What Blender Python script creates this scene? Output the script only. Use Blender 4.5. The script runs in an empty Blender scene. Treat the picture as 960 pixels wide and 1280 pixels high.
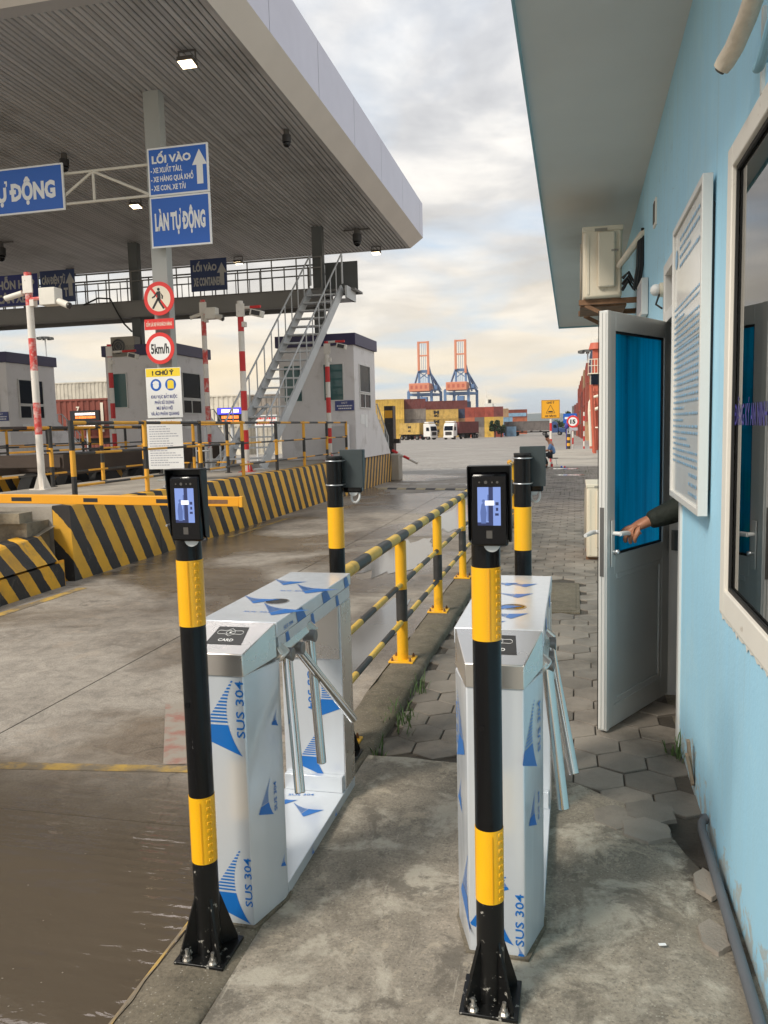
import bpy, bmesh, math, random
from mathutils import Vector, Matrix
random.seed(7)
R = math.radians
S = bpy.context.scene
COL = S.collection

# ------------------------------------------------------------------ camera
cam_d = bpy.data.cameras.new("camera")
cam = bpy.data.objects.new("camera", cam_d); COL.objects.link(cam)
S.camera = cam
cam_d.sensor_fit = 'HORIZONTAL'; cam_d.sensor_width = 36.0; cam_d.lens = 37.5
cam_d.clip_start = 0.05; cam_d.clip_end = 9000
_roll, _pitch, _yaw = R(-1.45), R(6.05), R(13.5)
_f = Vector((-math.sin(_yaw)*math.cos(_pitch), math.cos(_yaw)*math.cos(_pitch), -math.sin(_pitch)))
_r0 = Vector((math.cos(_yaw), math.sin(_yaw), 0)); _u0 = _r0.cross(_f)
_r = _r0*math.cos(_roll) + _u0*math.sin(_roll); _u = -_r0*math.sin(_roll) + _u0*math.cos(_roll)
cam.matrix_world = Matrix(((_r.x, _u.x, -_f.x, 0), (_r.y, _u.y, -_f.y, 0), (_r.z, _u.z, -_f.z, 1.6), (0, 0, 0, 1)))

# ------------------------------------------------------------------ world, sun, exposure
SUN_EL, SUN_AZ = 42, 218          # degrees, azimuth clockwise from +Y
S.view_settings.view_transform = 'Standard'; S.view_settings.look = 'None'
S.view_settings.exposure = 1.05; S.view_settings.gamma = 1.0
W = bpy.data.worlds.new("World"); S.world = W; W.use_nodes = True
nt = W.node_tree; nt.nodes.clear()
def N(nt, t, **k):
    n = nt.nodes.new(t)
    for a, b in k.items(): setattr(n, a, b)
    return n
def math_n(nt, op, a, b=None, clamp=False):
    n = nt.nodes.new('ShaderNodeMath'); n.operation = op; n.use_clamp = clamp
    for i, v in enumerate((a, b)):
        if v is None: continue
        if hasattr(v, 'is_linked'): nt.links.new(v, n.inputs[i])
        else: n.inputs[i].default_value = v
    return n.outputs[0]
def mixc(nt, fac, a, b, mode='MIX'):
    n = nt.nodes.new('ShaderNodeMix'); n.data_type = 'RGBA'; n.blend_type = mode
    for sock, v in ((n.inputs[0], fac), (n.inputs[6], a), (n.inputs[7], b)):
        if hasattr(v, 'is_linked'): nt.links.new(v, sock)
        elif isinstance(v, (int, float)): sock.default_value = v
        else: sock.default_value = (*v[:3], 1)
    return n.outputs[2]
def ramp(nt, val, stops):
    n = nt.nodes.new('ShaderNodeValToRGB'); nt.links.new(val, n.inputs[0])
    e = n.color_ramp.elements
    while len(e) < len(stops): e.new(0.5)
    for i, (p, c) in enumerate(stops):
        e[i].position = p
        e[i].color = (c, c, c, 1) if isinstance(c, (int, float)) else (*c, 1)
    return n.outputs[0]
def noise(nt, vec, scale, detail=4, rough=0.55, dist=0.0):
    n = nt.nodes.new('ShaderNodeTexNoise'); n.inputs['Scale'].default_value = scale
    n.inputs['Detail'].default_value = detail; n.inputs['Roughness'].default_value = rough
    n.inputs['Distortion'].default_value = dist
    nt.links.new(vec, n.inputs['Vector']); return n.outputs['Fac']
sky = N(nt, 'ShaderNodeTexSky', sky_type='NISHITA'); sky.sun_disc = False
sky.sun_elevation = R(SUN_EL); sky.sun_rotation = R(SUN_AZ); sky.air_density = 1.2; sky.dust_density = 2.0
tc = N(nt, 'ShaderNodeTexCoord'); sep = N(nt, 'ShaderNodeSeparateXYZ'); nt.links.new(tc.outputs['Generated'], sep.inputs[0])
zc = math_n(nt, 'MAXIMUM', sep.outputs[2], 0.0)
zd = math_n(nt, 'ADD', zc, 0.13)
comb = N(nt, 'ShaderNodeCombineXYZ')
nt.links.new(math_n(nt, 'DIVIDE', sep.outputs[0], zd), comb.inputs[0])
nt.links.new(math_n(nt, 'DIVIDE', sep.outputs[1], zd), comb.inputs[1])
n1 = noise(nt, comb.outputs[0], 0.85, 7, 0.52, 0.3)
n2 = noise(nt, comb.outputs[0], 1.75, 6, 0.55, 0.25)
cover = ramp(nt, n1, [(0.36, 0.0), (0.52, 1.0)])              # broken overcast
shade = ramp(nt, n2, [(0.32, (0.40, 0.42, 0.46)), (0.48, (0.60, 0.61, 0.635)), (0.62, (0.90, 0.88, 0.85))])
low = ramp(nt, zc, [(0.0, 1.0), (0.08, 0.85), (0.20, 0.30), (0.42, 0.0)])
warm = ramp(nt, noise(nt, comb.outputs[0], 0.55, 3), [(0.35, (0.74, 0.69, 0.60)), (0.65, (0.88, 0.73, 0.50))])
cl = mixc(nt, low, shade, warm)
CK = 9.0
cl = mixc(nt, 1.0, cl, (CK, CK, CK), 'MULTIPLY')
blue = mixc(nt, 0.62, sky.outputs[0], (5.6, 6.5, 7.6))
full = mixc(nt, cover, blue, cl)
bg = N(nt, 'ShaderNodeBackground'); bg.inputs['Strength'].default_value = 0.066
nt.links.new(full, bg.inputs['Color'])
wo = N(nt, 'ShaderNodeOutputWorld'); nt.links.new(bg.outputs[0], wo.inputs['Surface'])
sd = bpy.data.lights.new("sun", 'SUN'); sd.energy = 1.5; sd.angle = R(14); sd.color = (1.0, 0.93, 0.82)
sun = bpy.data.objects.new("sun", sd); COL.objects.link(sun)
_az, _el = R(SUN_AZ), R(SUN_EL)
_sv = Vector((math.sin(_az)*math.cos(_el), math.cos(_az)*math.cos(_el), math.sin(_el)))
sun.rotation_euler = _sv.to_track_quat('Z', 'Y').to_euler()

# ------------------------------------------------------------------ materials
def mat(name, col, rough=0.5, metal=0.0, var=0.0, vs=3.0, bump=0.0, bs=40.0, dirt=None, spec=0.5,
        emit=None, es=1.0, pos=False, rnd=0.0, rvar=0.0, hook=None, ds=2.0, dth=(0.5, 0.72), stretch=None):
    m = bpy.data.materials.new(name); m.use_nodes = True
    t = m.node_tree; b = t.nodes['Principled BSDF']
    b.inputs['Roughness'].default_value = rough; b.inputs['Metallic'].default_value = metal
    b.inputs['Specular IOR Level'].default_value = spec
    c = N(t, 'ShaderNodeRGB').outputs[0]; c.default_value = (*col, 1)
    if pos: v = N(t, 'ShaderNodeNewGeometry').outputs['Position']
    else: v = N(t, 'ShaderNodeTexCoord').outputs['Object']
    if stretch:
        mp = N(t, 'ShaderNodeMapping'); mp.inputs['Scale'].default_value = stretch
        t.links.new(v, mp.inputs[0]); v = mp.outputs[0]
    if var:
        f = noise(t, v, vs, 6, 0.62)
        g = ramp(t, f, [(0.25, 1-var), (0.75, 1+var)])
        c = mixc(t, 1.0, c, g, 'MULTIPLY')
    if rnd:
        oi = N(t, 'ShaderNodeObjectInfo')
        g = ramp(t, oi.outputs['Random'], [(0.0, 1-rnd), (1.0, 1+rnd)])
        c = mixc(t, 1.0, c, g, 'MULTIPLY')
    if dirt:
        f = noise(t, v, ds, 7, 0.65)
        c = mixc(t, ramp(t, f, [(dth[0], 0.0), (dth[1], 1.0)]), c, dirt)
    if rvar:
        f = noise(t, v, vs*1.7, 4)
        t.links.new(ramp(t, f, [(0.3, max(0.02, rough-rvar)), (0.7, min(1, rough+rvar))]), b.inputs['Roughness'])
    if bump:
        bn = N(t, 'ShaderNodeBump'); bn.inputs['Strength'].default_value = bump; bn.inputs['Distance'].default_value = 0.01
        t.links.new(noise(t, v, bs, 5, 0.6), bn.inputs['Height']); t.links.new(bn.outputs[0], b.inputs['Normal'])
    if hook: c = hook(t, b, v, c) or c
    t.links.new(c, b.inputs['Base Color'])
    if emit:
        b.inputs['Emission Color'].default_value = (*emit, 1); b.inputs['Emission Strength'].default_value = es
    return m

def concrete_hook(wet=0.0, wet_scale=0.5, crack=True, dark=(0.06, 0.048, 0.036), grit=1.0):
    def h(t, b, v, c):
        big = noise(t, v, 0.45, 4, 0.6, 0.4)
        c = mixc(t, ramp(t, big, [(0.40, 0.0), (0.66, 0.75)]), c, dark)
        fine = noise(t, v, 95, 3, 0.7)
        c = mixc(t, 1.0, c, ramp(t, fine, [(0.25, 0.62), (0.5, 1.0), (0.78, 1.3)]), 'MULTIPLY')
        med = noise(t, v, 7, 6, 0.7, 0.8)
        c = mixc(t, 1.0, c, ramp(t, med, [(0.28, 0.66), (0.52, 1.0), (0.72, 1.22)]), 'MULTIPLY')
        # grit and exposed stones
        vg = N(t, 'ShaderNodeTexVoronoi', feature='F1'); vg.inputs['Scale'].default_value = 130; t.links.new(v, vg.inputs['Vector'])
        sg = N(t, 'ShaderNodeSeparateColor'); t.links.new(vg.outputs['Color'], sg.inputs[0])
        st = math_n(t, 'MULTIPLY', ramp(t, sg.outputs[0], [(0.80, 0.0), (0.84, 1.0)]), ramp(t, vg.outputs['Distance'], [(0.25, 1.0), (0.45, 0.0)]))
        c = mixc(t, math_n(t, 'MULTIPLY', st, 0.55 * grit), c, mixc(t, ramp(t, sg.outputs[1], [(0.4, 0.0), (0.6, 1.0)]), (0.45, 0.41, 0.34), (0.045, 0.038, 0.03)))
        # hard-edged old stains
        so = noise(t, v, 1.1, 10, 0.72, 0.5)
        c = mixc(t, ramp(t, so, [(0.545, 0.0), (0.565, 0.34), (0.70, 0.0)]), c, dark)
        c = mixc(t, ramp(t, noise(t, v, 2.7, 10, 0.74, 0.5), [(0.58, 0.0), (0.60, 0.30)]), c, tuple(min(1, x*3.1) for x in dark))
        h0 = math_n(t, 'ADD', math_n(t, 'MULTIPLY', fine, 0.5), med)
        if crack:
            vo = N(t, 'ShaderNodeTexVoronoi', feature='DISTANCE_TO_EDGE'); vo.inputs['Scale'].default_value = 0.55
            wv = N(t, 'ShaderNodeVectorMath', operation='ADD'); t.links.new(v, wv.inputs[0])
            nn = N(t, 'ShaderNodeTexNoise'); nn.inputs['Scale'].default_value = 2.2; nn.inputs['Detail'].default_value = 5
            t.links.new(v, nn.inputs['Vector'])
            sc = N(t, 'ShaderNodeVectorMath', operation='SCALE'); sc.inputs['Scale'].default_value = 0.9
            t.links.new(nn.outputs['Color'], sc.inputs[0]); t.links.new(sc.outputs[0], wv.inputs[1])
            t.links.new(wv.outputs[0], vo.inputs['Vector'])
            ck = math_n(t, 'MULTIPLY', ramp(t, vo.outputs['Distance'], [(0.0, 1.0), (0.007, 0.0)]),
                        ramp(t, noise(t, v, 0.9, 2), [(0.50, 0.0), (0.6, 0.55)]))
            c = mixc(t, ck, c, (0.035, 0.03, 0.025))
        if wet:
            wm = ramp(t, noise(t, v, wet_scale, 5, 0.55, 0.5), [(0.5-0.1*wet, 0.0), (0.56-0.06*wet, 1.0)])
            c = mixc(t, wm, c, mixc(t, 1.0, c, (0.58, 0.54, 0.50), 'MULTIPLY'))
            t.links.new(ramp(t, wm, [(0.0, 0.75), (1.0, 0.22)]), b.inputs['Roughness'])
        bn = N(t, 'ShaderNodeBump'); bn.inputs['Strength'].default_value = 0.55; bn.inputs['Distance'].default_value = 0.008
        t.links.new(h0, bn.inputs['Height']); t.links.new(bn.outputs[0], b.inputs['Normal'])
        return c
    return h
def stripe_hook(period, slope, dirty=0.5, duty=0.5):
    """painted slanting black bands across a wall that runs along Y"""
    def h(t, b, v, c):
        s = N(t, 'ShaderNodeSeparateXYZ'); t.links.new(v, s.inputs[0])
        u = math_n(t, 'ADD', s.outputs[1], math_n(t, 'MULTIPLY', math_n(t, 'ADD', s.outputs[2], s.outputs[0]), slope))
        u = math_n(t, 'ADD', u, math_n(t, 'MULTIPLY', math_n(t, 'SUBTRACT', noise(t, v, 7, 5, 0.6), 0.5), 0.05))
        fr = math_n(t, 'FRACT', math_n(t, 'DIVIDE', math_n(t, 'ADD', u, 100.0), period))
        k = math_n(t, 'GREATER_THAN', fr, duty)
        c = mixc(t, k, c, (0.022, 0.021, 0.022))
        f = noise(t, v, 5.5, 8, 0.72, 0.6)
        c = mixc(t, ramp(t, f, [(0.56, 0.0), (0.74, dirty)]), c, (0.19, 0.165, 0.13))
        f2 = noise(t, v, 1.2, 6, 0.6)
        c = mixc(t, ramp(t, f2, [(0.45, 0.0), (0.75, dirty)]), c, (0.075, 0.06, 0.045))
        return c
    return h
def wall_hook(t, b, v, c):
    s = N(t, 'ShaderNodeSeparateXYZ'); t.links.new(v, s.inputs[0])
    mp = N(t, 'ShaderNodeMapping'); mp.inputs['Scale'].default_value = (1, 5, 0.35); t.links.new(v, mp.inputs[0])
    f = noise(t, mp.outputs[0], 1.6, 6, 0.65)
    c = mixc(t, ramp(t, f, [(0.42, 0.0), (0.78, 0.30)]), c, (0.45, 0.60, 0.64))
    # rain streaks under the eave, patches and hairline cracks
    mp = N(t, 'ShaderNodeMapping'); mp.inputs['Scale'].default_value = (1, 14, 0.5); t.links.new(v, mp.inputs[0])
    c = mixc(t, ramp(t, noise(t, mp.outputs[0], 1.5, 5, 0.7), [(0.56, 0.0), (0.80, 0.30)]), c, (0.30, 0.42, 0.44))
    c = mixc(t, ramp(t, noise(t, v, 1.3, 8, 0.7), [(0.55, 0.0), (0.59, 0.16)]), c, (0.55, 0.78, 0.86))
    vo = N(t, 'ShaderNodeTexVoronoi', feature='DISTANCE_TO_EDGE'); vo.inputs['Scale'].default_value = 1.1
    wv3 = N(t, 'ShaderNodeVectorMath', operation='ADD'); n3 = N(t, 'ShaderNodeTexNoise'); n3.inputs['Scale'].default_value = 2.4; n3.inputs['Detail'].default_value = 6; t.links.new(v, n3.inputs['Vector'])
    t.links.new(v, wv3.inputs[0]); t.links.new(n3.outputs['Color'], wv3.inputs[1]); t.links.new(wv3.outputs[0], vo.inputs['Vector'])
    c = mixc(t, math_n(t, 'MULTIPLY', ramp(t, vo.outputs['Distance'], [(0.0, 0.5), (0.004, 0.0)]), ramp(t, noise(t, v, 0.9, 2), [(0.5, 0.0), (0.6, 1.0)])), c, (0.20, 0.28, 0.30))
    # chipped, damp-stained band near the ground
    lo = ramp(t, s.outputs[2], [(0.0, 0.56), (0.10, 0.42), (0.22, 0.15), (0.40, 0.0)])
    f2 = noise(t, v, 9, 8, 0.7, 0.5)
    k = ramp(t, math_n(t, 'ADD', math_n(t, 'MULTIPLY', f2, 0.8), math_n(t, 'MULTIPLY', lo, 0.42)), [(0.60, 0.0), (0.66, 0.75)])
    c = mixc(t, k, c, (0.46, 0.44, 0.38))
    chips = ramp(t, noise(t, v, 26, 4, 0.6), [(0.76, 0.0), (0.78, 0.7)])
    c = mixc(t, chips, c, (0.62, 0.70, 0.72))
    return c

MT = {}
def mk(k, *a, **kw): MT[k] = mat(k, *a, **kw)
mk('road_concrete', (0.358, 0.315, 0.262), 0.68, pos=True, hook=concrete_hook(wet=0.50, wet_scale=0.30, dark=(0.13, 0.105, 0.08)))
mk('yard_concrete', (0.325, 0.300, 0.268), 0.85, pos=True, var=0.10, vs=0.12, hook=concrete_hook(wet=0, crack=False, dark=(0.24, 0.22, 0.195), grit=0.0))
mk('kerb_concrete', (0.185, 0.155, 0.112), 0.92, pos=True, hook=concrete_hook(crack=False, dark=(0.065, 0.055, 0.032), grit=0.9))
def apron_hook(t, b, v, c):
    c = concrete_hook(dark=(0.170, 0.145, 0.108))(t, b, v, c)
    # pale cement scum and dark damp smears
    f = noise(t, v, 3.1, 9, 0.72, 0.35)
    c = mixc(t, ramp(t, f, [(0.51, 0.0), (0.60, 0.72)]), c, (0.47, 0.425, 0.345))
    f = noise(t, v, 4.4, 9, 0.74, 0.4)
    c = mixc(t, ramp(t, f, [(0.54, 0.0), (0.60, 0.72)]), c, (0.120, 0.104, 0.082))
    # trowel and drag scratches
    mp = N(t, 'ShaderNodeMapping'); mp.inputs['Rotation'].default_value = (0, 0, R(38)); mp.inputs['Scale'].default_value = (34, 1.6, 1); t.links.new(v, mp.inputs[0])
    c = mixc(t, ramp(t, noise(t, mp.outputs[0], 1.3, 4, 0.6), [(0.66, 0.0), (0.72, 0.35)]), c, (0.50, 0.46, 0.38))
    # earth where the cement has broken away by the wall
    s = N(t, 'ShaderNodeSeparateXYZ'); t.links.new(v, s.inputs[0])
    lim = math_n(t, 'ADD', math_n(t, 'MULTIPLY', math_n(t, 'SUBTRACT', s.outputs[0], 0.36), 2.0), math_n(t, 'MULTIPLY', math_n(t, 'SUBTRACT', s.outputs[1], 2.75), 0.42))
    k = ramp(t, math_n(t, 'ADD', lim, noise(t, v, 5, 9, 0.7, 0.5)), [(0.60, 0.0), (0.67, 0.92)])
    return mixc(t, k, c, mixc(t, noise(t, v, 45, 4, 0.7), (0.045, 0.037, 0.028), (0.125, 0.10, 0.075)))
mk('apron_concrete', (0.290, 0.252, 0.200), 0.86, pos=True, hook=apron_hook)
mk('dirt', (0.075, 0.062, 0.048), 0.95, pos=True, var=0.35, vs=6, bump=0.9, bs=60)
mk('paver', (0.222, 0.192, 0.158), 0.80, pos=True, var=0.28, vs=2.6, rnd=0.22, rvar=0.15, dirt=(0.075, 0.064, 0.050), ds=1.4, bump=0.5, bs=110)
mk('pad_concrete', (0.36, 0.325, 0.27), 0.8, pos=True, var=0.12, vs=0.6, dirt=(0.2, 0.18, 0.15), ds=0.4)
mk('island_concrete', (0.40, 0.36, 0.30), 0.85, pos=True, var=0.12, vs=1.0, dirt=(0.2, 0.17, 0.14), ds=0.8, bump=0.3, bs=80)
mk('rough_concrete', (0.26, 0.225, 0.165), 0.95, pos=True, var=0.4, vs=2.5, dirt=(0.06, 0.05, 0.04), ds=2.2, bump=1.0, bs=25)
mk('barrier_stripe', (0.80, 0.42, 0.030), 0.62, pos=True, hook=stripe_hook(0.43, 0.60, 0.40), bump=0.25, bs=60)
mk('barrier_stripe_reverse', (0.58, 0.33, 0.07), 0.62, pos=True, hook=stripe_hook(0.36, -0.42, 0.5), bump=0.25, bs=60)
mk('ramp_stripe', (0.80, 0.42, 0.030), 0.66, pos=True, hook=stripe_hook(0.36, 0.70, 0.8), bump=0.5, bs=35)
mk('yellow_paint', (0.88, 0.45, 0.012), 0.42, var=0.10, vs=5, dirt=(0.28, 0.15, 0.03), ds=4, dth=(0.6, 0.8))
mk('arm_yellow', (0.82, 0.36, 0.015), 0.40, var=0.06, vs=2)
mk('rail_yellow', (0.72, 0.46, 0.075), 0.5, var=0.18, vs=9, dirt=(0.2, 0.13, 0.05), ds=6, dth=(0.55, 0.8))
mk('rail_black', (0.032, 0.031, 0.030), 0.48, var=0.35, vs=9, dirt=(0.11, 0.10, 0.085), ds=7, dth=(0.55, 0.85))
mk('fence_yellow', (0.78, 0.38, 0.035), 0.55, var=0.15, vs=4)
mk('reflective_yellow', (0.95, 0.475, 0.006), 0.28, spec=0.6, var=0.04, vs=6)
mk('pole_black', (0.0055, 0.0055, 0.006), 0.27, spec=0.32)
mk('base_black', (0.007, 0.007, 0.007), 0.36, spec=0.35, dirt=(0.34, 0.32, 0.28), ds=34, dth=(0.625, 0.655))
mk('bolt_steel', (0.55, 0.52, 0.48), 0.35, 0.9, dirt=(0.7, 0.69, 0.66), ds=30, dth=(0.5, 0.6))
mk('device_black', (0.004, 0.004, 0.005), 0.12, spec=0.4)
mk('hood_black', (0.009, 0.0095, 0.0105), 0.38, spec=0.35)
mk('hood_green', (0.038, 0.050, 0.052), 0.45, var=0.1, vs=6)
mk('cable_white', (0.68, 0.68, 0.66), 0.5)
mk('zinc', (0.62, 0.63, 0.64), 0.3, 0.9)
def film_hook(t, b, v, c):
    # pale film over steel: streaks, trapped air, small creases and finger dirt
    mp = N(t, 'ShaderNodeMapping'); mp.inputs['Scale'].default_value = (9, 9, 1.1); t.links.new(v, mp.inputs[0])
    a = noise(t, mp.outputs[0], 2.2, 6, 0.65, 0.4)
    w = N(t, 'ShaderNodeTexVoronoi', feature='DISTANCE_TO_EDGE'); w.inputs['Scale'].default_value = 7
    wv2 = N(t, 'ShaderNodeVectorMath', operation='ADD'); nn = N(t, 'ShaderNodeTexNoise'); nn.inputs['Scale'].default_value = 5; t.links.new(v, nn.inputs['Vector'])
    t.links.new(v, wv2.inputs[0]); t.links.new(nn.outputs['Color'], wv2.inputs[1]); t.links.new(wv2.outputs[0], w.inputs['Vector'])
    cre = math_n(t, 'MULTIPLY', ramp(t, w.outputs['Distance'], [(0.0, 1.0), (0.05, 0.0)]), ramp(t, noise(t, v, 4, 2), [(0.50, 0.0), (0.62, 1.0)]))
    bn = N(t, 'ShaderNodeBump'); bn.inputs['Strength'].default_value = 0.005; bn.inputs['Distance'].default_value = 0.01
    t.links.new(math_n(t, 'ADD', a, math_n(t, 'MULTIPLY', cre, 0.8)), bn.inputs['Height']); t.links.new(bn.outputs[0], b.inputs['Normal'])
    t.links.new(ramp(t, a, [(0.3, 0.15), (0.7, 0.27)]), b.inputs['Roughness'])
    c = mixc(t, 1.0, c, ramp(t, a, [(0.3, 0.985), (0.7, 1.015)]), 'MULTIPLY')
    return mixc(t, ramp(t, noise(t, v, 8, 8, 0.75), [(0.68, 0.0), (0.80, 0.08)]), c, (0.36, 0.35, 0.33))
mk('film', (0.68, 0.71, 0.745), 0.24, 0.28, spec=0.5, hook=film_hook)
mk('film_blue', (0.012, 0.150, 0.490), 0.34)
mk('steel', (0.76, 0.72, 0.67), 0.28, 0.9, var=0.05, vs=3, rvar=0.07)
mk('steel_arm', (0.66, 0.64, 0.60), 0.13, 1.0)
mk('steel_dark', (0.25, 0.245, 0.24), 0.35, 0.85)
mk('reader_grey', (0.040, 0.038, 0.036), 0.42)
mk('white_print', (0.86, 0.86, 0.84), 0.45)
mk('blue_wall', (0.395, 0.705, 0.890), 0.62, pos=True, var=0.06, vs=0.7, hook=wall_hook, bump=0.18, bs=55)
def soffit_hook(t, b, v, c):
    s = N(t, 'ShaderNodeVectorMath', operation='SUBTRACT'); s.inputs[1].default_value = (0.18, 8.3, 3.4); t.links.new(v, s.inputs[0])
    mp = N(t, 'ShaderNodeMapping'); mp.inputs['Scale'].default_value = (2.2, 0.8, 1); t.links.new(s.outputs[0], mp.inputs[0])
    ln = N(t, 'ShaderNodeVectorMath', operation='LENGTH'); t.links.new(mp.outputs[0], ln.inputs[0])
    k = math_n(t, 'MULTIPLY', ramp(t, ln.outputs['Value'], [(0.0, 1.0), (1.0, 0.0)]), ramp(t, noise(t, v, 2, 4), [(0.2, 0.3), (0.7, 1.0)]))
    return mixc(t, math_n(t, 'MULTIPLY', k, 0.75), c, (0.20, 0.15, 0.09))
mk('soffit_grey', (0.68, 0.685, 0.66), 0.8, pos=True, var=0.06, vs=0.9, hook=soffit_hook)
mk('eave_blue', (0.26, 0.46, 0.52), 0.65, pos=True, var=0.08, vs=2)
mk('cream_frame', (0.80, 0.755, 0.67), 0.5, pos=True, var=0.05, vs=3, dirt=(0.42, 0.33, 0.23), ds=12, dth=(0.66, 0.74))
mk('alu_grey', (0.62, 0.63, 0.61), 0.38, 0.2, var=0.05, vs=2, spec=0.5)
mk('alu_white', (0.68, 0.67, 0.635), 0.42, 0.1)
mk('rubber', (0.012, 0.012, 0.012), 0.6)
mk('interior', (0.30, 0.29, 0.26), 0.85)
mk('interior_dark', (0.10, 0.10, 0.09), 0.85)
def blue_glass_hook(t, b, v, c):
    mp = N(t, 'ShaderNodeMapping'); mp.inputs['Scale'].default_value = (8, 8, 0.30); t.links.new(v, mp.inputs[0])
    f = noise(t, mp.outputs[0], 1.3, 4, 0.6)
    return mixc(t, ramp(t, f, [(0.35, 0.0), (0.7, 1.0)]), c, (0.000, 0.14, 0.20))
mk('blue_glass', (0.008, 0.54, 0.78), 0.05, spec=0.5, hook=blue_glass_hook)
_t = MT['blue_glass'].node_tree; _b = _t.nodes['Principled BSDF']; _o = [n for n in _t.nodes if n.type == 'OUTPUT_MATERIAL'][0]
_tl = N(_t, 'ShaderNodeBsdfTranslucent'); _ms = N(_t, 'ShaderNodeMixShader'); _ms.inputs[0].default_value = 0.72
_t.links.new(_b.inputs['Base Color'].links[0].from_socket, _tl.inputs[0]); _tp = N(_t, 'ShaderNodeBsdfTransparent'); _tp.inputs[0].default_value = (0.02, 0.55, 0.80, 1); _m2 = N(_t, 'ShaderNodeMixShader'); _m2.inputs[0].default_value = 0.42
_t.links.new(_b.outputs[0], _ms.inputs[1]); _t.links.new(_tl.outputs[0], _ms.inputs[2]); _t.links.new(_ms.outputs[0], _m2.inputs[1]); _t.links.new(_tp.outputs[0], _m2.inputs[2]); _t.links.new(_m2.outputs[0], _o.inputs[0])
def pane_mat(name, tint, trans, rough=0.01):
    m = bpy.data.materials.new(name); m.use_nodes = True; t = m.node_tree; t.nodes.clear()
    o = N(t, 'ShaderNodeOutputMaterial'); mx = N(t, 'ShaderNodeMixShader')
    tr = N(t, 'ShaderNodeBsdfTransparent'); tr.inputs[0].default_value = (*tint, 1)
    gl = N(t, 'ShaderNodeBsdfGlossy'); gl.inputs['Roughness'].default_value = rough
    fr = N(t, 'ShaderNodeFresnel'); fr.inputs['IOR'].default_value = trans
    t.links.new(fr.outputs[0], mx.inputs[0]); t.links.new(tr.outputs[0], mx.inputs[1]); t.links.new(gl.outputs[0], mx.inputs[2])
    t.links.new(mx.outputs[0], o.inputs[0]); MT[name] = m
pane_mat('window_glass', (0.40, 0.43, 0.43), 3.2)
mk('dark_glass', (0.010, 0.014, 0.024), 0.12, spec=0.04)
mk('teal_glass', (0.045, 0.115, 0.115), 0.06, spec=0.4)
mk('sheet_paper', (0.70, 0.69, 0.65), 0.16, pos=True, var=0.08, vs=3)
mk('sheet_blue', (0.26, 0.44, 0.61), 0.5)
mk('purple_print', (0.055, 0.045, 0.28), 0.5)
mk('ac_cream', (0.70, 0.615, 0.475), 0.5, var=0.06, vs=4, dirt=(0.34, 0.27, 0.19), ds=8, dth=(0.62, 0.76))
mk('ac_grille', (0.30, 0.27, 0.22), 0.6)
mk('rust', (0.20, 0.105, 0.055), 0.85, var=0.4, vs=14)
mk('insulation', (0.72, 0.63, 0.50), 0.7, var=0.12, vs=18, bump=0.8, bs=28)
mk('pipe_blue', (0.25, 0.48, 0.60), 0.6)
mk('pvc_grey', (0.105, 0.11, 0.12), 0.5, var=0.12, vs=5)
mk('sleeve', (0.010, 0.014, 0.009), 0.8, var=0.3, vs=12, bump=1.0, bs=20)
mk('skin', (0.36, 0.155, 0.085), 0.5, var=0.16, vs=30, bump=0.25, bs=90)
mk('nail', (0.52, 0.30, 0.22), 0.35)
mk('hair', (0.012, 0.010, 0.009), 0.6)
mk('shirt_blue', (0.15, 0.27, 0.50), 0.8, var=0.15, vs=6)
mk('trousers', (0.022, 0.022, 0.026), 0.85)
mk('shoe', (0.02, 0.018, 0.016), 0.5)
mk('wood', (0.26, 0.20, 0.14), 0.8, var=0.3, vs=8, stretch=(1, 1, 0.15))
# canopy and gate
mk('slat_grey', (0.415, 0.395, 0.38), 0.5, 0.15, var=0.12, vs=0.35, pos=True, rnd=0.14, dirt=(0.20, 0.18, 0.16), ds=0.5, dth=(0.52, 0.8))
mk('slat_gap', (0.10, 0.095, 0.09), 0.8)
mk('fascia_metal', (0.52, 0.50, 0.555), 0.33, 0.45, pos=True, var=0.06, vs=1.2)
mk('fascia_under', (0.64, 0.59, 0.53), 0.5, 0.1, pos=True, var=0.05, vs=1)
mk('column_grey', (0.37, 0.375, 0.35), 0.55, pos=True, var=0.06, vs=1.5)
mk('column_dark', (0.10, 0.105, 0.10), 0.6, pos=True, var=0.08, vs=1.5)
mk('steel_paint', (0.54, 0.55, 0.55), 0.5, pos=True, var=0.1, vs=2.5)
mk('walk_grey', (0.215, 0.205, 0.190), 0.6, pos=True, var=0.08, vs=1.2)
mk('truss_cream', (0.66, 0.62, 0.53), 0.5)
mk('sign_blue', (0.010, 0.110, 0.480), 0.35, spec=0.5)
mk('sign_navy', (0.010, 0.028, 0.105), 0.4)
mk('sign_navy_lit', (0.014, 0.022, 0.165), 0.4)
mk('sign_white', (0.80, 0.80, 0.78), 0.45)
mk('letter_dull', (0.40, 0.39, 0.36), 0.5)
mk('sign_red', (0.70, 0.035, 0.03), 0.4)
mk('sign_cream', (0.78, 0.70, 0.56), 0.45)
mk('sign_yellow', (0.85, 0.62, 0.03), 0.45)
mk('sign_orange', (0.80, 0.38, 0.02), 0.45)
mk('print_black', (0.018, 0.018, 0.02), 0.5)
mk('print_navy', (0.06, 0.075, 0.22), 0.5)
mk('print_grey', (0.42, 0.42, 0.46), 0.6)
mk('lamp_body', (0.09, 0.08, 0.07), 0.5)
mk('lamp_glow', (0.9, 0.85, 0.7), 0.5, emit=(1.0, 0.76, 0.46), es=4.5)
mk('cam_white', (0.72, 0.68, 0.60), 0.5, var=0.08, vs=6)
mk('cam_dark', (0.03, 0.028, 0.027), 0.4)
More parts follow.
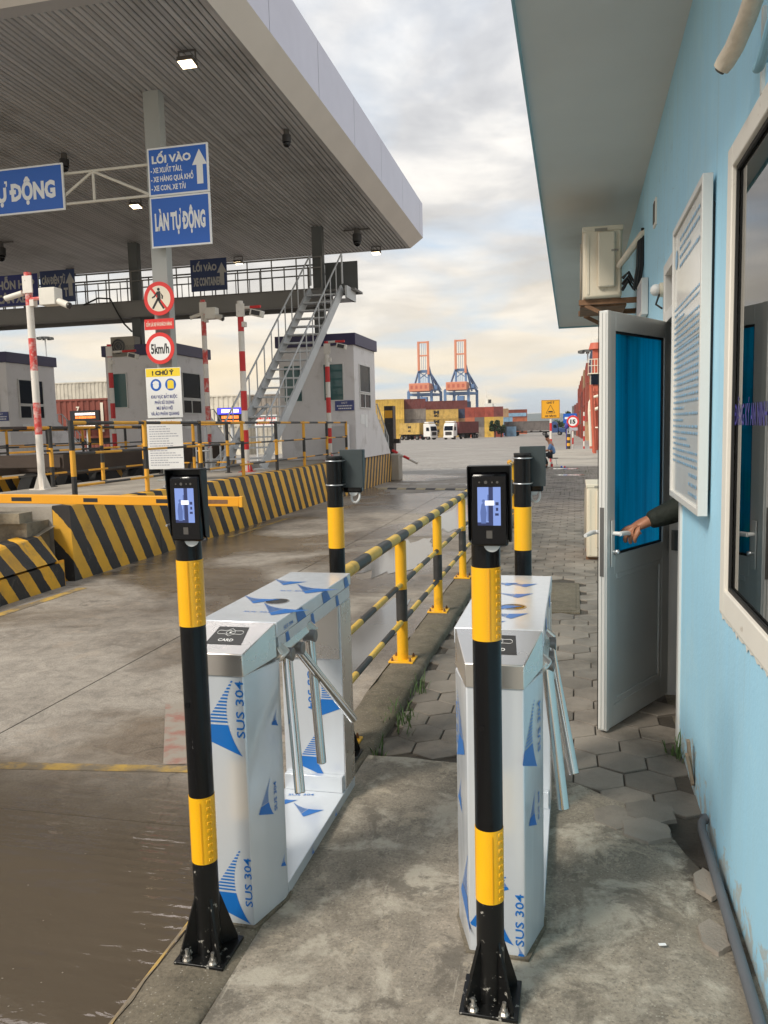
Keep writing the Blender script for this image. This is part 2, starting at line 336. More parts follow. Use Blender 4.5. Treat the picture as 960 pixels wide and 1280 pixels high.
mk('pole_white', (0.74, 0.69, 0.62), 0.55, var=0.08, vs=5, dirt=(0.34, 0.25, 0.18), ds=9, dth=(0.64, 0.72))
mk('pole_red', (0.62, 0.030, 0.030), 0.5, var=0.12, vs=5)
mk('pole_red_worn', (0.62, 0.06, 0.05), 0.55, dirt=(0.70, 0.50, 0.45), ds=13, dth=(0.46, 0.66))
mk('booth_wall', (0.72, 0.69, 0.675), 0.6, var=0.05, vs=1.4, dirt=(0.36, 0.32, 0.28), ds=1.6, dth=(0.55, 0.85))
mk('booth_roof', (0.034, 0.028, 0.085), 0.5)
mk('booth_frame', (0.66, 0.65, 0.62), 0.5)
mk('led_black', (0.01, 0.01, 0.012), 0.4)
mk('led_blue', (0.02, 0.02, 0.3), 0.4, emit=(0.06, 0.05, 0.95), es=0.9)
mk('led_orange', (0.5, 0.12, 0.02), 0.4, emit=(1.0, 0.22, 0.04), es=1.1)
mk('led_white', (0.8, 0.75, 0.7), 0.4, emit=(1.0, 0.8, 0.65), es=1.0)
mk('screen', (0.05, 0.07, 0.12), 0.12, emit=(0.25, 0.36, 0.80), es=0.40)
mk('screen_dark', (0.01, 0.012, 0.03), 0.2, emit=(0.025, 0.035, 0.10), es=0.5)
mk('screen_mid', (0.02, 0.03, 0.06), 0.2, emit=(0.13, 0.20, 0.50), es=0.36)
mk('screen_white', (0.5, 0.5, 0.5), 0.2, emit=(0.80, 0.83, 0.92), es=0.5)
mk('leaf', (0.050, 0.085, 0.028), 0.65, rnd=0.0, var=0.5, vs=1.2)
mk('leaf_dark', (0.028, 0.052, 0.020), 0.7, var=0.5, vs=0.8)
mk('bark', (0.09, 0.065, 0.045), 0.9)
mk('grass', (0.065, 0.115, 0.030), 0.7, var=0.4, vs=20)
mk('hill', (0.10, 0.125, 0.12), 0.95, pos=True, var=0.3, vs=0.004)
mk('tyre', (0.014, 0.014, 0.014), 0.8)
mk('chassis', (0.035, 0.030, 0.027), 0.7)
mk('trailer_brown', (0.065, 0.045, 0.033), 0.8, var=0.2, vs=2)
mk('cab_white', (0.74, 0.72, 0.68), 0.35)
mk('cab_blue', (0.035, 0.075, 0.20), 0.35)
mk('crane_orange', (0.66, 0.23, 0.12), 0.6)
mk('crane_blue', (0.11, 0.21, 0.40), 0.6)
mk('ship_white', (0.68, 0.66, 0.60), 0.6)
mk('tower_red', (0.50, 0.11, 0.06), 0.6, var=0.12, vs=1)
mk('mark_white', (0.62, 0.60, 0.55), 0.7, pos=True, dirt=(0.25, 0.22, 0.19), ds=3, dth=(0.5, 0.75))
mk('mark_yellow', (0.52, 0.33, 0.07), 0.75, pos=True, dirt=(0.20, 0.16, 0.11), ds=5, dth=(0.42, 0.58))
mk('mark_red', (0.31, 0.15, 0.115), 0.7, pos=True, dirt=(0.31, 0.27, 0.22), ds=7, dth=(0.36, 0.52))
mk('paper', (0.8, 0.8, 0.8), 0.6)
mk('plastic_red', (0.65, 0.03, 0.03), 0.4); mk('plastic_blue', (0.03, 0.08, 0.5), 0.4)
mk('hump_black', (0.06, 0.055, 0.05), 0.7); mk('hump_yellow', (0.42, 0.34, 0.20), 0.7, dirt=(0.2, 0.18, 0.15), ds=5)
CONT = {}
for k, c in dict(red=(0.33, 0.065, 0.042), rust=(0.245, 0.058, 0.036), maroon=(0.17, 0.045, 0.04), orange=(0.46, 0.14, 0.07), yellow=(0.62, 0.40, 0.075),
                 ochre=(0.52, 0.345, 0.095), grey=(0.155, 0.135, 0.125), dull=(0.27, 0.235, 0.20), blue=(0.055, 0.115, 0.25), navy=(0.04, 0.055, 0.10),
                 white=(0.62, 0.57, 0.47), tan=(0.40, 0.25, 0.14), lightblue=(0.24, 0.40, 0.55)).items():
    CONT[k] = mat('container_'+k, c, 0.6, var=0.18, vs=0.6, rnd=0.2, dirt=tuple(x*0.5 for x in c), ds=0.9, dth=(0.5, 0.75))
def water_hook(t, b, v, c):
    s = N(t, 'ShaderNodeSeparateXYZ'); t.links.new(v, s.inputs[0])
    return c
# muddy rain water: clear over the thin margin, opaque where it is deep
m = bpy.data.materials.new('muddy_water'); m.use_nodes = True; t = m.node_tree; b = t.nodes['Principled BSDF']; MT['muddy_water'] = m
v = N(t, 'ShaderNodeNewGeometry').outputs['Position']
s = N(t, 'ShaderNodeSeparateXYZ'); t.links.new(v, s.inputs[0])
b.inputs['Base Color'].default_value = (0.105, 0.082, 0.058, 1); b.inputs['Roughness'].default_value = 0.035
b.inputs['Specular IOR Level'].default_value = 0.5; b.inputs['IOR'].default_value = 1.33
# shallow towards its far margin (the pool lies in the dip beside the kerb)
dep = math_n(t, 'SUBTRACT', 3.62, math_n(t, 'ADD', s.outputs[1], math_n(t, 'MULTIPLY', math_n(t, 'SUBTRACT', noise(t, v, 1.3, 5), 0.5), 0.55)))
al = ramp(t, dep, [(0.0, 0.0), (0.04, 0.12), (0.35, 0.55), (1.0, 0.95)])
t.links.new(al, b.inputs['Alpha'])
mpw = N(t, 'ShaderNodeMapping'); mpw.inputs['Scale'].default_value = (1.0, 2.3, 1); mpw.inputs['Rotation'].default_value = (0, 0, R(12)); t.links.new(v, mpw.inputs[0])
w1 = noise(t, mpw.outputs[0], 1.6, 2, 0.4, 0.3); w2 = noise(t, mpw.outputs[0], 17, 2, 0.45, 0.5)
wv = N(t, 'ShaderNodeTexWave', wave_type='RINGS'); wv.inputs['Scale'].default_value = 3.4; wv.inputs['Distortion'].default_value = 1.6
mp2 = N(t, 'ShaderNodeMapping'); mp2.inputs['Location'].default_value = (2.2, 0.2, 0); mp2.inputs['Scale'].default_value = (0.75, 1.5, 1); t.links.new(v, mp2.inputs[0]); t.links.new(mp2.outputs[0], wv.inputs['Vector'])
hh = math_n(t, 'ADD', math_n(t, 'ADD', math_n(t, 'MULTIPLY', w1, 0.45), math_n(t, 'MULTIPLY', math_n(t, 'MULTIPLY', w2, ramp(t, noise(t, v, 0.8, 2), [(0.42, 0.30), (0.62, 1.0)])), 0.075)), math_n(t, 'MULTIPLY', math_n(t, 'MULTIPLY', wv.outputs['Fac'], ramp(t, noise(t, v, 0.9, 2), [(0.42, 0.0), (0.60, 1.0)])), 0.085))
bn = N(t, 'ShaderNodeBump'); bn.inputs['Strength'].default_value = 0.62; bn.inputs['Distance'].default_value = 0.05
t.links.new(hh, bn.inputs['Height']); t.links.new(bn.outputs[0], b.inputs['Normal'])
mk('fleck_sparkle', (0.26, 0.22, 0.17), 0.5)  # pale fleck colour, standing in for glints on the pool
mk('rain_water', (0.15, 0.14, 0.125), 0.10, spec=0.7)

# ------------------------------------------------------------------ mesh helpers
class MB:
    def __init__(s): s.v = []; s.f = []; s.m = []
    def add(s, vs, fs, mi=0):
        o = len(s.v); s.v += [tuple(x) for x in vs]; s.f += [tuple(i+o for i in f) for f in fs]; s.m += [mi]*len(fs); return s
    def box(s, x0, x1, y0, y1, z0, z1, mi=0):
        return s.add([(x0,y0,z0),(x1,y0,z0),(x1,y1,z0),(x0,y1,z0),(x0,y0,z1),(x1,y0,z1),(x1,y1,z1),(x0,y1,z1)],
                     [(0,3,2,1),(4,5,6,7),(0,1,5,4),(1,2,6,5),(2,3,7,6),(3,0,4,7)], mi)
    def bx(s, c, size, rot=None, mi=0):
        M = rot or Matrix.Identity(3); c = Vector(c); h = [k/2 for k in size]
        vs = [c + M @ Vector((sx*h[0], sy*h[1], sz*h[2])) for sz in (-1,1) for sx, sy in ((-1,-1),(1,-1),(1,1),(-1,1))]
        return s.add(vs, [(0,3,2,1),(4,5,6,7),(0,1,5,4),(1,2,6,5),(2,3,7,6),(3,0,4,7)], mi)
    def cyl(s, p0, p1, r0, r1=None, n=16, mi=0, caps=True):
        r1 = r0 if r1 is None else r1; p0 = Vector(p0); p1 = Vector(p1); d = (p1-p0).normalized()
        a = d.orthogonal().normalized(); b = d.cross(a); vs = []
        for p, r in ((p0, r0), (p1, r1)):
            vs += [p + (a*math.cos(2*math.pi*i/n) + b*math.sin(2*math.pi*i/n))*r for i in range(n)]
        fs = [(i, (i+1) % n, n+(i+1) % n, n+i) for i in range(n)]
        if caps: fs += [tuple(range(n-1, -1, -1)), tuple(range(n, 2*n))]
        return s.add(vs, fs, mi)
    def bands(s, p0, p1, r, cuts, mis, n=16):
        """a tube painted in bands: cuts are lengths along it"""
        p0 = Vector(p0); p1 = Vector(p1); L = (p1-p0).length; d = (p1-p0)/L
        ed = [0]+list(cuts)+[L]
        for i in range(len(ed)-1):
            s.cyl(p0+d*ed[i], p0+d*ed[i+1], r, None, n, mis[i % len(mis)], caps=(i in (0, len(ed)-2)))
        return s
    def bar(s, p0, p1, w, h, up=(0,0,1), mi=0):
        p0 = Vector(p0); p1 = Vector(p1); d = (p1-p0).normalized(); up = Vector(up)
        a = d.cross(up); a = a.normalized() if a.length > 1e-4 else Vector((1,0,0)); b = a.cross(d).normalized(); vs = []
        for p in (p0, p1): vs += [p+a*sx*w/2+b*sz*h/2 for sx, sz in ((-1,-1),(1,-1),(1,1),(-1,1))]
        return s.add(vs, [(0,1,2,3),(7,6,5,4),(0,4,5,1),(1,5,6,2),(2,6,7,3),(3,7,4,0)], mi)
    def tube(s, pts, r, n=10, mi=0):
        pts = [Vector(p) for p in pts]; rs = r if isinstance(r, (list, tuple)) else [r]*len(pts); vs = []; a = None
        for i, p in enumerate(pts):
            d = (pts[min(i+1, len(pts)-1)]-pts[max(i-1, 0)]).normalized()
            a = d.orthogonal().normalized() if a is None else (a - d*a.dot(d)).normalized(); b = d.cross(a)
            vs += [p+(a*math.cos(2*math.pi*k/n)+b*math.sin(2*math.pi*k/n))*rs[i] for k in range(n)]
        fs = [(i*n+k, i*n+(k+1) % n, (i+1)*n+(k+1) % n, (i+1)*n+k) for i in range(len(pts)-1) for k in range(n)]
        fs += [tuple(range(n-1, -1, -1)), tuple(range((len(pts)-1)*n, len(pts)*n))]
        return s.add(vs, fs, mi)
    def prism(s, poly, z0, z1, mi=0):
        n = len(poly)
        vs = [(x, y, z0) for x, y in poly]+[(x, y, z1) for x, y in poly]
        return s.add(vs, [tuple(range(n-1, -1, -1)), tuple(range(n, 2*n))]+[(i, (i+1) % n, n+(i+1) % n, n+i) for i in range(n)], mi)
    def extr(s, prof, vec, mi=0):
        n = len(prof); vec = Vector(vec); vs = [Vector(p) for p in prof]; vs += [p+vec for p in vs]
        return s.add(vs, [tuple(range(n-1, -1, -1)), tuple(range(n, 2*n))]+[(i, (i+1) % n, n+(i+1) % n, n+i) for i in range(n)], mi)
    def lathe(s, c, prof, n=20, mi=0):
        c = Vector(c); vs = []
        for r, z in prof: vs += [c+Vector((r*math.cos(2*math.pi*k/n), r*math.sin(2*math.pi*k/n), z)) for k in range(n)]
        fs = [(i*n+k, i*n+(k+1) % n, (i+1)*n+(k+1) % n, (i+1)*n+k) for i in range(len(prof)-1) for k in range(n)]
        fs += [tuple(range(n-1, -1, -1)), tuple(range((len(prof)-1)*n, len(prof)*n))]
        return s.add(vs, fs, mi)
    def ball(s, c, r, n=12, mi=0):
        rr = r if isinstance(r, (tuple, list)) else (r, r, r); m = n//2; vs = []; c = Vector(c)
        for i in range(1, m):
            th = math.pi*i/m
            vs += [c+Vector((rr[0]*math.sin(th)*math.cos(2*math.pi*k/n), rr[1]*math.sin(th)*math.sin(2*math.pi*k/n), rr[2]*math.cos(th))) for k in range(n)]
        vs += [c+Vector((0, 0, rr[2])), c-Vector((0, 0, rr[2]))]; T = len(vs)-2
        fs = [(i*n+k, (i+1)*n+k, (i+1)*n+(k+1) % n, i*n+(k+1) % n) for i in range(m-2) for k in range(n)]
        fs += [(T, k, (k+1) % n) for k in range(n)]+[(T+1, (m-2)*n+(k+1) % n, (m-2)*n+k) for k in range(n)]
        return s.add(vs, fs, mi)
    def quad(s, a, b, c, d, mi=0): return s.add([a, b, c, d], [(0, 1, 2, 3)], mi)
    def mesh(s, name, org=Vector((0, 0, 0)), sharp=35):
        me = bpy.data.meshes.new(name)
        me.from_pydata([(x-org.x, y-org.y, z-org.z) for x, y, z in s.v], [], s.f)
        me.polygons.foreach_set('material_index', s.m)
        bm = bmesh.new(); bm.from_mesh(me); bmesh.ops.recalc_face_normals(bm, faces=bm.faces); bm.to_mesh(me); bm.free()
        if sharp:
            me.polygons.foreach_set('use_smooth', [True]*len(me.polygons)); me.set_sharp_from_angle(angle=R(sharp))
        me.update(); return me
ORG = {}
def M_(m): return MT[m] if isinstance(m, str) else m
def link(name, me, mats, parent=None):
    o = bpy.data.objects.new(name, me); COL.objects.link(o)
    for m in (mats if isinstance(mats, (list, tuple)) else [mats]): me.materials.append(M_(m))
    if parent is not None: o.parent = parent
    return o
def tag(o, label=None, cat=None, group=None, kind=None):
    for k, v in (('label', label), ('category', cat), ('group', group), ('kind', kind)):
        if v: o[k] = v
    return o
def root(name, label, cat, loc=(0, 0, 0), group=None, rz=0):
    o = bpy.data.objects.new(name, None); COL.objects.link(o); o.location = loc; o.rotation_euler = (0, 0, rz)
    o.empty_display_size = 0.1
    ORG[o.name] = Vector(loc) if rz == 0 else Vector((0, 0, 0)); return tag(o, label, cat, group)
def part(parent, name, mb, mats, label=None, sharp=35, bevel=0, kind=None):
    """a part in the coordinates its root was given (world, or local when the root is turned)"""
    org = ORG[parent.name]; o = link(name, mb.mesh(name, org, sharp), mats, parent); ORG[o.name] = org
    if bevel:
        b = o.modifiers.new('edge', 'BEVEL'); b.width = bevel; b.segments = 2; b.limit_method = 'ANGLE'
    if label: o['label'] = label
    if kind: o['kind'] = kind
    return o
def thing(name, mb, mats, label, cat, group=None, sharp=35, loc=None, bevel=0):
    loc = Vector(loc or (0, 0, 0)); o = link(name, mb.mesh(name, loc, sharp), mats); o.location = loc; ORG[o.name] = loc
    if bevel:
        b = o.modifiers.new('edge', 'BEVEL'); b.width = bevel; b.segments = 2; b.limit_method = 'ANGLE'
    return tag(o, label, cat, group)
def struct(name, mb, mats, sharp=35, kind='structure'):
    o = link(name, mb.mesh(name, Vector((0, 0, 0)), sharp), mats); ORG[o.name] = Vector((0, 0, 0)); o['kind'] = kind; return o
def dup(src, loc=None, label=None, group=None, rz=None, parent=None):
    c = src.copy(); COL.objects.link(c); ORG[c.name] = ORG.get(src.name, Vector((0, 0, 0)))
    if parent is not None: c.parent = parent
    if loc is not None: c.location = loc
    if rz is not None: c.rotation_euler = (0, 0, rz)
    if label: c['label'] = label
    if group: c['group'] = group
    for ch in list(src.children): dup(ch, parent=c)
    return c
_tc = {}
def text_mesh(txt, bold=0.0):
    k = (txt, bold)
    if k in _tc: return _tc[k]
    cu = bpy.data.curves.new('t', 'FONT'); cu.body = txt; cu.size = 1; cu.offset = bold; cu.resolution_u = 2
    ob = bpy.data.objects.new('t', cu); COL.objects.link(ob)
    dg = bpy.context.evaluated_depsgraph_get(); me = bpy.data.meshes.new_from_object(ob.evaluated_get(dg))
    vs = [tuple(v.co) for v in me.vertices]; fs = [tuple(p.vertices) for p in me.polygons]
    bpy.data.objects.remove(ob); bpy.data.curves.remove(cu); bpy.data.meshes.remove(me)
    x0 = min(v[0] for v in vs); x1 = max(v[0] for v in vs)
    _tc[k] = (vs, fs, x0, x1); return _tc[k]
def text(mb, txt, o, u, v, h=0.1, w=None, mi=0, bold=0.012, center=False):
    """flat lettering: o origin (baseline start), u and v unit directions, h cap height, w total width"""
    bold *= 1.45
    vs, fs, x0, x1 = text_mesh(txt.replace('Đ', 'D'), bold); vs = list(vs); fs = list(fs)
    for i, ch in enumerate(txt):      # the bar of the crossed D
        if ch == 'Đ':
            a = text_mesh(txt[:i+1].replace('Đ', 'D'), bold); d = text_mesh('D', bold); xl = a[3]-(d[3]-d[2]); k = len(vs); t_ = .045+bold
            vs += [(xl-.10, .365-t_, 0.0004), (xl+.33, .365-t_, 0.0004), (xl+.33, .365+t_, 0.0004), (xl-.10, .365+t_, 0.0004)]; fs.append((k, k+1, k+2, k+3))
    o = Vector(o); u = Vector(u).normalized(); v = Vector(v).normalized()
    sy = h/0.727; sx = w/(x1-x0) if w else sy
    off = -(x1-x0)*sx/2 if center else 0
    nn = u.cross(v); mb.add([o+u*((p[0]-x0)*sx+off)+v*(p[1]*sy)+nn*p[2] for p in vs], fs, mi)
def poly2(mb, pts, o, u, v, mi=0):
    o = Vector(o); u = Vector(u).normalized(); v = Vector(v).normalized()
    mb.add([o+u*a+v*b for a, b in pts], [tuple(range(len(pts)))], mi)
def disc(mb, o, u, v, r, mi=0, n=28, r0=0):
    o = Vector(o); u = Vector(u).normalized(); v = Vector(v).normalized()
    if not r0:
        poly2(mb, [(r*math.cos(2*math.pi*i/n), r*math.sin(2*math.pi*i/n)) for i in range(n)], o, u, v, mi)
    else:
        vs = []
        for q in (r0, r): vs += [o+u*q*math.cos(2*math.pi*i/n)+v*q*math.sin(2*math.pi*i/n) for i in range(n)]
        mb.add(vs, [(i, (i+1) % n, n+(i+1) % n, n+i) for i in range(n)], mi)
ARROW = [(-0.10, 0), (0.10, 0), (0.10, 0.55), (0.24, 0.55), (0, 1.0), (-0.24, 0.55), (-0.10, 0.55)]
def arrow(mb, o, u, v, s, mi=0): poly2(mb, [(a*s, b*s) for a, b in ARROW[:3]+ARROW[6:]], o, u, v, mi); poly2(mb, [(a*s, b*s) for a, b in ARROW[3:6]], o, u, v, mi)
X_, Y_, Z_ = Vector((1, 0, 0)), Vector((0, 1, 0)), Vector((0, 0, 1))
# ================================================================== SETTING
def yard_z(y): return -0.156 if y < 30 else max(-0.156-0.009*(y-30), -1.66)
ys = [-40, -10, 30, 45, 60, 90, 130, 170, 197, 300, 420]
xs = [-500, -120, -60, -30, -5.85, 0, 5, 30, 120, 500]
mb = MB()
vs = [(x, y, yard_z(y)) for y in ys for x in xs]; nx = len(xs)
mb.add(vs, [(j*nx+i, j*nx+i+1, (j+1)*nx+i+1, (j+1)*nx+i) for j in range(len(ys)-1) for i in range(nx-1)])
yard = struct('yard', mb, 'yard_concrete')
mb = MB(); mb.quad((-4000, 420, -1.9), (4000, 420, -1.9), (4000, 6000, -1.9), (-4000, 6000, -1.9)); struct('sea', mb, 'rain_water')

# lane: cast concrete slabs with open joints between them
mb = MB(); mb.quad((-6.2, -8, -0.1545), (-1.22, -8, -0.1545), (-1.22, 29, -0.1545), (-6.2, 29, -0.1545))
road = struct('road', mb, 'dirt')
jy = [-8, -1.4, 3.1, 8.13, 13.26, 18.3, 23.5, 29]; jx = [-6.2, -3.32, -1.22]
for i in range(2):
    for j in range(len(jy)-1):
        g = 0.006; mb = MB()
        mb.box(jx[i]+g, jx[i+1]-g, jy[j]+g, jy[j+1]-g, -0.1540, -0.1500+0.0006*((i+j) % 2))
        part(road, 'concrete_slab', mb, 'road_concrete')
# worn paint on the lane
def sheet(poly, z): m_ = MB(); m_.add([(x, y, z) for x, y in poly], [tuple(range(len(poly)))]); return m_
def pmark(name, poly, m_, z=-0.1465): return part(road, name, sheet(poly, z), m_)
pmark('yellow_line', [(-5.62, 5.6), (-5.50, 5.6), (-5.44, 8.0), (-5.56, 8.0)], 'mark_yellow')
pmark('yellow_line', [(-5.62, 12.2), (-5.52, 12.2), (-5.50, 14.9), (-5.60, 14.9)], 'mark_yellow')
pmark('yellow_line', [(-3.4, 3.42), (-1.9, 3.62), (-1.9, 3.70), (-3.4, 3.51)], 'mark_yellow')
pmark('red_line', [(-2.58, 4.55), (-2.44, 4.58), (-1.98, 3.72), (-2.12, 3.68)], 'mark_red')
pmark('red_line', [(-2.20, 3.98), (-1.3, 4.12), (-1.3, 4.22), (-2.27, 4.10)], 'mark_red', -0.1460)
for k in range(5):
    x = -5.35+k*0.62
    pmark('lane_dash', [(x, 24.2-0.1*k), (x+0.42, 24.12-0.1*k), (x+0.42, 23.92-0.1*k), (x, 24.0-0.1*k)], 'mark_white')
for k in range(6):
    x = -6.1+k*0.75
    part(yard, 'lane_dash', sheet([(x, 32.6), (x+0.5, 32.5), (x+0.5, 32.2), (x, 32.3)], -0.168), 'mark_white')
for a, b in (((-26, 120), (-9, 96)), ((-12, 75), (-3, 62)), ((-40, 150), (-16, 138))):
    (x0, y0), (x1, y1) = a, b
    mb = MB(); mb.add([(x0, y0, yard_z(y0)+.012), (x1, y1, yard_z(y1)+.012), (x1, y1+.5, yard_z(y1+.5)+.012), (x0, y0+.5, yard_z(y0+.5)+.012)], [(0, 1, 2, 3)])
    part(yard, 'lane_line', mb, 'mark_white')

# kerb strip between lane and footpath, its edges worn
rk = random.Random(3); mb = MB(); ring = []
ny = 90
for j in range(ny+1):
    y = 0.4+j*(16.2-0.4)/ny
    e0 = -1.245+rk.uniform(-.008, .008); e1 = -0.985+rk.uniform(-.012, .012); zt = rk.uniform(-.004, .004)
    ring.append([(e0-.004, y, -.17), (e0, y, -.022+zt), (e0+.02, y, zt), (-1.115, y, .004+zt), (e1-.018, y, zt), (e1, y, -.016+zt), (e1+.004, y, -.09)])
vs = [p for r_ in ring for p in r_]
fs = [(j*7+k, j*7+k+1, (j+1)*7+k+1, (j+1)*7+k) for j in range(ny) for k in range(6)]
fs += [tuple(range(7)), tuple(ny*7+k for k in range(6, -1, -1))]
mb.add(vs, fs); kerb = struct('kerb', mb, 'kerb_concrete', sharp=60)
rk2 = random.Random(8); edge = []
for j in range(26):
    y = 0.9+j*0.075; edge.append((y, 0.006+0.010*rk2.random()))
mb = MB()
vs = []
for y, w in edge: vs += [(-1.2545, y, -.02), (-1.232+w, y, .0065)]
mb.add(vs, [(2*j, 2*j+1, 2*j+3, 2*j+2) for j in range(len(edge)-1)]); part(kerb, 'yellow_edge_paint', mb, 'mark_yellow')
for k, (y0, y1) in enumerate(((4.6, 5.9), (6.1, 8.2), (9, 12))):
    mb = MB(); mb.quad((-1.2545, y0, -.06), (-1.2545, y1, -.06), (-1.226, y1, .0075), (-1.226, y0, .0075)); part(kerb, 'yellow_edge_paint', mb, 'mark_yellow')

# muddy rain water standing in the dip of the lane
mb = MB(); mb.quad((-6.1, -3, -0.1445), (-1.236, -3, -0.1445), (-1.236, 3.95, -0.1445), (-6.1, 3.95, -0.1445))
struct('puddle_water', mb, 'muddy_water')

# footpath bed and its hexagonal pavers
mb = MB(); mb.box(-0.99, 0.53, 3.0, 14.2, -0.16, -0.0545); mb.box(-0.99, 0.95, 14.2, 31, -0.16, -0.0545)
path = struct('footpath', mb, 'dirt')
def hexmesh(name, r, t):
    m_ = MB(); vs = []
    for rr, z in ((r, 0), (r, t-.003), (r-.004, t)):
        vs += [(rr*math.cos(R(30+60*k)), rr*math.sin(R(30+60*k)), z) for k in range(6)]
    fs = [(i*6+k, i*6+(k+1) % 6, (i+1)*6+(k+1) % 6, (i+1)*6+k) for i in range(2) for k in range(6)]+[tuple(range(12, 18))]
    m_.add(vs, fs); return m_.mesh(name, sharp=25)
HR = 0.1275; hx = hexmesh('paver', HR, 0.03); dxp = 2*HR*math.cos(R(30))+0.0075; dyp = HR*1.5+0.0065
hx.materials.append(MT['paver']); rp = random.Random(11)
cells = []
row = 0; y = 3.10
while y < 30.9:
    x = -0.92+(dxp/2 if row % 2 else 0); xmax = 0.47 if y < 14.2 else 0.86
    while x < xmax:
        ok = not (-0.26 < x < 0.08 and 6.9 < y < 8.45)
        if y < 3.62: ok = ok and ((x > 0.12 and y > 3.33+0.25*rp.random()) or (x < -0.9 and y > 9))
        if y < 3.78 and x < -0.35: ok = False
        if ok: cells.append((x, y))
        x += dxp
    y += dyp; row += 1
cells.sort(key=lambda c: c[1])
for i, (x, y) in enumerate(cells[:296]):
    o = bpy.data.objects.new('paver', hx); COL.objects.link(o); o.parent = path
    o.location = (x, y, -0.074+rp.uniform(-.003, .003)); o.rotation_euler = (rp.uniform(-.012, .012), rp.uniform(-.012, .012), rp.uniform(-.02, .02))
mb = MB()
for x, y in cells[296:]:
    z = -0.074+rp.uniform(-.004, .003)
    vs = [(x+rr*math.cos(R(30+60*k)), y+rr*math.sin(R(30+60*k)), z+zz) for rr, zz in ((HR, 0), (HR-.004, .030)) for k in range(6)]
    mb.add(vs, [(k, (k+1) % 6, 6+(k+1) % 6, 6+k) for k in range(6)]+[(6, 7, 8, 9, 10, 11)])
part(path, 'far_pavers', mb, 'paver', kind='stuff', sharp=0)

# poured cement apron round the turnstiles, ragged where it meets the pavers
ra = random.Random(5); mb = MB()
top = []; 
ex = [-0.99, -0.93, -0.80, -0.66, -0.52, -0.40, -0.30, -0.18, -0.05, 0.06, 0.13, 0.20, 0.26, 0.33, 0.40, 0.47, 0.514]
ey = [3.66, 3.655, 3.66, 3.65, 3.655, 3.65, 3.63, 3.60, 3.55, 3.47, 3.40, 3.36, 3.34, 3.26, 3.02, 2.86, 2.80]
ny_ = 34
vs = []; nxx = len(ex)
for j in range(ny_+1):
    for x, yt in zip(ex, ey):
        y = -1.6+(yt+1.6)*j/ny_
        z = 0.0+0.006*math.sin(x*7+1)*math.sin(y*2.3)+(-.004 if j == ny_ else 0)
        if x > 0.3: z -= 0.020*((x-0.3)/0.2)*(1 if y > 1.5 else .6)
        vs.append((x, y, z))
fs = [(j*nxx+i, j*nxx+i+1, (j+1)*nxx+i+1, (j+1)*nxx+i) for j in range(ny_) for i in range(nxx-1)]
b0 = len(vs); vs += [(x, yt+.012, -0.09) for x, yt in zip(ex, ey)]
fs += [(ny_*nxx+i, ny_*nxx+i+1, b0+i+1, b0+i) for i in range(nxx-1)]
mb.add(vs, fs); apron = struct('cement_apron', mb, 'apron_concrete', sharp=50)
# bare earth where the apron has broken away, and the few pavers left in it
def blob(cx, cy, rx, ry, z, seed, n=26, am=.22):
    r_ = random.Random(seed); return sheet([(cx+rx*(1+r_.uniform(-am, am))*math.cos(2*math.pi*k/n), cy+ry*(1+r_.uniform(-am, am))*math.sin(2*math.pi*k/n)) for k in range(n)], z)
def lone(x, y, r, seed, z=0.006, sx=1.0, sy=1.0):
    r_ = random.Random(seed); m_ = MB(); n = 24; prof = []
    for k in range(n):
        a = 2*math.pi*k/n; q = r*.866/max(math.cos(a-R(60*j)) for j in range(6))*(1+r_.uniform(-.035, .035)); prof.append((x+q*math.cos(a)*sx, y+q*math.sin(a)*sy))
    vs = [(px, py, z-.012) for px, py in prof]+[(x+(px-x)*.95, y+(py-y)*.95, z+.003) for px, py in prof]
    m_.add(vs, [(k, (k+1) % n, n+(k+1) % n, n+k) for k in range(n)]+[tuple(range(n, 2*n))]); part(apron, 'paver', m_, 'paver')
lone(0.272, 3.13, 0.105, 2, .008); lone(0.300, 3.29, 0.112, 3, .006); lone(0.16, 3.22, 0.10, 6, .004, 1, 1.1); lone(0.445, 2.80, 0.06, 9, .002, .8, 1.6); lone(0.42, 2.50, 0.06, 12, .002, .8, 1.5)

# concrete pad and puddles farther along the path
mb = MB(); mb.box(-1.2, 1.2, 31.2, 53, -0.5, -0.10); struct('concrete_pad', mb, 'pad_concrete')
for nm, c in (('puddle', (-0.38, 29.4, 0.50, 0.5)), ('puddle', (-0.15, 25.8, 0.46, 0.42))):
    struct(nm, blob(*c, -0.038, 21), 'rain_water')
for x, y, w, l in ((-2.3, 10.6, .42, 1.5), (-1.72, 6.4, .26, 1.3), (-2.1, 15.5, .5, 2.4)):
    struct('puddle', blob(x, y, w, l, -0.1455, int(x*10)+90, n=40), 'rain_water')
# specks afloat: litter, and sparkle of the water painted in as pale bits
rf = random.Random(31); mb = MB()
for k in range(90):
    x = -1.3-abs(rf.gauss(0, .75)); y = rf.uniform(1.2, 3.4); q = rf.uniform(.0015, .005)
    a = rf.uniform(0, 3.1); ca, sa = math.cos(a)*q, math.sin(a)*q*.7
    mb.add([(x-ca, y-sa, -.1430), (x+sa, y-ca*.7, -.1430), (x+ca, y+sa, -.1430), (x-sa, y+ca*.7, -.1430)], [(0, 1, 2, 3)])
struct('sparkle_flecks', mb, 'fleck_sparkle', sharp=0, kind='stuff')
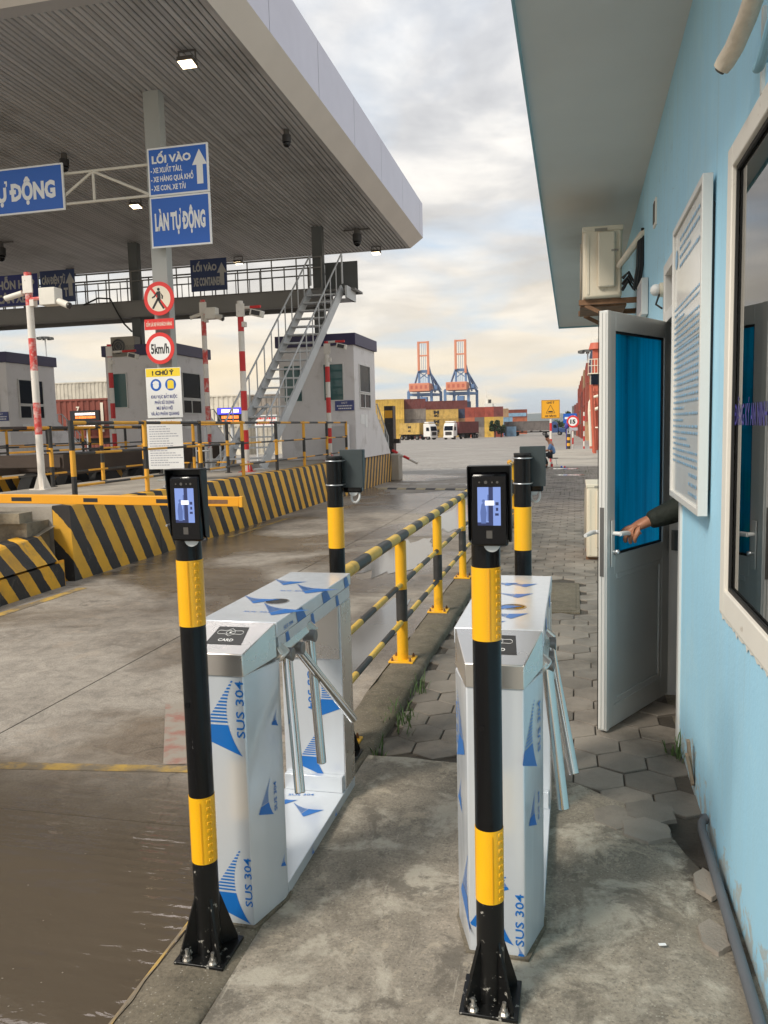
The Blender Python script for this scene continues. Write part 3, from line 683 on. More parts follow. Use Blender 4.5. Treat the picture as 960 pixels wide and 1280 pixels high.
# hills across the water
rh = random.Random(4); mb = MB(); n = 60; vs = []
for i in range(n+1):
    x = -1500+3600*i/n; h = 14+22*math.exp(-((x+150)/260)**2)+16*math.exp(-((x-500)/400)**2)+10*math.exp(-((x+900)/300)**2)+rh.uniform(-2, 2)
    vs += [(x, 2900, -2), (x, 3050, h), (x, 3500, -2)]
mb.add(vs, [(i*3+k, i*3+k+1, i*3+k+4, i*3+k+3) for i in range(n) for k in (0, 1)]); struct('hills', mb, 'hill')

# ================================================================== OFFICE BUILDING (blue wall at the right)
WX = 0.515
bld = root('office_building', 'pale blue rendered office building with deep grey eave', 'building', (WX, 0, 0))
def wall_holes(x0, x1, ycuts, zcuts, holes):
    m_ = MB(); ny, nz = len(ycuts)-1, len(zcuts)-1
    solid = lambda i, j: 0 <= i < ny and 0 <= j < nz and not any(ycuts[i] >= h[0]-1e-6 and ycuts[i+1] <= h[1]+1e-6 and zcuts[j] >= h[2]-1e-6 and zcuts[j+1] <= h[3]+1e-6 for h in holes)
    for i in range(ny):
        for j in range(nz):
            if not solid(i, j): continue
            a, b, c, d = ycuts[i], ycuts[i+1], zcuts[j], zcuts[j+1]
            m_.quad((x0, a, c), (x0, b, c), (x0, b, d), (x0, a, d)); m_.quad((x1, a, c), (x1, b, c), (x1, b, d), (x1, a, d))
            if not solid(i-1, j): m_.quad((x0, a, c), (x1, a, c), (x1, a, d), (x0, a, d))
            if not solid(i+1, j): m_.quad((x0, b, c), (x1, b, c), (x1, b, d), (x0, b, d))
            if not solid(i, j-1): m_.quad((x0, a, c), (x1, a, c), (x1, b, c), (x0, b, c))
            if not solid(i, j+1): m_.quad((x0, a, d), (x1, a, d), (x1, b, d), (x0, b, d))
    return m_
WIN = (0.9, 3.03, 0.93, 2.49); DOOR = (4.15, 5.04, -0.2, 2.49)
part(bld, 'wall', wall_holes(WX, WX+.2, [-2, .9, 3.03, 4.15, 5.04, 14.2], [-.2, .93, 2.49, 3.62], [WIN, DOOR]), 'blue_wall')
# eave: slab dropping slightly away, blue edge
mb = MB(); e0, e1 = 3.60, 3.245
mb.add([(-.262, -2.6, e0+.02), (5, -2.6, e0+.02), (5, 14.45, e1), (-.262, 14.45, e1), (-.262, -2.6, e0+.17), (5, -2.6, e0+.17), (5, 14.45, e1+.15), (-.262, 14.45, e1+.15)],
       [(0, 3, 2, 1), (4, 5, 6, 7), (0, 1, 5, 4), (1, 2, 6, 5), (2, 3, 7, 6), (3, 0, 4, 7)])
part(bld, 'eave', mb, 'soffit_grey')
mb = MB(); mb.add([(-.274, -2.62, e0-.005), (-.262, -2.62, e0-.005), (-.262, 14.47, e1-.025), (-.274, 14.47, e1-.025), (-.274, -2.62, e0+.19), (-.262, -2.62, e0+.19), (-.262, 14.47, e1+.17), (-.274, 14.47, e1+.17)],
       [(0, 3, 2, 1), (4, 5, 6, 7), (0, 1, 5, 4), (1, 2, 6, 5), (2, 3, 7, 6), (3, 0, 4, 7)])
mb.add([(-.262, 14.45, e1-.025), (5, 14.45, e1-.025), (5, 14.47, e1-.025), (-.262, 14.47, e1-.025), (-.262, 14.45, e1+.17), (5, 14.45, e1+.17), (5, 14.47, e1+.17), (-.262, 14.47, e1+.17)],
       [(0, 3, 2, 1), (4, 5, 6, 7), (0, 1, 5, 4), (1, 2, 6, 5), (2, 3, 7, 6), (3, 0, 4, 7)])
part(bld, 'eave_edge', mb, 'eave_blue')
# rooms behind
mb = MB(); mb.quad((.72, -2, .02), (4.6, -2, .02), (4.6, 14.2, .02), (.72, 14.2, .02)); part(bld, 'room_floor', mb, 'interior_dark')
mb = MB()
mb.quad((4.6, -2, 0), (4.6, 14.2, 0), (4.6, 14.2, 3.4), (4.6, -2, 3.4)); mb.quad((.72, -2, 0), (4.6, -2, 0), (4.6, -2, 3.5), (.72, -2, 3.5))
mb.quad((.72, 14.2, 0), (4.6, 14.2, 0), (4.6, 14.2, 3.3), (.72, 14.2, 3.3)); mb.quad((.72, 5.3, 0), (3.0, 5.3, 0), (3.0, 5.3, 3.3), (.72, 5.3, 3.3)); mb.quad((.72, 3.6, 0), (2.2, 3.6, 0), (2.2, 3.6, 3.3), (.72, 3.6, 3.3))
part(bld, 'room_wall', mb, 'interior')
# big window
fr = MB(); F0, F1 = WX-.008, WX+.11
fw = .085
fr.box(F0, F1, 2.958, 3.040, .91, 2.505); fr.box(F0, F1, .9, .985, .91, 2.505)
fr.box(F0, F1, .985, 2.958, 2.43, 2.505); fr.box(F0, F1, .985, 2.958, .91, 1.0)
fr.box(F0+.008, F1, 1.92, 1.985, 1.005, 2.415)
window = part(bld, 'window', fr, 'cream_frame', bevel=.004)
mb = MB()
for a, b in ((1.985, 2.958), (.985, 1.92)):
    mb.box(WX+.006, WX+.014, b-.014, b, 1.0, 2.43); mb.box(WX+.006, WX+.014, a, a+.014, 1.0, 2.43); mb.box(WX+.006, WX+.014, a+.014, b-.014, 2.416, 2.43); mb.box(WX+.006, WX+.014, a+.014, b-.014, 1.0, 1.014)
part(window, 'gasket', mb, 'rubber')
for a, b in ((1.985, 2.958), (.985, 1.92)):
    mb = MB(); mb.box(WX+.016, WX+.022, a, b, 1.0, 2.43); part(window, 'pane', mb, 'window_glass')
mb = MB()
text(mb, 'ĐĂNG KÝ AN NINH', (WX+.0145, 2.942, 1.578), -Y_, Z_, h=.072, w=.47, bold=.006)
part(window, 'lettering', mb, 'purple_print')
# broken mortar round the frame
mb = MB(); rw = random.Random(9); vs = []
n = 120
for k in range(n+1):
    y = 3.05-k*2.1/n; d_ = .006+.010*rw.random()**2+(.016*rw.random() if rw.random() < .12 else 0)
    vs += [(WX-.0045, y, .912), (WX-.0035, y, .909-d_)]
mb.add(vs, [(2*k, 2*k+1, 2*k+3, 2*k+2) for k in range(n)]); vs = []
for k in range(n+1):
    z = .90+k*1.62/n; vs += [(WX-.0045, 3.038, z), (WX-.0035, 3.0415+.008*rw.random()**2, z)]
mb.add(vs, [(2*k, 2*k+1, 2*k+3, 2*k+2) for k in range(n)])
part(window, 'mortar', mb, 'cream_frame')
# door opening: white aluminium frame, transom light, open leaf with blue glass
fr = MB()
fr.box(WX-.012, WX+.13, 4.975, 5.045, -.06, 2.49); fr.box(WX-.012, WX+.13, 4.145, 4.205, -.06, 2.49)
fr.box(WX-.012, WX+.13, 4.205, 4.975, 2.425, 2.49); fr.box(WX-.012, WX+.13, 4.205, 4.975, 2.150, 2.215)
dframe = part(bld, 'door_frame', fr, 'alu_white', bevel=.003)
mb = MB(); mb.box(WX+.05, WX+.056, 4.205, 4.975, 2.215, 2.425); part(dframe, 'transom_pane', mb, 'dark_glass')
mb = MB(); mb.box(WX-.05, WX+.2, 4.1, 5.1, -.2, -.058); part(bld, 'door_step', mb, 'kerb_concrete')
hinge = Vector((.522, 4.935, 0)); free = Vector((.138, 4.25, 0)); dl = (hinge-free); DW = dl.length; dl.normalize(); dn = Vector((dl.y, -dl.x, 0))   # dn faces the camera side
def dp(a, t, z): q = free+dl*a+dn*t; return (q.x, q.y, z)
def dbox(m_, a0, a1, t0, t1, z0, z1, mi=0):
    m_.add([dp(a0,t0,z0), dp(a1,t0,z0), dp(a1,t1,z0), dp(a0,t1,z0), dp(a0,t0,z1), dp(a1,t0,z1), dp(a1,t1,z1), dp(a0,t1,z1)], [(0,3,2,1),(4,5,6,7),(0,1,5,4),(1,2,6,5),(2,3,7,6),(3,0,4,7)], mi); return m_
mb = MB(); zb, zt = -.03, 2.155
dbox(mb, 0, .095, -.022, .022, zb, zt); dbox(mb, DW-.095, DW, -.022, .022, zb, zt)
dbox(mb, .095, DW-.095, -.022, .022, zt-.095, zt); dbox(mb, .095, DW-.095, -.022, .022, zb, zb+.12); dbox(mb, .095, DW-.095, -.022, .022, .80, .90)
door = part(bld, 'door', mb, 'alu_grey', label='open aluminium door leaf with blue film on its glass', bevel=.003)
mb = MB()
for k in range(2):
    dbox(mb, -.004, -.0005, -.018+.020*k, -.004+.020*k, zb+.01, zt-.01)
dbox(mb, 0.001, .034, .0225, .026, zb, zt)
part(door, 'edge_strip', mb, 'alu_white')
mb = MB(); dbox(mb, -.002, .0, -.026, -.0225, zb, zt); part(door, 'seal', mb, 'rubber')
mb = MB(); dbox(mb, .095, DW-.095, -.004, .004, .90, zt-.095); part(door, 'glass', mb, 'blue_glass')
mb = MB(); t0, t1 = .0045, .014
dbox(mb, .095, .106, t0, t1, .90, zt-.095); dbox(mb, DW-.106, DW-.095, t0, t1, .90, zt-.095); dbox(mb, .106, DW-.106, t0, t1, .90, .912); dbox(mb, .106, DW-.106, t0, t1, zt-.107, zt-.095)
part(door, 'glazing_seal', mb, 'rubber')
mb = MB(); dbox(mb, .095, DW-.095, -.008, .008, zb+.12, .80); part(door, 'lower_panel', mb, 'alu_grey')
mb = MB()
dbox(mb, .095, .125, .008, .019, zb+.12, .80); dbox(mb, DW-.125, DW-.095, .008, .019, zb+.12, .80); dbox(mb, .125, DW-.125, .008, .019, zb+.12, zb+.15); dbox(mb, .125, DW-.125, .008, .019, .77, .80)
part(door, 'panel_bead', mb, 'alu_grey', bevel=.004)
mb = MB(); dbox(mb, .038, .072, .0265, .034, .845, 1.09); part(door, 'handle_plate', mb, 'alu_white', bevel=.003)
mb = MB(); hz = 1.022
mb.cyl(dp(.055, .034, hz), dp(.055, .075, hz), .011, n=12); mb.tube([dp(.05, .072, hz), dp(.085, .076, hz), (dp(.13, .075, hz-.004)), dp(.17, .072, hz-.012)], [.012, .0125, .012, .010], 10)
mb.cyl(dp(.055, -.022, hz), dp(.055, -.07, hz), .011, n=12); mb.tube([dp(.05, -.068, hz), dp(.02, -.07, hz), dp(-.05, -.070, hz-.008)], [.012, .0125, .010], 10)
part(door, 'handle', mb, 'cable_white')
mb = MB(); mb.cyl(dp(.055, .034, .925), dp(.055, .050, .925), .009, n=12); mb.ball(dp(.055, .056, .925), .015); part(door, 'key_knob', mb, 'zinc')
mb = MB(); dbox(mb, -.0065, -.0042, -.011, .011, .80, 1.16); part(door, 'lock_plate', mb, 'steel_dark')
mb = MB()
for z in (.3, 1.1, 1.95): mb.cyl((.522+.008, 4.95, z-.05), (.522+.008, 4.95, z+.05), .009, n=10)
part(door, 'hinge', mb, 'alu_white')
mb = MB(); mb.cyl((.60, 5.0, .83), (.60, 5.0, .95), .05, n=20); part(bld, 'cup_holder', mb, 'hood_green')
# little vents and fixings on the wall
mb = MB(); mb.box(WX-.012, WX+.01, 5.60, 5.74, 2.86, 3.03); part(bld, 'vent_plate', mb, 'cream_frame', bevel=.003)
mb = MB(); mb.box(WX-.016, WX-.0125, 5.62, 5.72, 2.88, 3.01); part(bld, 'vent_slot', mb, 'interior_dark')
# far grey notice beside the transom
t = root('wall_sign', 'small grey sign plate on blue wall above the door', 'sign', (WX, 6.35, 2.5))
mb = MB(); mb.box(WX-.05, WX-.004, 6.15, 6.62, 2.36, 2.62); part(t, 'plate', mb, 'alu_white', bevel=.003)
mb = MB(); mb.quad((WX-.051, 6.18, 2.39), (WX-.051, 6.59, 2.39), (WX-.051, 6.59, 2.59), (WX-.051, 6.18, 2.59)); part(t, 'face', mb, 'print_grey')
t = root('wall_lamp', 'small cream lamp fitting on the wall over the door head', 'lamp', (WX, 5.12, 2.36))
mb = MB(); mb.cyl((WX, 5.12, 2.37), (WX-.025, 5.12, 2.37), .042, n=18); part(t, 'base', mb, 'ac_cream')
mb = MB(); mb.ball((WX-.045, 5.12, 2.37), (.035, .04, .036)); part(t, 'dome', mb, 'cable_white')
mb = MB(); mb.tube([(WX-.03, 5.10, 2.34), (WX-.05, 5.07, 2.28), (WX-.02, 5.03, 2.25)], .006, 6); part(t, 'cable', mb, 'rubber')
# notice board
t = root('notice_board', 'tall framed notice of blue printed rules on blue wall', 'notice board', (WX, 3.78, 1.87))
BX = WX-.050; b0, b1, c0, c1 = 3.305, 4.262, 1.222, 2.515
mb = MB(); mb.box(BX, WX-.012, b0, b0+.028, c0, c1); mb.box(BX, WX-.012, b1-.028, b1, c0, c1); mb.box(BX, WX-.012, b0+.028, b1-.028, c1-.028, c1); mb.box(BX, WX-.012, b0+.028, b1-.028, c0, c0+.028)
part(t, 'frame', mb, 'alu_white', bevel=.002)
mb = MB(); mb.box(BX+.012, WX-.014, b0+.028, b1-.028, c0+.028, c1-.028); part(t, 'sheet', mb, 'sheet_paper')
mb = MB(); mb.quad((BX+.0105, b0+.03, 1.94), (BX+.0105, b1-.03, 1.94), (BX+.0105, b1-.03, c1-.03), (BX+.0105, b0+.03, c1-.03)); part(t, 'pasted_page', mb, 'sheet_paper')
rb = random.Random(17); mb = MB()
def print_lines(m_, x, ya, yb, ztop, zbot, n, h, mi=0, rr=rb, ind=0):
    """small print too fine to read: words as short marks, line by line"""
    for k in range(n):
        z = ztop-(ztop-zbot)*k/(n-1); y = yb-ind; end = ya+(0 if rr.random() < .65 else (yb-ya)*rr.uniform(.1, .6))
        while y > end:
            w = rr.uniform(.012, .05)
            m_.quad((x, y, z), (x, max(end, y-w), z), (x, max(end, y-w), z+h), (x, y, z+h), mi); y -= w+.016
print_lines(mb, BX+.0085, b0+.08, b1-.05, 2.12, 1.40, 27, .0105)
print_lines(mb, BX+.0085, b0+.08, b0+.34, 1.36, 1.28, 3, .014)
print_lines(mb, BX+.0085, b0+.12, b1-.22, 2.42, 2.30, 4, .016)
disc(mb, (BX+.0085, b1-.10, 2.36), -Y_, Z_, .045, n=20); 
part(t, 'print', mb, 'sheet_blue', kind='stuff')
for q in (b0+.02, b1-.06): mb = MB(); mb.box(WX-.0115, WX-.001, q, q+.04, c0+.1, c1-.1); part(t, 'batten', mb, 'print_black')
# air conditioner on the wall beyond the door
def condenser(name, label, x0, x1, y0, y1, z0, z1, group=None):
    t = root(name, label, 'air conditioner', ((x0+x1)/2, (y0+y1)/2, z0), group)
    mb = MB(); mb.box(x0, x1, y0, y1, z0, z1); part(t, 'case', mb, 'ac_cream', bevel=.02)
    mb = MB(); mb.box(x0-.006, x1+.008, y0-.006, y1+.006, z1-.035, z1+.006); part(t, 'lid', mb, 'ac_cream', bevel=.006)
    w = x1-x0; h = z1-z0
    mb = MB(); mb.box(x0+w*.38, x0+w*.82, y0-.035, y0, z0+h*.14, z0+h*.92); part(t, 'service_cover', mb, 'ac_cream', bevel=.012)
    mb = MB(); mb.box(x0+w*.10, x0+w*.16, y0-.006, y0, z0+.03, z1-.06); mb.box(x0+w*.90, x0+w*.95, y0-.006, y0, z0+.03, z1-.06); part(t, 'corner_rib', mb, 'ac_cream')
    mb = MB(); mb.box(x0+w*.3, x0+w*.62, y0-.009, y0-.004, z1-.034, z1-.012); mb.box(x0+w*.72, x0+w*.9, y0-.038, y0-.0355, z1-.20, z1-.185); part(t, 'grip', mb, 'ac_grille')
    mb = MB(); yc = (y0+y1)/2; zc_ = (z0+z1)/2; rr = h*.42
    for q in (1, .8, .6, .4, .2):
        pts = [(x0-.014, yc+rr*q*math.cos(2*math.pi*k/24), zc_+rr*q*math.sin(2*math.pi*k/24)) for k in range(25)]; mb.tube(pts, .006, 5)
    part(t, 'fan_guard', mb, 'ac_grille')
    return t
t = condenser('wall_condenser', 'weathered cream outdoor air conditioner on rusty wall bracket', .062, .36, 6.7, 7.5, 2.575, 3.12)
mb = MB()
for y in (6.76, 7.42): mb.box(.03, WX-.002, y-.02, y+.02, 2.532, 2.572); mb.bar((.08, y, 2.53), (WX-.002, y, 2.30), .03, .03)
mb.box(.04, .40, 6.80, 7.38, 2.52, 2.545)
part(t, 'bracket', mb, 'rust')
mb = MB(); mb.tube([(.33, 6.68, 2.80), (.38, 6.64, 2.86), (.45, 6.62, 2.95), (.50, 6.60, 3.02), (.54, 6.60, 3.04)], [.022, .026, .027, .026, .024], 10); part(t, 'pipe', mb, 'insulation')
mb = MB()
for k in range(3): mb.tube([(.36, 6.66-.02*k, 2.62+.04*k), (.40, 6.60, 2.68+.03*k), (.44+.02*k, 6.58, 2.60), (.47+.015*k, 6.58, 2.78), (.475+.015*k, 6.60, 2.98+.04*k), (.53, 6.62, 3.02)], .014, 7)
part(t, 'cables', mb, 'rubber')
t = condenser('floor_condenser', 'beige outdoor air conditioner standing low on the pavers', .135, .43, 9.75, 10.6, -.01, .86)
mb = MB(); mb.box(.13, .45, 9.8, 9.88, -.05, -.01); mb.box(.13, .45, 10.45, 10.53, -.05, -.01); part(t, 'foot', mb, 'rust')
# wrapped pipe and blue pipe high up near the window
t = root('wrapped_pipe', 'wrapped cream pipe and blue pipe leaving the wall high up', 'pipe', (.47, 2.5, 2.62))
mb = MB(); mb.tube([(.415, 2.625, 2.615), (.425, 2.612, 2.628), (.438, 2.56, 2.642), (.445, 2.42, 2.658), (.448, 2.25, 2.69), (.45, 1.9, 2.78)], [.024, .0275, .027, .026, .026, .026], 16); part(t, 'lagging', mb, 'insulation')
mb = MB(); mb.cyl((.4145, 2.626, 2.614), (.411, 2.630, 2.610), .015, n=14); part(t, 'open_end', mb, 'interior_dark')
mb = MB(); mb.tube([(.52, 2.40, 2.56), (.475, 2.385, 2.53), (.462, 2.365, 2.505), (.46, 2.33, 2.495), (.46, 2.28, 2.51), (.46, 2.20, 2.545), (.465, 2.0, 2.64)], .013, 10); part(t, 'drain_pipe', mb, 'pipe_blue')
mb = MB(); mb.box(WX-.010, WX+.001, 2.525, 2.545, 2.50, 2.73); part(t, 'clip', mb, 'sheet_paper')
# conduit lying along the wall foot
t = root('drain_pipe', 'grey plastic pipe lying along foot of blue wall', 'pipe', (.48, 2.4, .02))
mb = MB(); mb.tube([(.500, 3.215, .030), (.484, 3.19, .026), (.478, 3.14, .022), (.476, 2.7, .018), (.472, 2.2, .018), (.47, 1.2, .018), (.47, .3, .018)], .0165, 12); part(t, 'tube', mb, 'pvc_grey')
mb = MB(); mb.cyl((.505, 3.218, .030), (.486, 3.212, .031), .020, n=12); part(t, 'elbow', mb, 'pvc_grey')
mb = MB(); mb.bx((.497, 3.62, .09), (.014, .035, .20), Matrix.Rotation(-.10, 3, 'Y')); mb.bx((.492, 3.60, .07), (.012, .03, .13), Matrix.Rotation(-.2, 3, 'Y'))
thing('wood_offcut', mb, 'wood', 'splintered wooden offcut propped against foot of blue wall', 'wood', loc=(.49, 3.62, 0))
mb = MB(); mb.bx((.259, 2.41, .012), (.022, .010, .002), Matrix.Rotation(.25, 3, 'Z')); thing('paper_scrap', mb, 'paper', 'tiny white paper scrap on the grey cement', 'litter', loc=(.259, 2.41, .01))
mb = MB(); mb.box(-.235, .045, 7.0, 8.32, -.064, -.040); mb.box(-.20, .01, 7.06, 8.26, -.040, -.036)
thing('inspection_cover', mb, 'kerb_concrete', 'square concrete inspection cover set among the pavers', 'manhole cover', loc=(-.1, 7.6, -.05), bevel=.004)
t = root('drink_bottle', 'red and blue drinks bottle lying in a small puddle', 'bottle', (-.38, 29.4, -.04))
for nm, a, b, r0, r1, m_ in (('blue_end', -.50, -.44, .04, .04, 'plastic_blue'), ('label_band', -.44, -.39, .041, .041, 'cable_white'), ('red_end', -.39, -.33, .04, .03, 'plastic_red'), ('cap', -.33, -.31, .015, .015, 'plastic_blue')):
    mb = MB(); mb.cyl((a, 29.4, .02), (b, 29.4, .02), r0, r1, 14); part(t, nm, mb, m_)
# weeds
def weeds(pts, seed, h=.12):
    r_ = random.Random(seed); m_ = MB()
    for x, y, z, n, sp in pts:
        for _ in range(n):
            a = r_.uniform(0, 6.28); px, py = x+r_.gauss(0, sp*.5), y+r_.gauss(0, sp); l = h*r_.uniform(.4, 1.1); lean = r_.uniform(.2, .9)*l
            dx, dy = math.cos(a)*lean, math.sin(a)*lean; w = .004
            nx_, ny_2 = -math.sin(a)*w, math.cos(a)*w
            m_.add([(px-nx_, py-ny_2, z), (px+nx_, py+ny_2, z), (px+dx*.5+nx_*.7, py+dy*.5+ny_2*.7, z+l*.75), (px+dx, py+dy, z+l), (px+dx*.5-nx_*.7, py+dy*.5-ny_2*.7, z+l*.75)], [(0, 1, 2, 3, 4)])
    return m_
struct('weeds', weeds([(-.965, 4.25, -.06, 60, .10), (-.95, 4.75, -.06, 26, .06), (-.96, 3.75, -.06, 14, .06), (.48, 4.02, -.06, 26, .05), (.85, 26, -.06, 300, 1.5), (.75, 20, -.06, 120, 2)], 3), 'grass', sharp=0, kind='stuff')
# ================================================================== FACE TERMINAL POSTS
def face_post(x, y, label, hood_dx, facing, z0=0.0, worn=True):
    """black and yellow post carrying a face reader under a rain hood; facing -1 looks towards -Y"""
    t = root('terminal_post', label, 'access terminal', (x, y, z0), 'face terminal posts at the turnstiles')
    rr = .038; mb = MB()
    ed = [0.012, .305, .512, 1.035, 1.230, 1.462]; ms = [2, 1, 0, 1, 0]
    for k in range(5): mb.cyl((x, y, z0+ed[k]), (x, y, z0+ed[k+1]), rr+(.0012 if ms[k] == 1 else 0), None, 28, ms[k], caps=True)
    part(t, 'pole', mb, ['pole_black', 'reflective_yellow', 'base_black'])
    # raised beads down the edge of each reflective sleeve
    mb = MB()
    for za, zb_ in ((.305, .512), (1.035, 1.230)):
        n = 9
        for k in range(n):
            for an in (R(-38), R(-22)):
                a = an if facing < 0 else math.pi+an
                px, py = x+(rr+.001)*math.cos(a), y+(rr+.001)*math.sin(a)
                mb.bx((px, py, z0+za+.012+(zb_-za-.024)*k/(n-1)), (.004, .009, .011), Matrix.Rotation(a, 3, 'Z'))
    part(t, 'sleeve_beads', mb, 'reflective_yellow', bevel=.0015, kind='stuff')
    mb = MB()
    for za in (.305, 1.035): mb.bx((x+.012, y+facing*(rr+.0015), z0+za+.1), (.0012, .0012, .19))
    part(t, 'sleeve_seam', mb, 'sign_orange')
    mb = MB(); mb.cyl((x, y, z0+1.462), (x, y, z0+1.470), rr+.001, None, 28); part(t, 'pole_cap', mb, 'rubber')
    mb = MB(); mb.cyl((x-.012, y+facing*(rr-.004), z0+.80), (x-.012, y+facing*(rr+.0012), z0+.80), .0085, n=14); part(t, 'cable_hole', mb, 'device_black')
    mb = MB(); mb.box(x-.080, x+.080, y-.080, y+.080, z0+.001, z0+.012); part(t, 'base_plate', mb, 'base_black', bevel=.002)
    for k in range(4):
        a = R(45+90*k); d = Vector((math.cos(a), math.sin(a), 0)); n_ = Vector((-d.y, d.x, 0))*.004; p = Vector((x, y, z0+.0125))
        mb = MB(); pr = [p+d*(rr-.002), p+d*.092, p+d*.092+Z_*.012, p+d*(rr-.002)+Z_*.185]
        mb.extr([q-n_ for q in pr], n_*2); part(t, 'gusset', mb, 'base_black')
    for sx, sy in ((-1, -1), (1, -1), (1, 1), (-1, 1)):
        bx, by = x+sx*.072, y+sy*.045 if sx else y
        by = y+sy*.064; bx = x+sx*.042
        mb = MB(); mb.cyl((bx, by, z0+.012), (bx, by, z0+.016), .015, n=16); mb.cyl((bx, by, z0+.016), (bx, by, z0+.028), .0105, n=6); mb.cyl((bx, by, z0+.028), (bx, by, z0+.047), .0055, n=10)
        part(t, 'anchor_bolt', mb, 'bolt_steel')
    # hood: back plate, roof and two cheeks, open towards the reader
    hx_ = x+hood_dx; yb = y+facing*(rr+.001) if facing < 0 else y+(rr+.001)
    f = facing; hw = .0535 if facing < 0 else .056; zt = z0+1.498; zb_ = z0+(1.300 if facing < 0 else 1.318)
    def fb(m_, a0, a1, d0, d1, c0, c1, mi=0): m_.box(hx_+a0, hx_+a1, min(yb+f*d0, yb+f*d1), max(yb+f*d0, yb+f*d1), c0, c1, mi)
    mb = MB(); fb(mb, -hw, hw, 0, .003, zb_, zt); fb(mb, -hw, hw, .003, .046, zt-.003, zt)
    for s in (-1, 1):
        a = hx_+s*hw; pr = [(a-.0015, yb+f*.003, zb_), (a-.0015, yb+f*.026, zb_+.008), (a-.0015, yb+f*.044, zt-.003), (a-.0015, yb+f*.003, zt-.003)]
        mb.extr(pr, (.003, 0, 0))
    hood = part(t, 'rain_hood', mb, 'hood_black' if facing < 0 else 'hood_green', bevel=.001)
    mb = MB(); fb(mb, -.0475, .0475, .006, .036, z0+1.293, z0+1.480); dev = part(t, 'reader', mb, 'device_black', bevel=.008)
    mb = MB(); fb(mb, -.0425, .0425, .036, .0385, z0+1.299, z0+1.472); part(dev, 'front_glass', mb, 'device_black', bevel=.002)
    d = .0392
    def sq(m_, a0, a1, c0, c1, dd=d, mi=0): m_.quad((hx_+a0, yb+f*dd, z0+c0), (hx_+a1, yb+f*dd, z0+c0), (hx_+a1, yb+f*dd, z0+c1), (hx_+a0, yb+f*dd, z0+c1), mi)
    mb = MB(); sq(mb, -.029, .029, 1.347, 1.444); scr = part(dev, 'screen', mb, 'screen')
    mb = MB(); e = d+.0003
    sq(mb, -.001, .010, 1.347, 1.444, e); sq(mb, -.029, -.001, 1.347, 1.355, e); sq(mb, .015, .024, 1.372, 1.378, e); sq(mb, .017, .023, 1.384, 1.392, e); sq(mb, .016, .024, 1.398, 1.406, e)
    part(scr, 'picture_dark', mb, 'screen_dark')
    mb = MB(); e = d+.0006
    poly2(mb, [(-.020, 1.352), (-.008, 1.352), (-.006, 1.38), (-.010, 1.400), (-.014, 1.406), (-.019, 1.400), (-.022, 1.38)], (hx_, yb+f*e, z0), X_, Z_)
    disc(mb, (hx_-.0135, yb+f*(e+.0001), z0+1.409), X_, Z_, .0042, n=12)
    sq(mb, -.004, -.001, 1.358, 1.425, e); part(scr, 'picture_figure', mb, 'screen_mid')
    mb = MB(); sq(mb, -.010, .013, 1.398, 1.410, d+.0009); part(scr, 'picture_caption', mb, 'screen_white')
    mb = MB(); sq(mb, -.0075, .0075, 1.314, 1.334, d+.0002); part(dev, 'finger_window', mb, 'lamp_body')
    mb = MB()
    for a, r_ in ((-.024, .0022), (-.008, .0042), (.008, .0022), (.021, .0032)): disc(mb, (hx_+a, yb+f*(d+.0002), z0+1.456), X_, Z_, r_, n=14)
    part(dev, 'lenses', mb, 'lamp_body')
    mb = MB(); mb.cyl((hx_+.004, yb+f*.012, z0+1.297), (hx_+.004, yb+f*.019, z0+1.297), .021, n=22); part(t, 'cable_gland', mb, 'cable_white')
    if facing > 0:
     mb = MB(); pts = [(hx_+.012+.02*math.cos(a), yb+f*.02+.012*math.sin(a), z0+1.275+.028*math.sin(a)) for a in [2*math.pi*k/16 for k in range(17)]]
     mb.tube(pts, .0055, 8); part(t, 'cable_loop', mb, 'cable_white')
    for zz in (1.335, 1.448):
        mb = MB(); pts = [(x-.041*1.0, y+f*.05, z0+zz)]+[(x+.041*math.cos(a), y-f*.041*math.sin(a), z0+zz) for a in [math.pi*(1-k/14) for k in range(15)]]+[(x+.041, y+f*.05, z0+zz)]
        mb.tube(pts, .003, 8); mb.cyl((x+.036, y+f*.045, z0+zz), (x+.062, y+f*.045, z0+zz), .006, n=6); part(t, 'u_bolt', mb, 'zinc')
    return t
face_post(-1.099, 2.121, 'face reader post on the kerb corner beside the muddy pool', .034, -1)
face_post(-.228, 2.085, 'face reader post standing on cement before the turnstile nearer the blue wall', .018, -1)
face_post(-1.105, 3.62, 'post with rain hood seen from behind at the railing end', .072, 1)
face_post(-.228, 3.62, 'post with rain hood seen from behind, standing nearer the pavers', .042, 1)

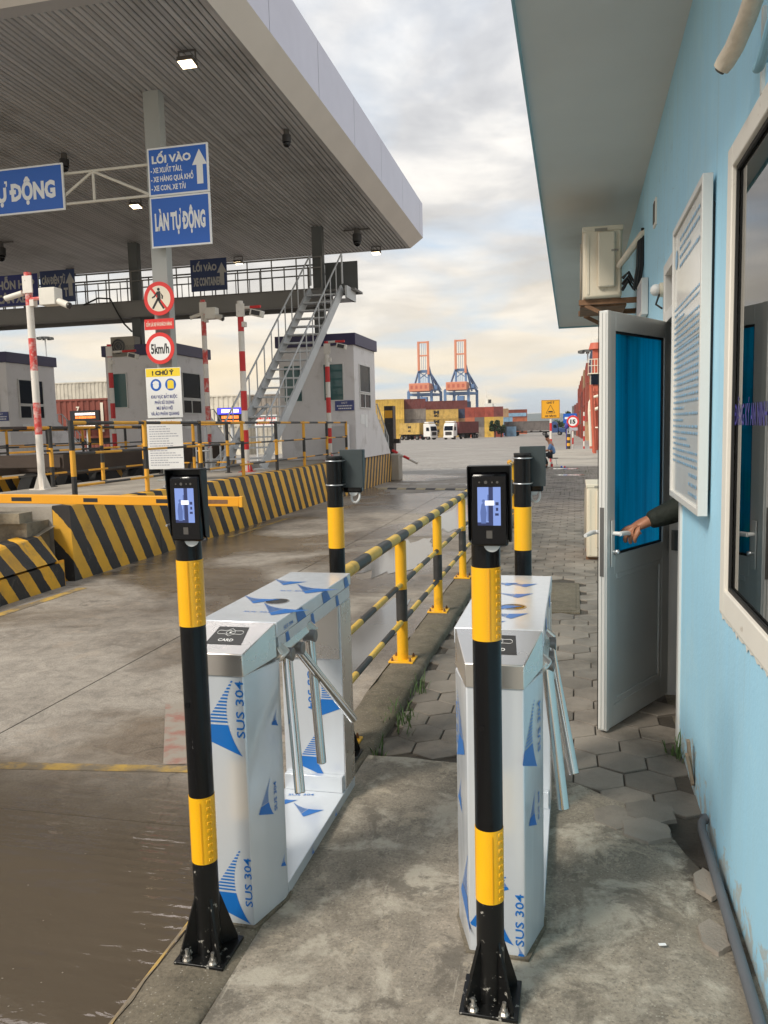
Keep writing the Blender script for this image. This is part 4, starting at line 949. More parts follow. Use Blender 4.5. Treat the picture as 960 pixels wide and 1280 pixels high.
# ================================================================== TURNSTILES
def sail(mb, o, u, v, h, flip=1, mi=0):
    """the blue sail mark printed on the protective film: solid foot, hatched peak"""
    o = Vector(o); u = Vector(u).normalized()*flip; v = Vector(v).normalized()
    def lr(t):            # left and right edge at height t (0..1), in units of h
        l = (.24-t)/.24*.60 if t < .24 else (t-.24)/.76*.50
        k = 1-t; r_ = .52+(.60-.52)*k - .15*4*t*(1-t)
        return l, max(r_, l+.004)
    def row(a, b):
        la, ra_ = lr(a); lb, rb_ = lr(b)
        mb.add([o+u*la*h+v*a*h, o+u*ra_*h+v*a*h, o+u*rb_*h+v*b*h, o+u*lb*h+v*b*h], [(0, 1, 2, 3)], mi)
    n = 14
    for k in range(n): row(.40*k/n, .40*(k+1)/n)
    k = .43
    while k < .98: row(k, min(.995, k+.022)); k += .044
def turnstile(dx, dy, label, logos, arms):
    """stainless tripod turnstile still in printed protective film (drawn at the kerb, then shifted)"""
    P3 = lambda x, y, z: (x+dx, y+dy, z)
    t = root('turnstile', label, 'turnstile', (-1.09+dx, 2.8+dy, 0), 'tripod turnstiles across the footpath')
    O0, O1, F0, F1, YF, YC = -1.232, -.962, -1.177, -1.009, 2.262, 2.425
    pl = lambda q: [(x+dx, y+dy) for x, y in q]
    mb = MB(); mb.prism(pl([(F0, YF), (F1, YF), (O1, YC), (O1, 2.455), (O0, 2.455), (O0, YC)]), .0, .838); part(t, 'front_pedestal', mb, 'film', bevel=.004)
    # lip of sealant at its foot
    mb = MB(); mb.prism(pl([(F0-.01, YF-.012), (F1+.01, YF-.012), (O1+.008, YC), (O1+.008, 2.47), (O0-.008, 2.47), (O0-.008, YC)]), -.002, .008); part(t, 'foot_sealant', mb, 'kerb_concrete')
    # reader head: bare steel, sloping to the front
    mb = MB()
    up = [(O0, 2.43, .967), (O1, 2.43, .967), (F1+.002, YF-.006, .907), (F0-.002, YF-.006, .907)]
    lo = [(O0-.002, 2.43, .852), (O1+.002, 2.43, .852), (F1+.002, YF-.006, .835), (F0-.002, YF-.006, .835)]
    mb.add([P3(*p) for p in up+lo], [(0, 1, 2, 3), (7, 6, 5, 4), (3, 2, 6, 7), (0, 3, 7, 4), (2, 1, 5, 6), (1, 0, 4, 5)])
    head = part(t, 'reader_head', mb, 'steel', bevel=.003)
    sl = Vector((0, YF-.006-2.43, .907-.967)).normalized(); nrm = Vector((0, -sl.z, sl.y)); nrm = nrm if nrm.z > 0 else -nrm
    cc = Vector(P3(-1.093, 2.352, 0)); cc.z = .967+(2.352-2.43)*(.06/.174)
    def hd(a, b, h_): return cc+X_*a-sl*b+nrm*h_
    mb = MB(); mb.add([hd(-.062, -.05, .001), hd(.062, -.05, .001), hd(.052, .05, .001), hd(-.052, .05, .001)], [(0, 1, 2, 3)]); card = part(head, 'card_pad', mb, 'reader_grey')
    mb = MB(); text(mb, 'CARD', hd(-.026, -.034, .0018), X_, -sl, h=.015, w=.052)
    pts = [hd(.038*math.cos(a)+.007*math.cos(3*a), .017*math.sin(a)+.016+.004*math.sin(5*a), .002) for a in [2*math.pi*k/40 for k in range(41)]]
    mb.tube(pts, .0007, 4)
    pts = [hd(.016*math.cos(a), .009*math.sin(a)+.016+.003*math.sin(4*a), .002) for a in [2*math.pi*k/30 for k in range(31)]]; mb.tube(pts, .0007, 4)
    disc(mb, hd(0, .016, .002), X_, -sl, .004, n=10)
    part(card, 'card_print', mb, 'white_print')
    # base plate and rear pedestal
    mb = MB(); mb.box(O0+dx, O1+dx, 2.458+dy, 3.32+dy, .0, .045); part(t, 'floor_plate', mb, 'film', bevel=.002)
    mb = MB(); mb.box(O0+dx, O1+dx, 3.17+dy, 3.32+dy, .0455, .862); part(t, 'rear_pedestal', mb, 'film', bevel=.003)
    mb = MB(); mb.box(O0+.004+dx, O1-.006+dx, 3.140+dy, 3.169+dy, .0455, .115); part(t, 'rear_foot_box', mb, 'film', bevel=.002)
    mb = MB(); mb.box(O0+.004+dx, O1-.008+dx, 3.160+dy, 3.169+dy, .628, .862); part(t, 'rear_panel', mb, 'steel', bevel=.001)
    mb = MB(); mb.box(O1-.0005+dx, O1+.0025+dx, 3.172+dy, 3.318+dy, .05, .86); part(t, 'rear_edge', mb, 'steel')
    # top beam with lid
    mb = MB(); mb.box(O0+dx, O1+dx, 2.457+dy, 3.322+dy, .863, .913); part(t, 'top_beam', mb, 'film', bevel=.002)
    mb = MB(); mb.box(O0-.004+dx, O1+.004+dx, 2.434+dy, 3.330+dy, .9155, .968); lid = part(t, 'lid', mb, 'film', bevel=.004)
    mb = MB(); q = Vector(P3(-1.075, 2.74, .9685)); disc(mb, q, X_, Y_, .044, n=30); part(lid, 'pass_light', mb, 'device_black')
    mb = MB(); disc(mb, q+Z_*.0006, X_, Y_, .047, n=30, r0=.041); part(lid, 'light_ring', mb, 'steel')
    # tripod mechanism under the beam
    mb = MB(); rt = Matrix.Rotation(R(-38), 3, 'Y')
    mb.bx(P3(-.985, 2.61, .846), (.075, .33, .034), rt); mb.cyl(P3(-.985, 2.77, .866), P3(-.952, 2.77, .836), .036, n=20); mb.cyl(P3(-.985, 2.48, .866), P3(-.952, 2.48, .836), .030, n=20)
    part(t, 'mechanism', mb, 'steel', bevel=.006)
    for a, b in arms:
        mb = MB(); A = Vector(P3(*a)); mb.cyl(A-X_*.024, A+X_*.024, .023, n=18); part(t, 'arm_knuckle', mb, 'steel_dark', bevel=.003)
    for a, b in arms:
        mb = MB(); A = Vector(P3(*a)); B = Vector(P3(*b)); d = (B-A).normalized(); mb.cyl(A+d*.012, B-d*.003, .0172, n=24); mb.cyl(B-d*.003, B, .0172, .0150, 24)
        part(t, 'arm', mb, 'steel_arm')
    # printed film: sails and grade marks
    fo = {'front': ((F0+dx, YF-.0012+dy, 0), X_, Z_),
          'chamfer': (None, Vector((O1-F1, YC-YF, 0)).normalized(), Z_),
          'lchamfer': (None, Vector((F0-O0, YF-YC, 0)).normalized(), Z_)}
    nc = Vector((YC-YF, -(O1-F1), 0)).normalized()*.0012; nl = Vector((-(YC-YF), -(F0-O0), 0)).normalized()*.0012
    fo['chamfer'] = (Vector((F1+dx, YF+dy, 0))+nc, fo['chamfer'][1], Z_)
    fo['lchamfer'] = (Vector((O0+dx, YC+dy, 0))+nl, fo['lchamfer'][1], Z_)
    fo['side'] = ((O1+dx+.0012, 2.457+dy, .863), Y_, Z_)
    fo['lidside'] = ((O1+dx+.0053, 2.434+dy, .9155), Y_, Z_)
    fo['top'] = ((O0+dx, 2.44+dy, .9692), X_, Y_)
    fo['rear'] = ((O0+dx, 3.1685+dy, .0), X_, Z_)
    fo['floor'] = ((O0+dx, 2.46+dy, .0462), X_, Y_)
    fo['floorside'] = ((O1+dx+.0012, 2.458+dy, 0), Y_, Z_)
    for it in logos:
        mb = MB()
        face, kind, a, b, sz = it[:5]; o, u, v = fo[face]; o = Vector(o); rot = it[5] if len(it) > 5 else 0
        p = o+u*a+v*b+(u.cross(v)*.0004 if kind == 't' else Vector((0, 0, 0))); uu = u*math.cos(R(rot))+v*math.sin(R(rot)); vv = -u*math.sin(R(rot))+v*math.cos(R(rot))
        if kind == 's': sail(mb, p, uu, vv, sz)
        elif kind == 'f': sail(mb, p, uu, vv, sz, -1)
        elif kind == 'p':
            mb.add([p, p+u*sz*1.1, p+u*sz*.55+v*.046, p-u*sz*.2+v*.046], [(0, 1, 2, 3)])
        elif kind == 't': text(mb, 'SUS 304', p, uu, vv, h=sz*.155, w=sz, bold=.008)
        part(t, 'film_print', mb, 'film_blue')
    return t
L_logos = [('front', 's', .004, .012, .25), ('front', 't', .166, .070, .165, 90), ('front', 's', .004, .575, .25), ('front', 't', .166, .635, .185, 90),
           ('chamfer', 's', .045, .330, .13), ('chamfer', 't', .142, .338, .10, 90), ('chamfer', 's', .150, .12, .05),
           ('chamfer', 's', .13, .62, .06),
           ('lidside', 'p', .20, .003, .085), ('lidside', 'p', .50, .003, .085), ('lidside', 'p', .80, .003, .06), ('side', 'p', .07, .002, .035), ('side', 'p', .34, .002, .035), ('side', 'p', .66, .002, .04), ('lidside', 't', .06, .012, .09),
           ('top', 's', .265, .06, .22, 62), ('top', 's', .265, .42, .22, 62), ('top', 's', .12, .24, .17, 68), ('top', 's', .11, .58, .17, 68), ('top', 't', .10, .12, .10, 0), ('top', 't', .10, .48, .10, 0),
           ('rear', 's', .05, .10, .22), ('rear', 't', .115, .60, .20, -90), ('rear', 'f', .266, .36, .22),
           ('floor', 's', .16, .12, .15, 70), ('floor', 's', .20, .44, .15, 70), ('floor', 's', .07, .52, .12, 70), ('floor', 't', .04, .62, .11, 10), ('floorside', 's', .25, 0, .042, 10), ('floorside', 's', .55, 0, .042, 10)]
R_logos = [('front', 't', .163, .040, .165, 90), ('front', 's', -.0, .04, .22), ('front', 'f', .12, .205, .05), ('front', 'f', .165, .0, .04), ('chamfer', 's', .035, .375, .12), ('chamfer', 't', .130, .385, .09, 90),
           ('chamfer', 's', -.02, .56, .22), ('chamfer', 't', .143, .60, .16, 90), ('lchamfer', 'f', .14, .56, .22), ('lchamfer', 't', .030, .60, .14, 90), ('lchamfer', 's', .045, .07, .24), ('lchamfer', 's', .02, .40, .11),
           ('top', 's', .15, .24, .14, 60), ('top', 's', .20, .12, .15, 80), ('top', 's', .20, .44, .15, 80), ('top', 's', .21, .64, .13, 80), ('top', 's', .14, .66, .12, 80), ('top', 's', .13, .03, .11, 70),
           ('lidside', 'p', .15, .003, .08), ('lidside', 'p', .5, .003, .08), ('side', 'p', .3, .002, .04),
           ('rear', 's', .05, .10, .22), ('rear', 't', .115, .60, .20, -90), ('floor', 's', .16, .12, .15, 70), ('floor', 's', .2, .5, .15, 70), ('floorside', 's', .06, 0, .042, 10), ('floorside', 's', .2, 0, .042, 10)]
turnstile(0, 0, 'film-wrapped tripod turnstile on the kerb beside the lane', L_logos, [((-.952, 2.50, .842), (-.868, 2.350, .425)), ((-.952, 2.745, .842), (-.905, 2.690, .378)), ((-.955, 2.612, .832), (-.852, 2.945, .455))])
turnstile(.865, .015, 'film-wrapped tripod turnstile standing free on cement near the blue wall', R_logos, [((-.952, 2.50, .842), (-.899, 2.43, .400)), ((-.952, 2.745, .842), (-.868, 2.60, .440)), ((-.955, 2.612, .832), (-.925, 2.945, .455))])

# ================================================================== GUARD RAILING ON THE KERB
t = root('guard_railing', 'black and yellow tube railing along the kerb', 'railing', (-1.15, 3.72, 0))
FX = -1.150; y0, y1 = 3.70, 15.3
posts = [3.76, 5.24, 6.72, 8.28, 9.80, 11.3, 12.8, 14.3, 15.25]
for z, r_, L, ph in ((.862, .034, .262, .05), (.535, .0185, .30, .12), (.275, .0185, .30, .0)):
    cuts = []; q = ph+.05
    while q < (y1-y0)-.02: cuts.append(q); q += L
    mb = MB(); mb.bands((FX, y0, z), (FX, y1, z), r_, cuts, [0, 1], 18); part(t, 'rail', mb, ['rail_black', 'rail_yellow'])
mb = MB(); mb.tube([(FX, 3.705, .862), (FX, 3.66, .845), (FX, 3.64, .80), (FX, 3.64, .02)], .030, 14); part(t, 'end_bend', mb, 'rail_black')
for py in posts:
    mb = MB(); mb.bands((FX, py, .012), (FX, py, .832), .0385, [.27, .49], [0, 1, 0], 20); p = part(t, 'post', mb, ['yellow_paint', 'rail_black'])
    mb = MB(); mb.box(FX-.085, FX+.085, py-.085, py+.085, .004, .016); part(p, 'base_plate', mb, 'yellow_paint', bevel=.002)
    for sx in (-1, 1):
        for sy in (-1, 1): mb = MB(); mb.cyl((FX+sx*.062, py+sy*.062, .016), (FX+sx*.062, py+sy*.062, .030), .010, n=6); mb.cyl((FX+sx*.062, py+sy*.062, .03), (FX+sx*.062, py+sy*.062, .042), .005, n=8); part(p, 'bolt', mb, 'rust')
mb = MB(); mb.cyl((FX+.0, 15.25, .86), (FX+.34, 15.25, .90), .034, n=14); mb.ball((FX-.05, 15.25, .88), .05); part(t, 'rail_stub', mb, 'fence_yellow')
# ================================================================== GATE: ISLANDS
IZ = .75
def island(x1, x0, yn, yf, lbl_wall, first=False):
    mb = MB(); mb.box(x0, x1-.252, yn, yf, -.3, IZ); struct('traffic_island', mb, 'island_concrete')
    t = root('barrier_wall', lbl_wall, 'barrier wall', (x1-.12, (yn+yf)/2, 0))
    kink = 20.9
    mb = MB()
    def seg(ya, yb):
        m_ = MB(); m_.add([(x1, ya, -.16), (x1-.25, ya, -.16), (x1-.25, ya, IZ+.012), (x1-.03, ya, IZ+.012), (x1-.012, ya, IZ-.02), (x1, yb, -.16), (x1-.25, yb, -.16), (x1-.25, yb, IZ+.012), (x1-.03, yb, IZ+.012), (x1-.012, yb, IZ-.02)],
              [(0, 1, 2, 3, 4), (9, 8, 7, 6, 5), (0, 4, 9, 5), (4, 3, 8, 9), (3, 2, 7, 8), (2, 1, 6, 7), (1, 0, 5, 6)]); return m_
    y = yn
    while y < kink-.01:
        ye = min(y+2.09, kink); part(t, 'wall_block', seg(y+.004, ye-.004), 'barrier_stripe'); y = ye
    part(t, 'wall_block', seg(kink+.004, yf-.003), 'barrier_stripe_reverse')
    return t
island(-5.85, -8.62, 8.36, 25.6, 'black and yellow striped barrier wall along the lane beside the railing')
island(-11.3, -14.0, 8.6, 25.6, 'striped barrier wall of the second island beyond the white camera pole')
island(-16.8, -19.5, 8.6, 25.6, 'striped barrier wall of the far island beyond the second booth')
# broken near end of the first island: rubble step and low striped ramp kerb
mb = MB(); rr_ = random.Random(6)
nx_, ny_ = 10, 12; vs = []
for j in range(ny_+1):
    for i in range(nx_+1):
        x = -8.6+2.56*i/nx_; y = 3.0+5.33*j/ny_
        z = .36+.05*math.sin(x*3)+.03*rr_.random()-(.30 if y < 5 else 0)*(5-y)/2+(.12 if y > 7.9 else 0)
        vs.append((x, y, z))
mb.add(vs, [(j*(nx_+1)+i, j*(nx_+1)+i+1, (j+1)*(nx_+1)+i+1, (j+1)*(nx_+1)+i) for j in range(ny_) for i in range(nx_)])
mb.box(-8.6, -6.15, 7.95, 8.352, .2, .60); mb.bx((-6.9, 7.98, .66), (1.4, .25, .12), Matrix.Rotation(.05, 3, 'Z')); mb.bx((-7.9, 7.97, .64), (.6, .3, .14), Matrix.Rotation(-.06, 3, 'Z'))
struct('island_ramp', mb, 'rough_concrete', sharp=50)
t = root('ramp_kerb', 'low chipped striped kerb below the broken island end', 'kerb', (-5.9, 6.0, 0))
mb = MB(); pr = [(-5.80, 2.6, -.16), (-5.80, 2.6, .125), (-6.05, 2.6, .10), (-6.3, 2.6, -.16)]; mb.add([(-5.80, 3.0, -.16), (-6.3, 3.0, -.16), (-6.3, 3.0, .05), (-5.80, 3.0, .05), (-5.80, 8.10, -.16), (-6.3, 8.10, -.16), (-6.3, 8.10, .13), (-5.80, 8.10, .13)],
       [(0, 1, 2, 3), (7, 6, 5, 4), (0, 3, 7, 4), (3, 2, 6, 7), (2, 1, 5, 6), (1, 0, 4, 5)]); part(t, 'kerb_face', mb, 'ramp_stripe')
mb = MB(); mb.add([(-5.815, 3.0, .075), (-6.10, 3.0, .24), (-6.3, 3.0, .24), (-6.3, 3.0, .06), (-5.815, 8.02, .155), (-6.02, 8.02, .44), (-6.3, 8.02, .44), (-6.3, 8.02, .14)],
       [(0, 1, 2, 3), (7, 6, 5, 4), (0, 4, 5, 1), (1, 5, 6, 2), (2, 6, 7, 3), (3, 7, 4, 0)]); part(t, 'kerb_slope', mb, 'ramp_stripe')
mb = MB(); mb.box(-5.83, -5.81, 7.98, 8.12, -.16, .155); part(t, 'end_bracket', mb, 'arm_yellow')

# fences on the islands
def fence(name, label, pts, nposts, z0, heights, group=None, r_=.023, seg=.62, ph=0):
    t = root(name, label, 'fence', (*pts[0], z0), group)
    for i in range(len(pts)-1):
        A = Vector((*pts[i], z0)); B = Vector((*pts[i+1], z0)); L = (B-A).length; d = (B-A)/L
        for k, h in enumerate(heights):
            cuts = []; q = .3+.17*k+ph
            while q < L-.05: cuts.append(q); q += seg
            mb = MB(); mb.bands(A+Z_*h, B+Z_*h, r_ if k == 0 else r_*.72, cuts, [(k+i) % 2, (k+i+1) % 2], 10); part(t, 'rail', mb, ['fence_yellow', 'rail_black'])
        n = nposts[i]
        for j in range(n+1 if i == len(pts)-2 else n):
            p = A+d*L*j/n; mb = MB(); H = heights[0]; m3 = [1, 0, 1] if (i+j) % 2 == 0 else [0, 1, 0]
            mb.bands(p, p+Z_*(H+.03), .034, [H*.34, H*.66], m3, 10); mb.cyl(p, p+Z_*.012, .07, n=10, mi=1); part(t, 'post', mb, ['fence_yellow', 'rail_black'])
    return t
fence('island_fence', 'three-rail black and yellow fence on the island above the striped wall', [(-6.02, 8.72), (-5.97, 20.75)], [7], IZ, [1.0, .62, .22])
fence('island_fence', 'black and yellow fence across the broken end of the island', [(-8.45, 8.72), (-8.45, 14.6)], [4], IZ, [.98, .60, .22], ph=.2)
fence('island_fence', 'yellow and black fence on the second island before the red container', [(-11.55, 9.4), (-11.5, 20.6)], [7], IZ, [1.0, .62, .22])
fence('island_fence', 'fence on the far island below the booth stairs', [(-13.85, 9.4), (-13.85, 20.6)], [7], IZ, [1.0, .62, .22], ph=.1)
fence('island_fence', 'short cross fence behind the big blue signboard', [(-8.4, 15.2), (-6.9, 15.2)], [2], IZ, [1.0, .62, .22])

# barrier arm in front of the island
t = root('boom_barrier', 'yellow boom barrier arm lowered across the lane', 'barrier arm', (-6.6, 7.5, .93))
def az(x): return .93-.0153*(x+6.1)
mb = MB(); mb.add([(-6.6, 7.48, az(-6.6)-.05), (-3.30, 7.48, az(-3.3)-.05), (-3.30, 7.53, az(-3.3)-.05), (-6.6, 7.53, az(-6.6)-.05), (-6.6, 7.48, az(-6.6)+.05), (-3.30, 7.48, az(-3.3)+.05), (-3.30, 7.53, az(-3.3)+.05), (-6.6, 7.53, az(-6.6)+.05)],
       [(0,3,2,1),(4,5,6,7),(0,1,5,4),(1,2,6,5),(2,3,7,6),(3,0,4,7)]); part(t, 'boom', mb, 'arm_yellow', bevel=.006)
for xa, xb in ((-5.07, -4.90), (-4.22, -3.96), (-3.75, -3.42), (-5.95, -5.7)):
    mb = MB(); m_ = az((xa+xb)/2); mb.quad((xa, 7.4785, m_-.022), (xb, 7.4785, m_-.024), (xb, 7.4785, m_+.018), (xa, 7.4785, m_+.020)); part(t, 'dark_reflector', mb, 'rust' if xb > -3.5 else 'print_black')
mb = MB(); mb.box(-3.299, -3.26, 7.475, 7.535, az(-3.3)-.056, az(-3.3)+.056); part(t, 'end_cap', mb, 'sign_orange', bevel=.005)
t = root('barrier_machine', 'yellow barrier cabinet that carries the boom arm', 'barrier machine', (-6.95, 7.55, .35))
mb = MB(); mb.box(-7.15, -6.78, 7.40, 7.72, .34, 1.28); part(t, 'cabinet', mb, 'arm_yellow', bevel=.01)
mb = MB(); mb.box(-7.17, -6.76, 7.38, 7.74, 1.28, 1.31); part(t, 'lid', mb, 'rail_black')
mb = MB(); mb.box(-6.779, -6.60, 7.46, 7.55, az(-6.7)-.06, az(-6.7)+.06); part(t, 'arm_clamp', mb, 'rail_black')

# ================================================================== CANOPY
def sz(y): return 7.37-.032*(y-12.9)
def fz(y): return 7.69-.0245*(y-11.6)
cn = root('gate_canopy', 'large grey gate canopy with slatted soffit and metal fascia', 'canopy', (-10, 17, 0))
CX0, CXi, CXo, CY0, CY1 = -27.0, -4.86, -4.55, 10.15, 24.55
mb = MB(); mb.add([(CX0, CY0, sz(CY0)+.03), (CXi, CY0, sz(CY0)+.03), (CXi, CY1, sz(CY1)+.03), (CX0, CY1, sz(CY1)+.03)], [(0, 1, 2, 3)]); part(cn, 'soffit_backing', mb, 'slat_gap')
# soffit slats, one strip each
mbs = MB(); ya, yb_ = CY0+.24, CY1-.12
w = .043
mbs.add([(-w, ya, sz(ya)+.012), (-w+.012, ya, sz(ya)-.012), (w-.012, ya, sz(ya)-.012), (w, ya, sz(ya)+.012), (-w, yb_, sz(yb_)+.012), (-w+.012, yb_, sz(yb_)-.012), (w-.012, yb_, sz(yb_)-.012), (w, yb_, sz(yb_)+.012)],
        [(0, 1, 5, 4), (1, 2, 6, 5), (2, 3, 7, 6), (0, 3, 2, 1), (4, 5, 6, 7)])
slat = mbs.mesh('soffit_slat', Vector((0, 0, 0)), sharp=0); slat.materials.append(MT['slat_grey'])
x = CXi-.08; k = 0
while x > CX0 and k < 290:
    o = bpy.data.objects.new('soffit_slat', slat); COL.objects.link(o); o.parent = cn; o.location = (x-cn.location.x, -cn.location.y, 0); x -= .108; k += 1
def ring_strip(inner, outer, zi, zo):
    m_ = MB(); (ix0, ix1, iy0, iy1), (ox0, ox1, oy0, oy1) = inner, outer
    I = [(ix0, iy0), (ix1, iy0), (ix1, iy1), (ix0, iy1)]; O = [(ox0, oy0), (ox1, oy0), (ox1, oy1), (ox0, oy1)]
    for k in range(4):
        a, b = I[k], I[(k+1) % 4]; c, d = O[(k+1) % 4], O[k]
        m_.quad((*a, zi(a[1])), (*b, zi(b[1])), (*c, zo(c[1])), (*d, zo(d[1])))
    return m_
inn = (CX0, CXi, CY0, CY1); out = (CX0-.3, CXo, CY0-.35, 25.0)
part(cn, 'soffit_edge_trim', ring_strip((CX0+.1, CXi-.05, CY0+.24, CY1-.12), inn, lambda y: sz(y)-.014, lambda y: sz(y)-.016), 'slat_grey')
part(cn, 'lower_fascia', ring_strip(inn, out, lambda y: sz(y)-.016, fz), 'fascia_under')
# fascia panels along the lane side, then the other three sides
y = out[2]
while y < out[3]-.05:
    ye = min(y+2.45, out[3]); mb = MB()
    mb.add([(CXo, y+.008, fz(y)), (CXo, ye-.008, fz(ye)), (CXo, ye-.008, fz(ye)+1.02), (CXo, y+.008, fz(y)+1.02), (CXo-.06, y+.008, fz(y)), (CXo-.06, ye-.008, fz(ye)), (CXo-.06, ye-.008, fz(ye)+1.02), (CXo-.06, y+.008, fz(y)+1.02)],
           [(0,1,2,3),(7,6,5,4),(0,4,5,1),(1,5,6,2),(2,6,7,3),(3,7,4,0)]); part(cn, 'fascia_panel', mb, 'fascia_metal'); y = ye
for yy, s in ((out[2], -1), (out[3], 1)):
    x = CXo-.062
    while x > CX0:
        mb = MB(); mb.box(x-2.45, x-.012, yy-.03, yy+.03, fz(yy)+.001, fz(yy)+1.02); part(cn, 'fascia_panel', mb, 'fascia_metal'); x -= 2.45
mb = MB(); mb.add([(out[0], out[2], fz(out[2])+.9), (CXo-.1, out[2], fz(out[2])+.9), (CXo-.1, out[3], fz(out[3])+.9), (out[0], out[3], fz(out[3])+.9)], [(0, 1, 2, 3)]); part(cn, 'roof_sheet', mb, 'column_grey')
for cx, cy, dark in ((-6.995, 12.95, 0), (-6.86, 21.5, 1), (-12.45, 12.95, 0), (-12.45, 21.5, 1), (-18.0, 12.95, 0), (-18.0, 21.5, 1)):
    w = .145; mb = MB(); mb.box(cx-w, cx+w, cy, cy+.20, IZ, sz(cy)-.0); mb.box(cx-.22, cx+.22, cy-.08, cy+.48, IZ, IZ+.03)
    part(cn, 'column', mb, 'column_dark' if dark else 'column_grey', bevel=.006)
# floodlights and cameras hung from the soffit
def floodlight(x, y, label, s=1.0):
    z = sz(y)-.02; t = root('floodlight', label, 'floodlight', (x, y, z), 'floodlights under the canopy')
    mb = MB(); mb.bar((x-.17*s, y, z), (x-.17*s, y, z-.20*s), .02, .02); mb.bar((x+.17*s, y, z), (x+.17*s, y, z-.20*s), .02, .02); mb.bar((x-.18*s, y, z-.012), (x+.18*s, y, z-.012), .03, .02); part(t, 'bracket', mb, 'lamp_body')
    rt = Matrix.Rotation(R(-12), 3, 'X')
    mb = MB(); mb.bx((x, y, z-.21*s), (.32*s, .26*s, .08*s), rt); part(t, 'housing', mb, 'lamp_body', bevel=.005)
    mb = MB(); mb.bx((x, y-.008, z-.21*s-.0435*s), (.28*s, .22*s, .006), rt); part(t, 'lens', mb, 'lamp_glow')
for x, y, l, s in ((-5.75, 11.85, 'lit floodlight nearest the canopy corner above the two-part blue sign', 1.0), (-10.2, 17.9, 'lit floodlight behind the white sign truss', 1.0), (-16.0, 23.7, 'lit floodlight above the weighing lane sign', 1.0),
                  (-10.2, 23.9, 'lit floodlight above the container lane sign', 1.0), (-5.80, 24.0, 'lit floodlight at the far canopy corner above the stairs', 1.0)): floodlight(x, y, l, s*.82)
def ptz(x, y, label, s=1.0, arm=0):
    z = sz(y)-.02; t = root('ceiling_camera', label, 'camera', (x, y, z), 'cameras hung under the canopy')
    mb = MB(); mb.cyl((x, y, z), (x, y, z-.10*s), .055*s, n=14)
    if arm: mb.bar((x-.25*s, y, z-.03), (x+.25*s, y, z-.03), .05, .04)
    part(t, 'mount', mb, 'lamp_body')
    mb = MB(); mb.cyl((x, y, z-.10*s), (x, y, z-.23*s), .085*s, n=16); part(t, 'body', mb, 'cam_dark')
    mb = MB(); mb.ball((x, y, z-.25*s), .075*s, 14); part(t, 'lens_ball', mb, 'device_black')
ptz(-5.35, 15.1, 'small dark dome camera midway under the canopy edge'); ptz(-5.85, 22.0, 'large dark camera on a cross bracket near the far canopy corner', 1.5, 1)
ptz(-10.1, 15.0, 'dark camera above the truss beside the cut-off blue sign', 1.1); ptz(-15.9, 20.3, 'dark horn speaker under canopy above the white camera pole', 1.7, 1)

# ================================================================== SIGNS ON THE NEAR COLUMN
SY = 12.80
def board(mb, x0, x1, y, z0, z1, t_=.02): mb.box(x0, x1, y, y+t_, z0, z1)
def framed(t, x0, x1, y, z0, z1, face, border='sign_white', bw=.028):
    mb = MB(); board(mb, x0, x1, y, z0, z1, .03); part(t, 'panel', mb, border)
    mb = MB(); mb.quad((x0+bw, y-.0012, z0+bw), (x1-bw, y-.0012, z0+bw), (x1-bw, y-.0012, z1-bw), (x0+bw, y-.0012, z1-bw)); part(t, 'face', mb, face)
t = root('lane_sign', 'tall two-part blue lane sign on the near column', 'sign', (-6.48, SY, 5.55))
x0, x1 = -7.03, -5.925
framed(t, x0, x1, SY, 5.585, 6.37, 'sign_blue'); framed(t, x0, x1, SY, 4.735, 5.575, 'sign_blue')
mb = MB(); y = SY-.0026
text(mb, 'LỐI VÀO', (x0+.08, y, 6.12), X_, Z_, h=.12, w=.72, bold=.03)
text(mb, '- XE XUẤT TÀU,', (x0+.05, y, 5.965), X_, Z_, h=.085, w=.58, bold=.022)
text(mb, '- XE HÀNG QUÁ KHỔ', (x0+.05, y, 5.82), X_, Z_, h=.085, w=.78, bold=.022)
text(mb, '- XE CON, XE TẢI', (x0+.05, y, 5.675), X_, Z_, h=.085, w=.63, bold=.022)
arrow(mb, (x1-.155, y, 5.72), X_, Z_, .56)
text(mb, 'LÀN TỰ ĐỘNG', (x0+.08, y, 5.03), X_, Z_, h=.27, w=.93, bold=.035)
part(t, 'lettering', mb, 'sign_white')
t = root('lane_sign', 'wide blue automatic lane sign cut off by the frame, hung on the truss', 'sign', (-9.8, SY, 5.9))
framed(t, -11.0, -8.665, SY, 5.52, 6.31, 'sign_blue'); mb = MB(); text(mb, 'LÀN TỰ ĐỘNG', (-10.86, SY-.0026, 5.76), X_, Z_, h=.28, w=2.03, bold=.035); part(t, 'lettering', mb, 'sign_white')
t = root('sign_truss', 'thin cream truss bracket holding the blue signs', 'truss', (-8.0, SY+.1, 5.6))
mb = MB()
for a, b in (((-11.0, 6.14), (-7.04, 6.14)), ((-11.0, 5.63), (-7.04, 5.63)), ((-8.12, 6.12), (-8.12, 5.65)), ((-8.10, 6.12), (-7.06, 5.65)), ((-8.14, 6.12), (-8.9, 5.65))):
    mb.cyl((a[0], SY+.07, a[1]), (b[0], SY+.07, b[1]), .024, n=8)
part(t, 'tube', mb, 'truss_cream')
def round_sign(nm, label, c, r, ymm, inner, draw, pic):
    t = root(nm, label, 'road sign', (c[0], SY, c[1]))
    mb = MB(); mb.cyl((c[0], SY+.012, c[1]), (c[0], SY, c[1]), r, n=40); part(t, 'disc', mb, 'sign_red')
    mb = MB(); disc(mb, (c[0], SY-.0012, c[1]), X_, Z_, r*.76, n=40); part(t, 'face', mb, inner)
    mb = MB(); draw(mb, c, SY-.0022); part(t, 'pictogram', mb, pic); return t
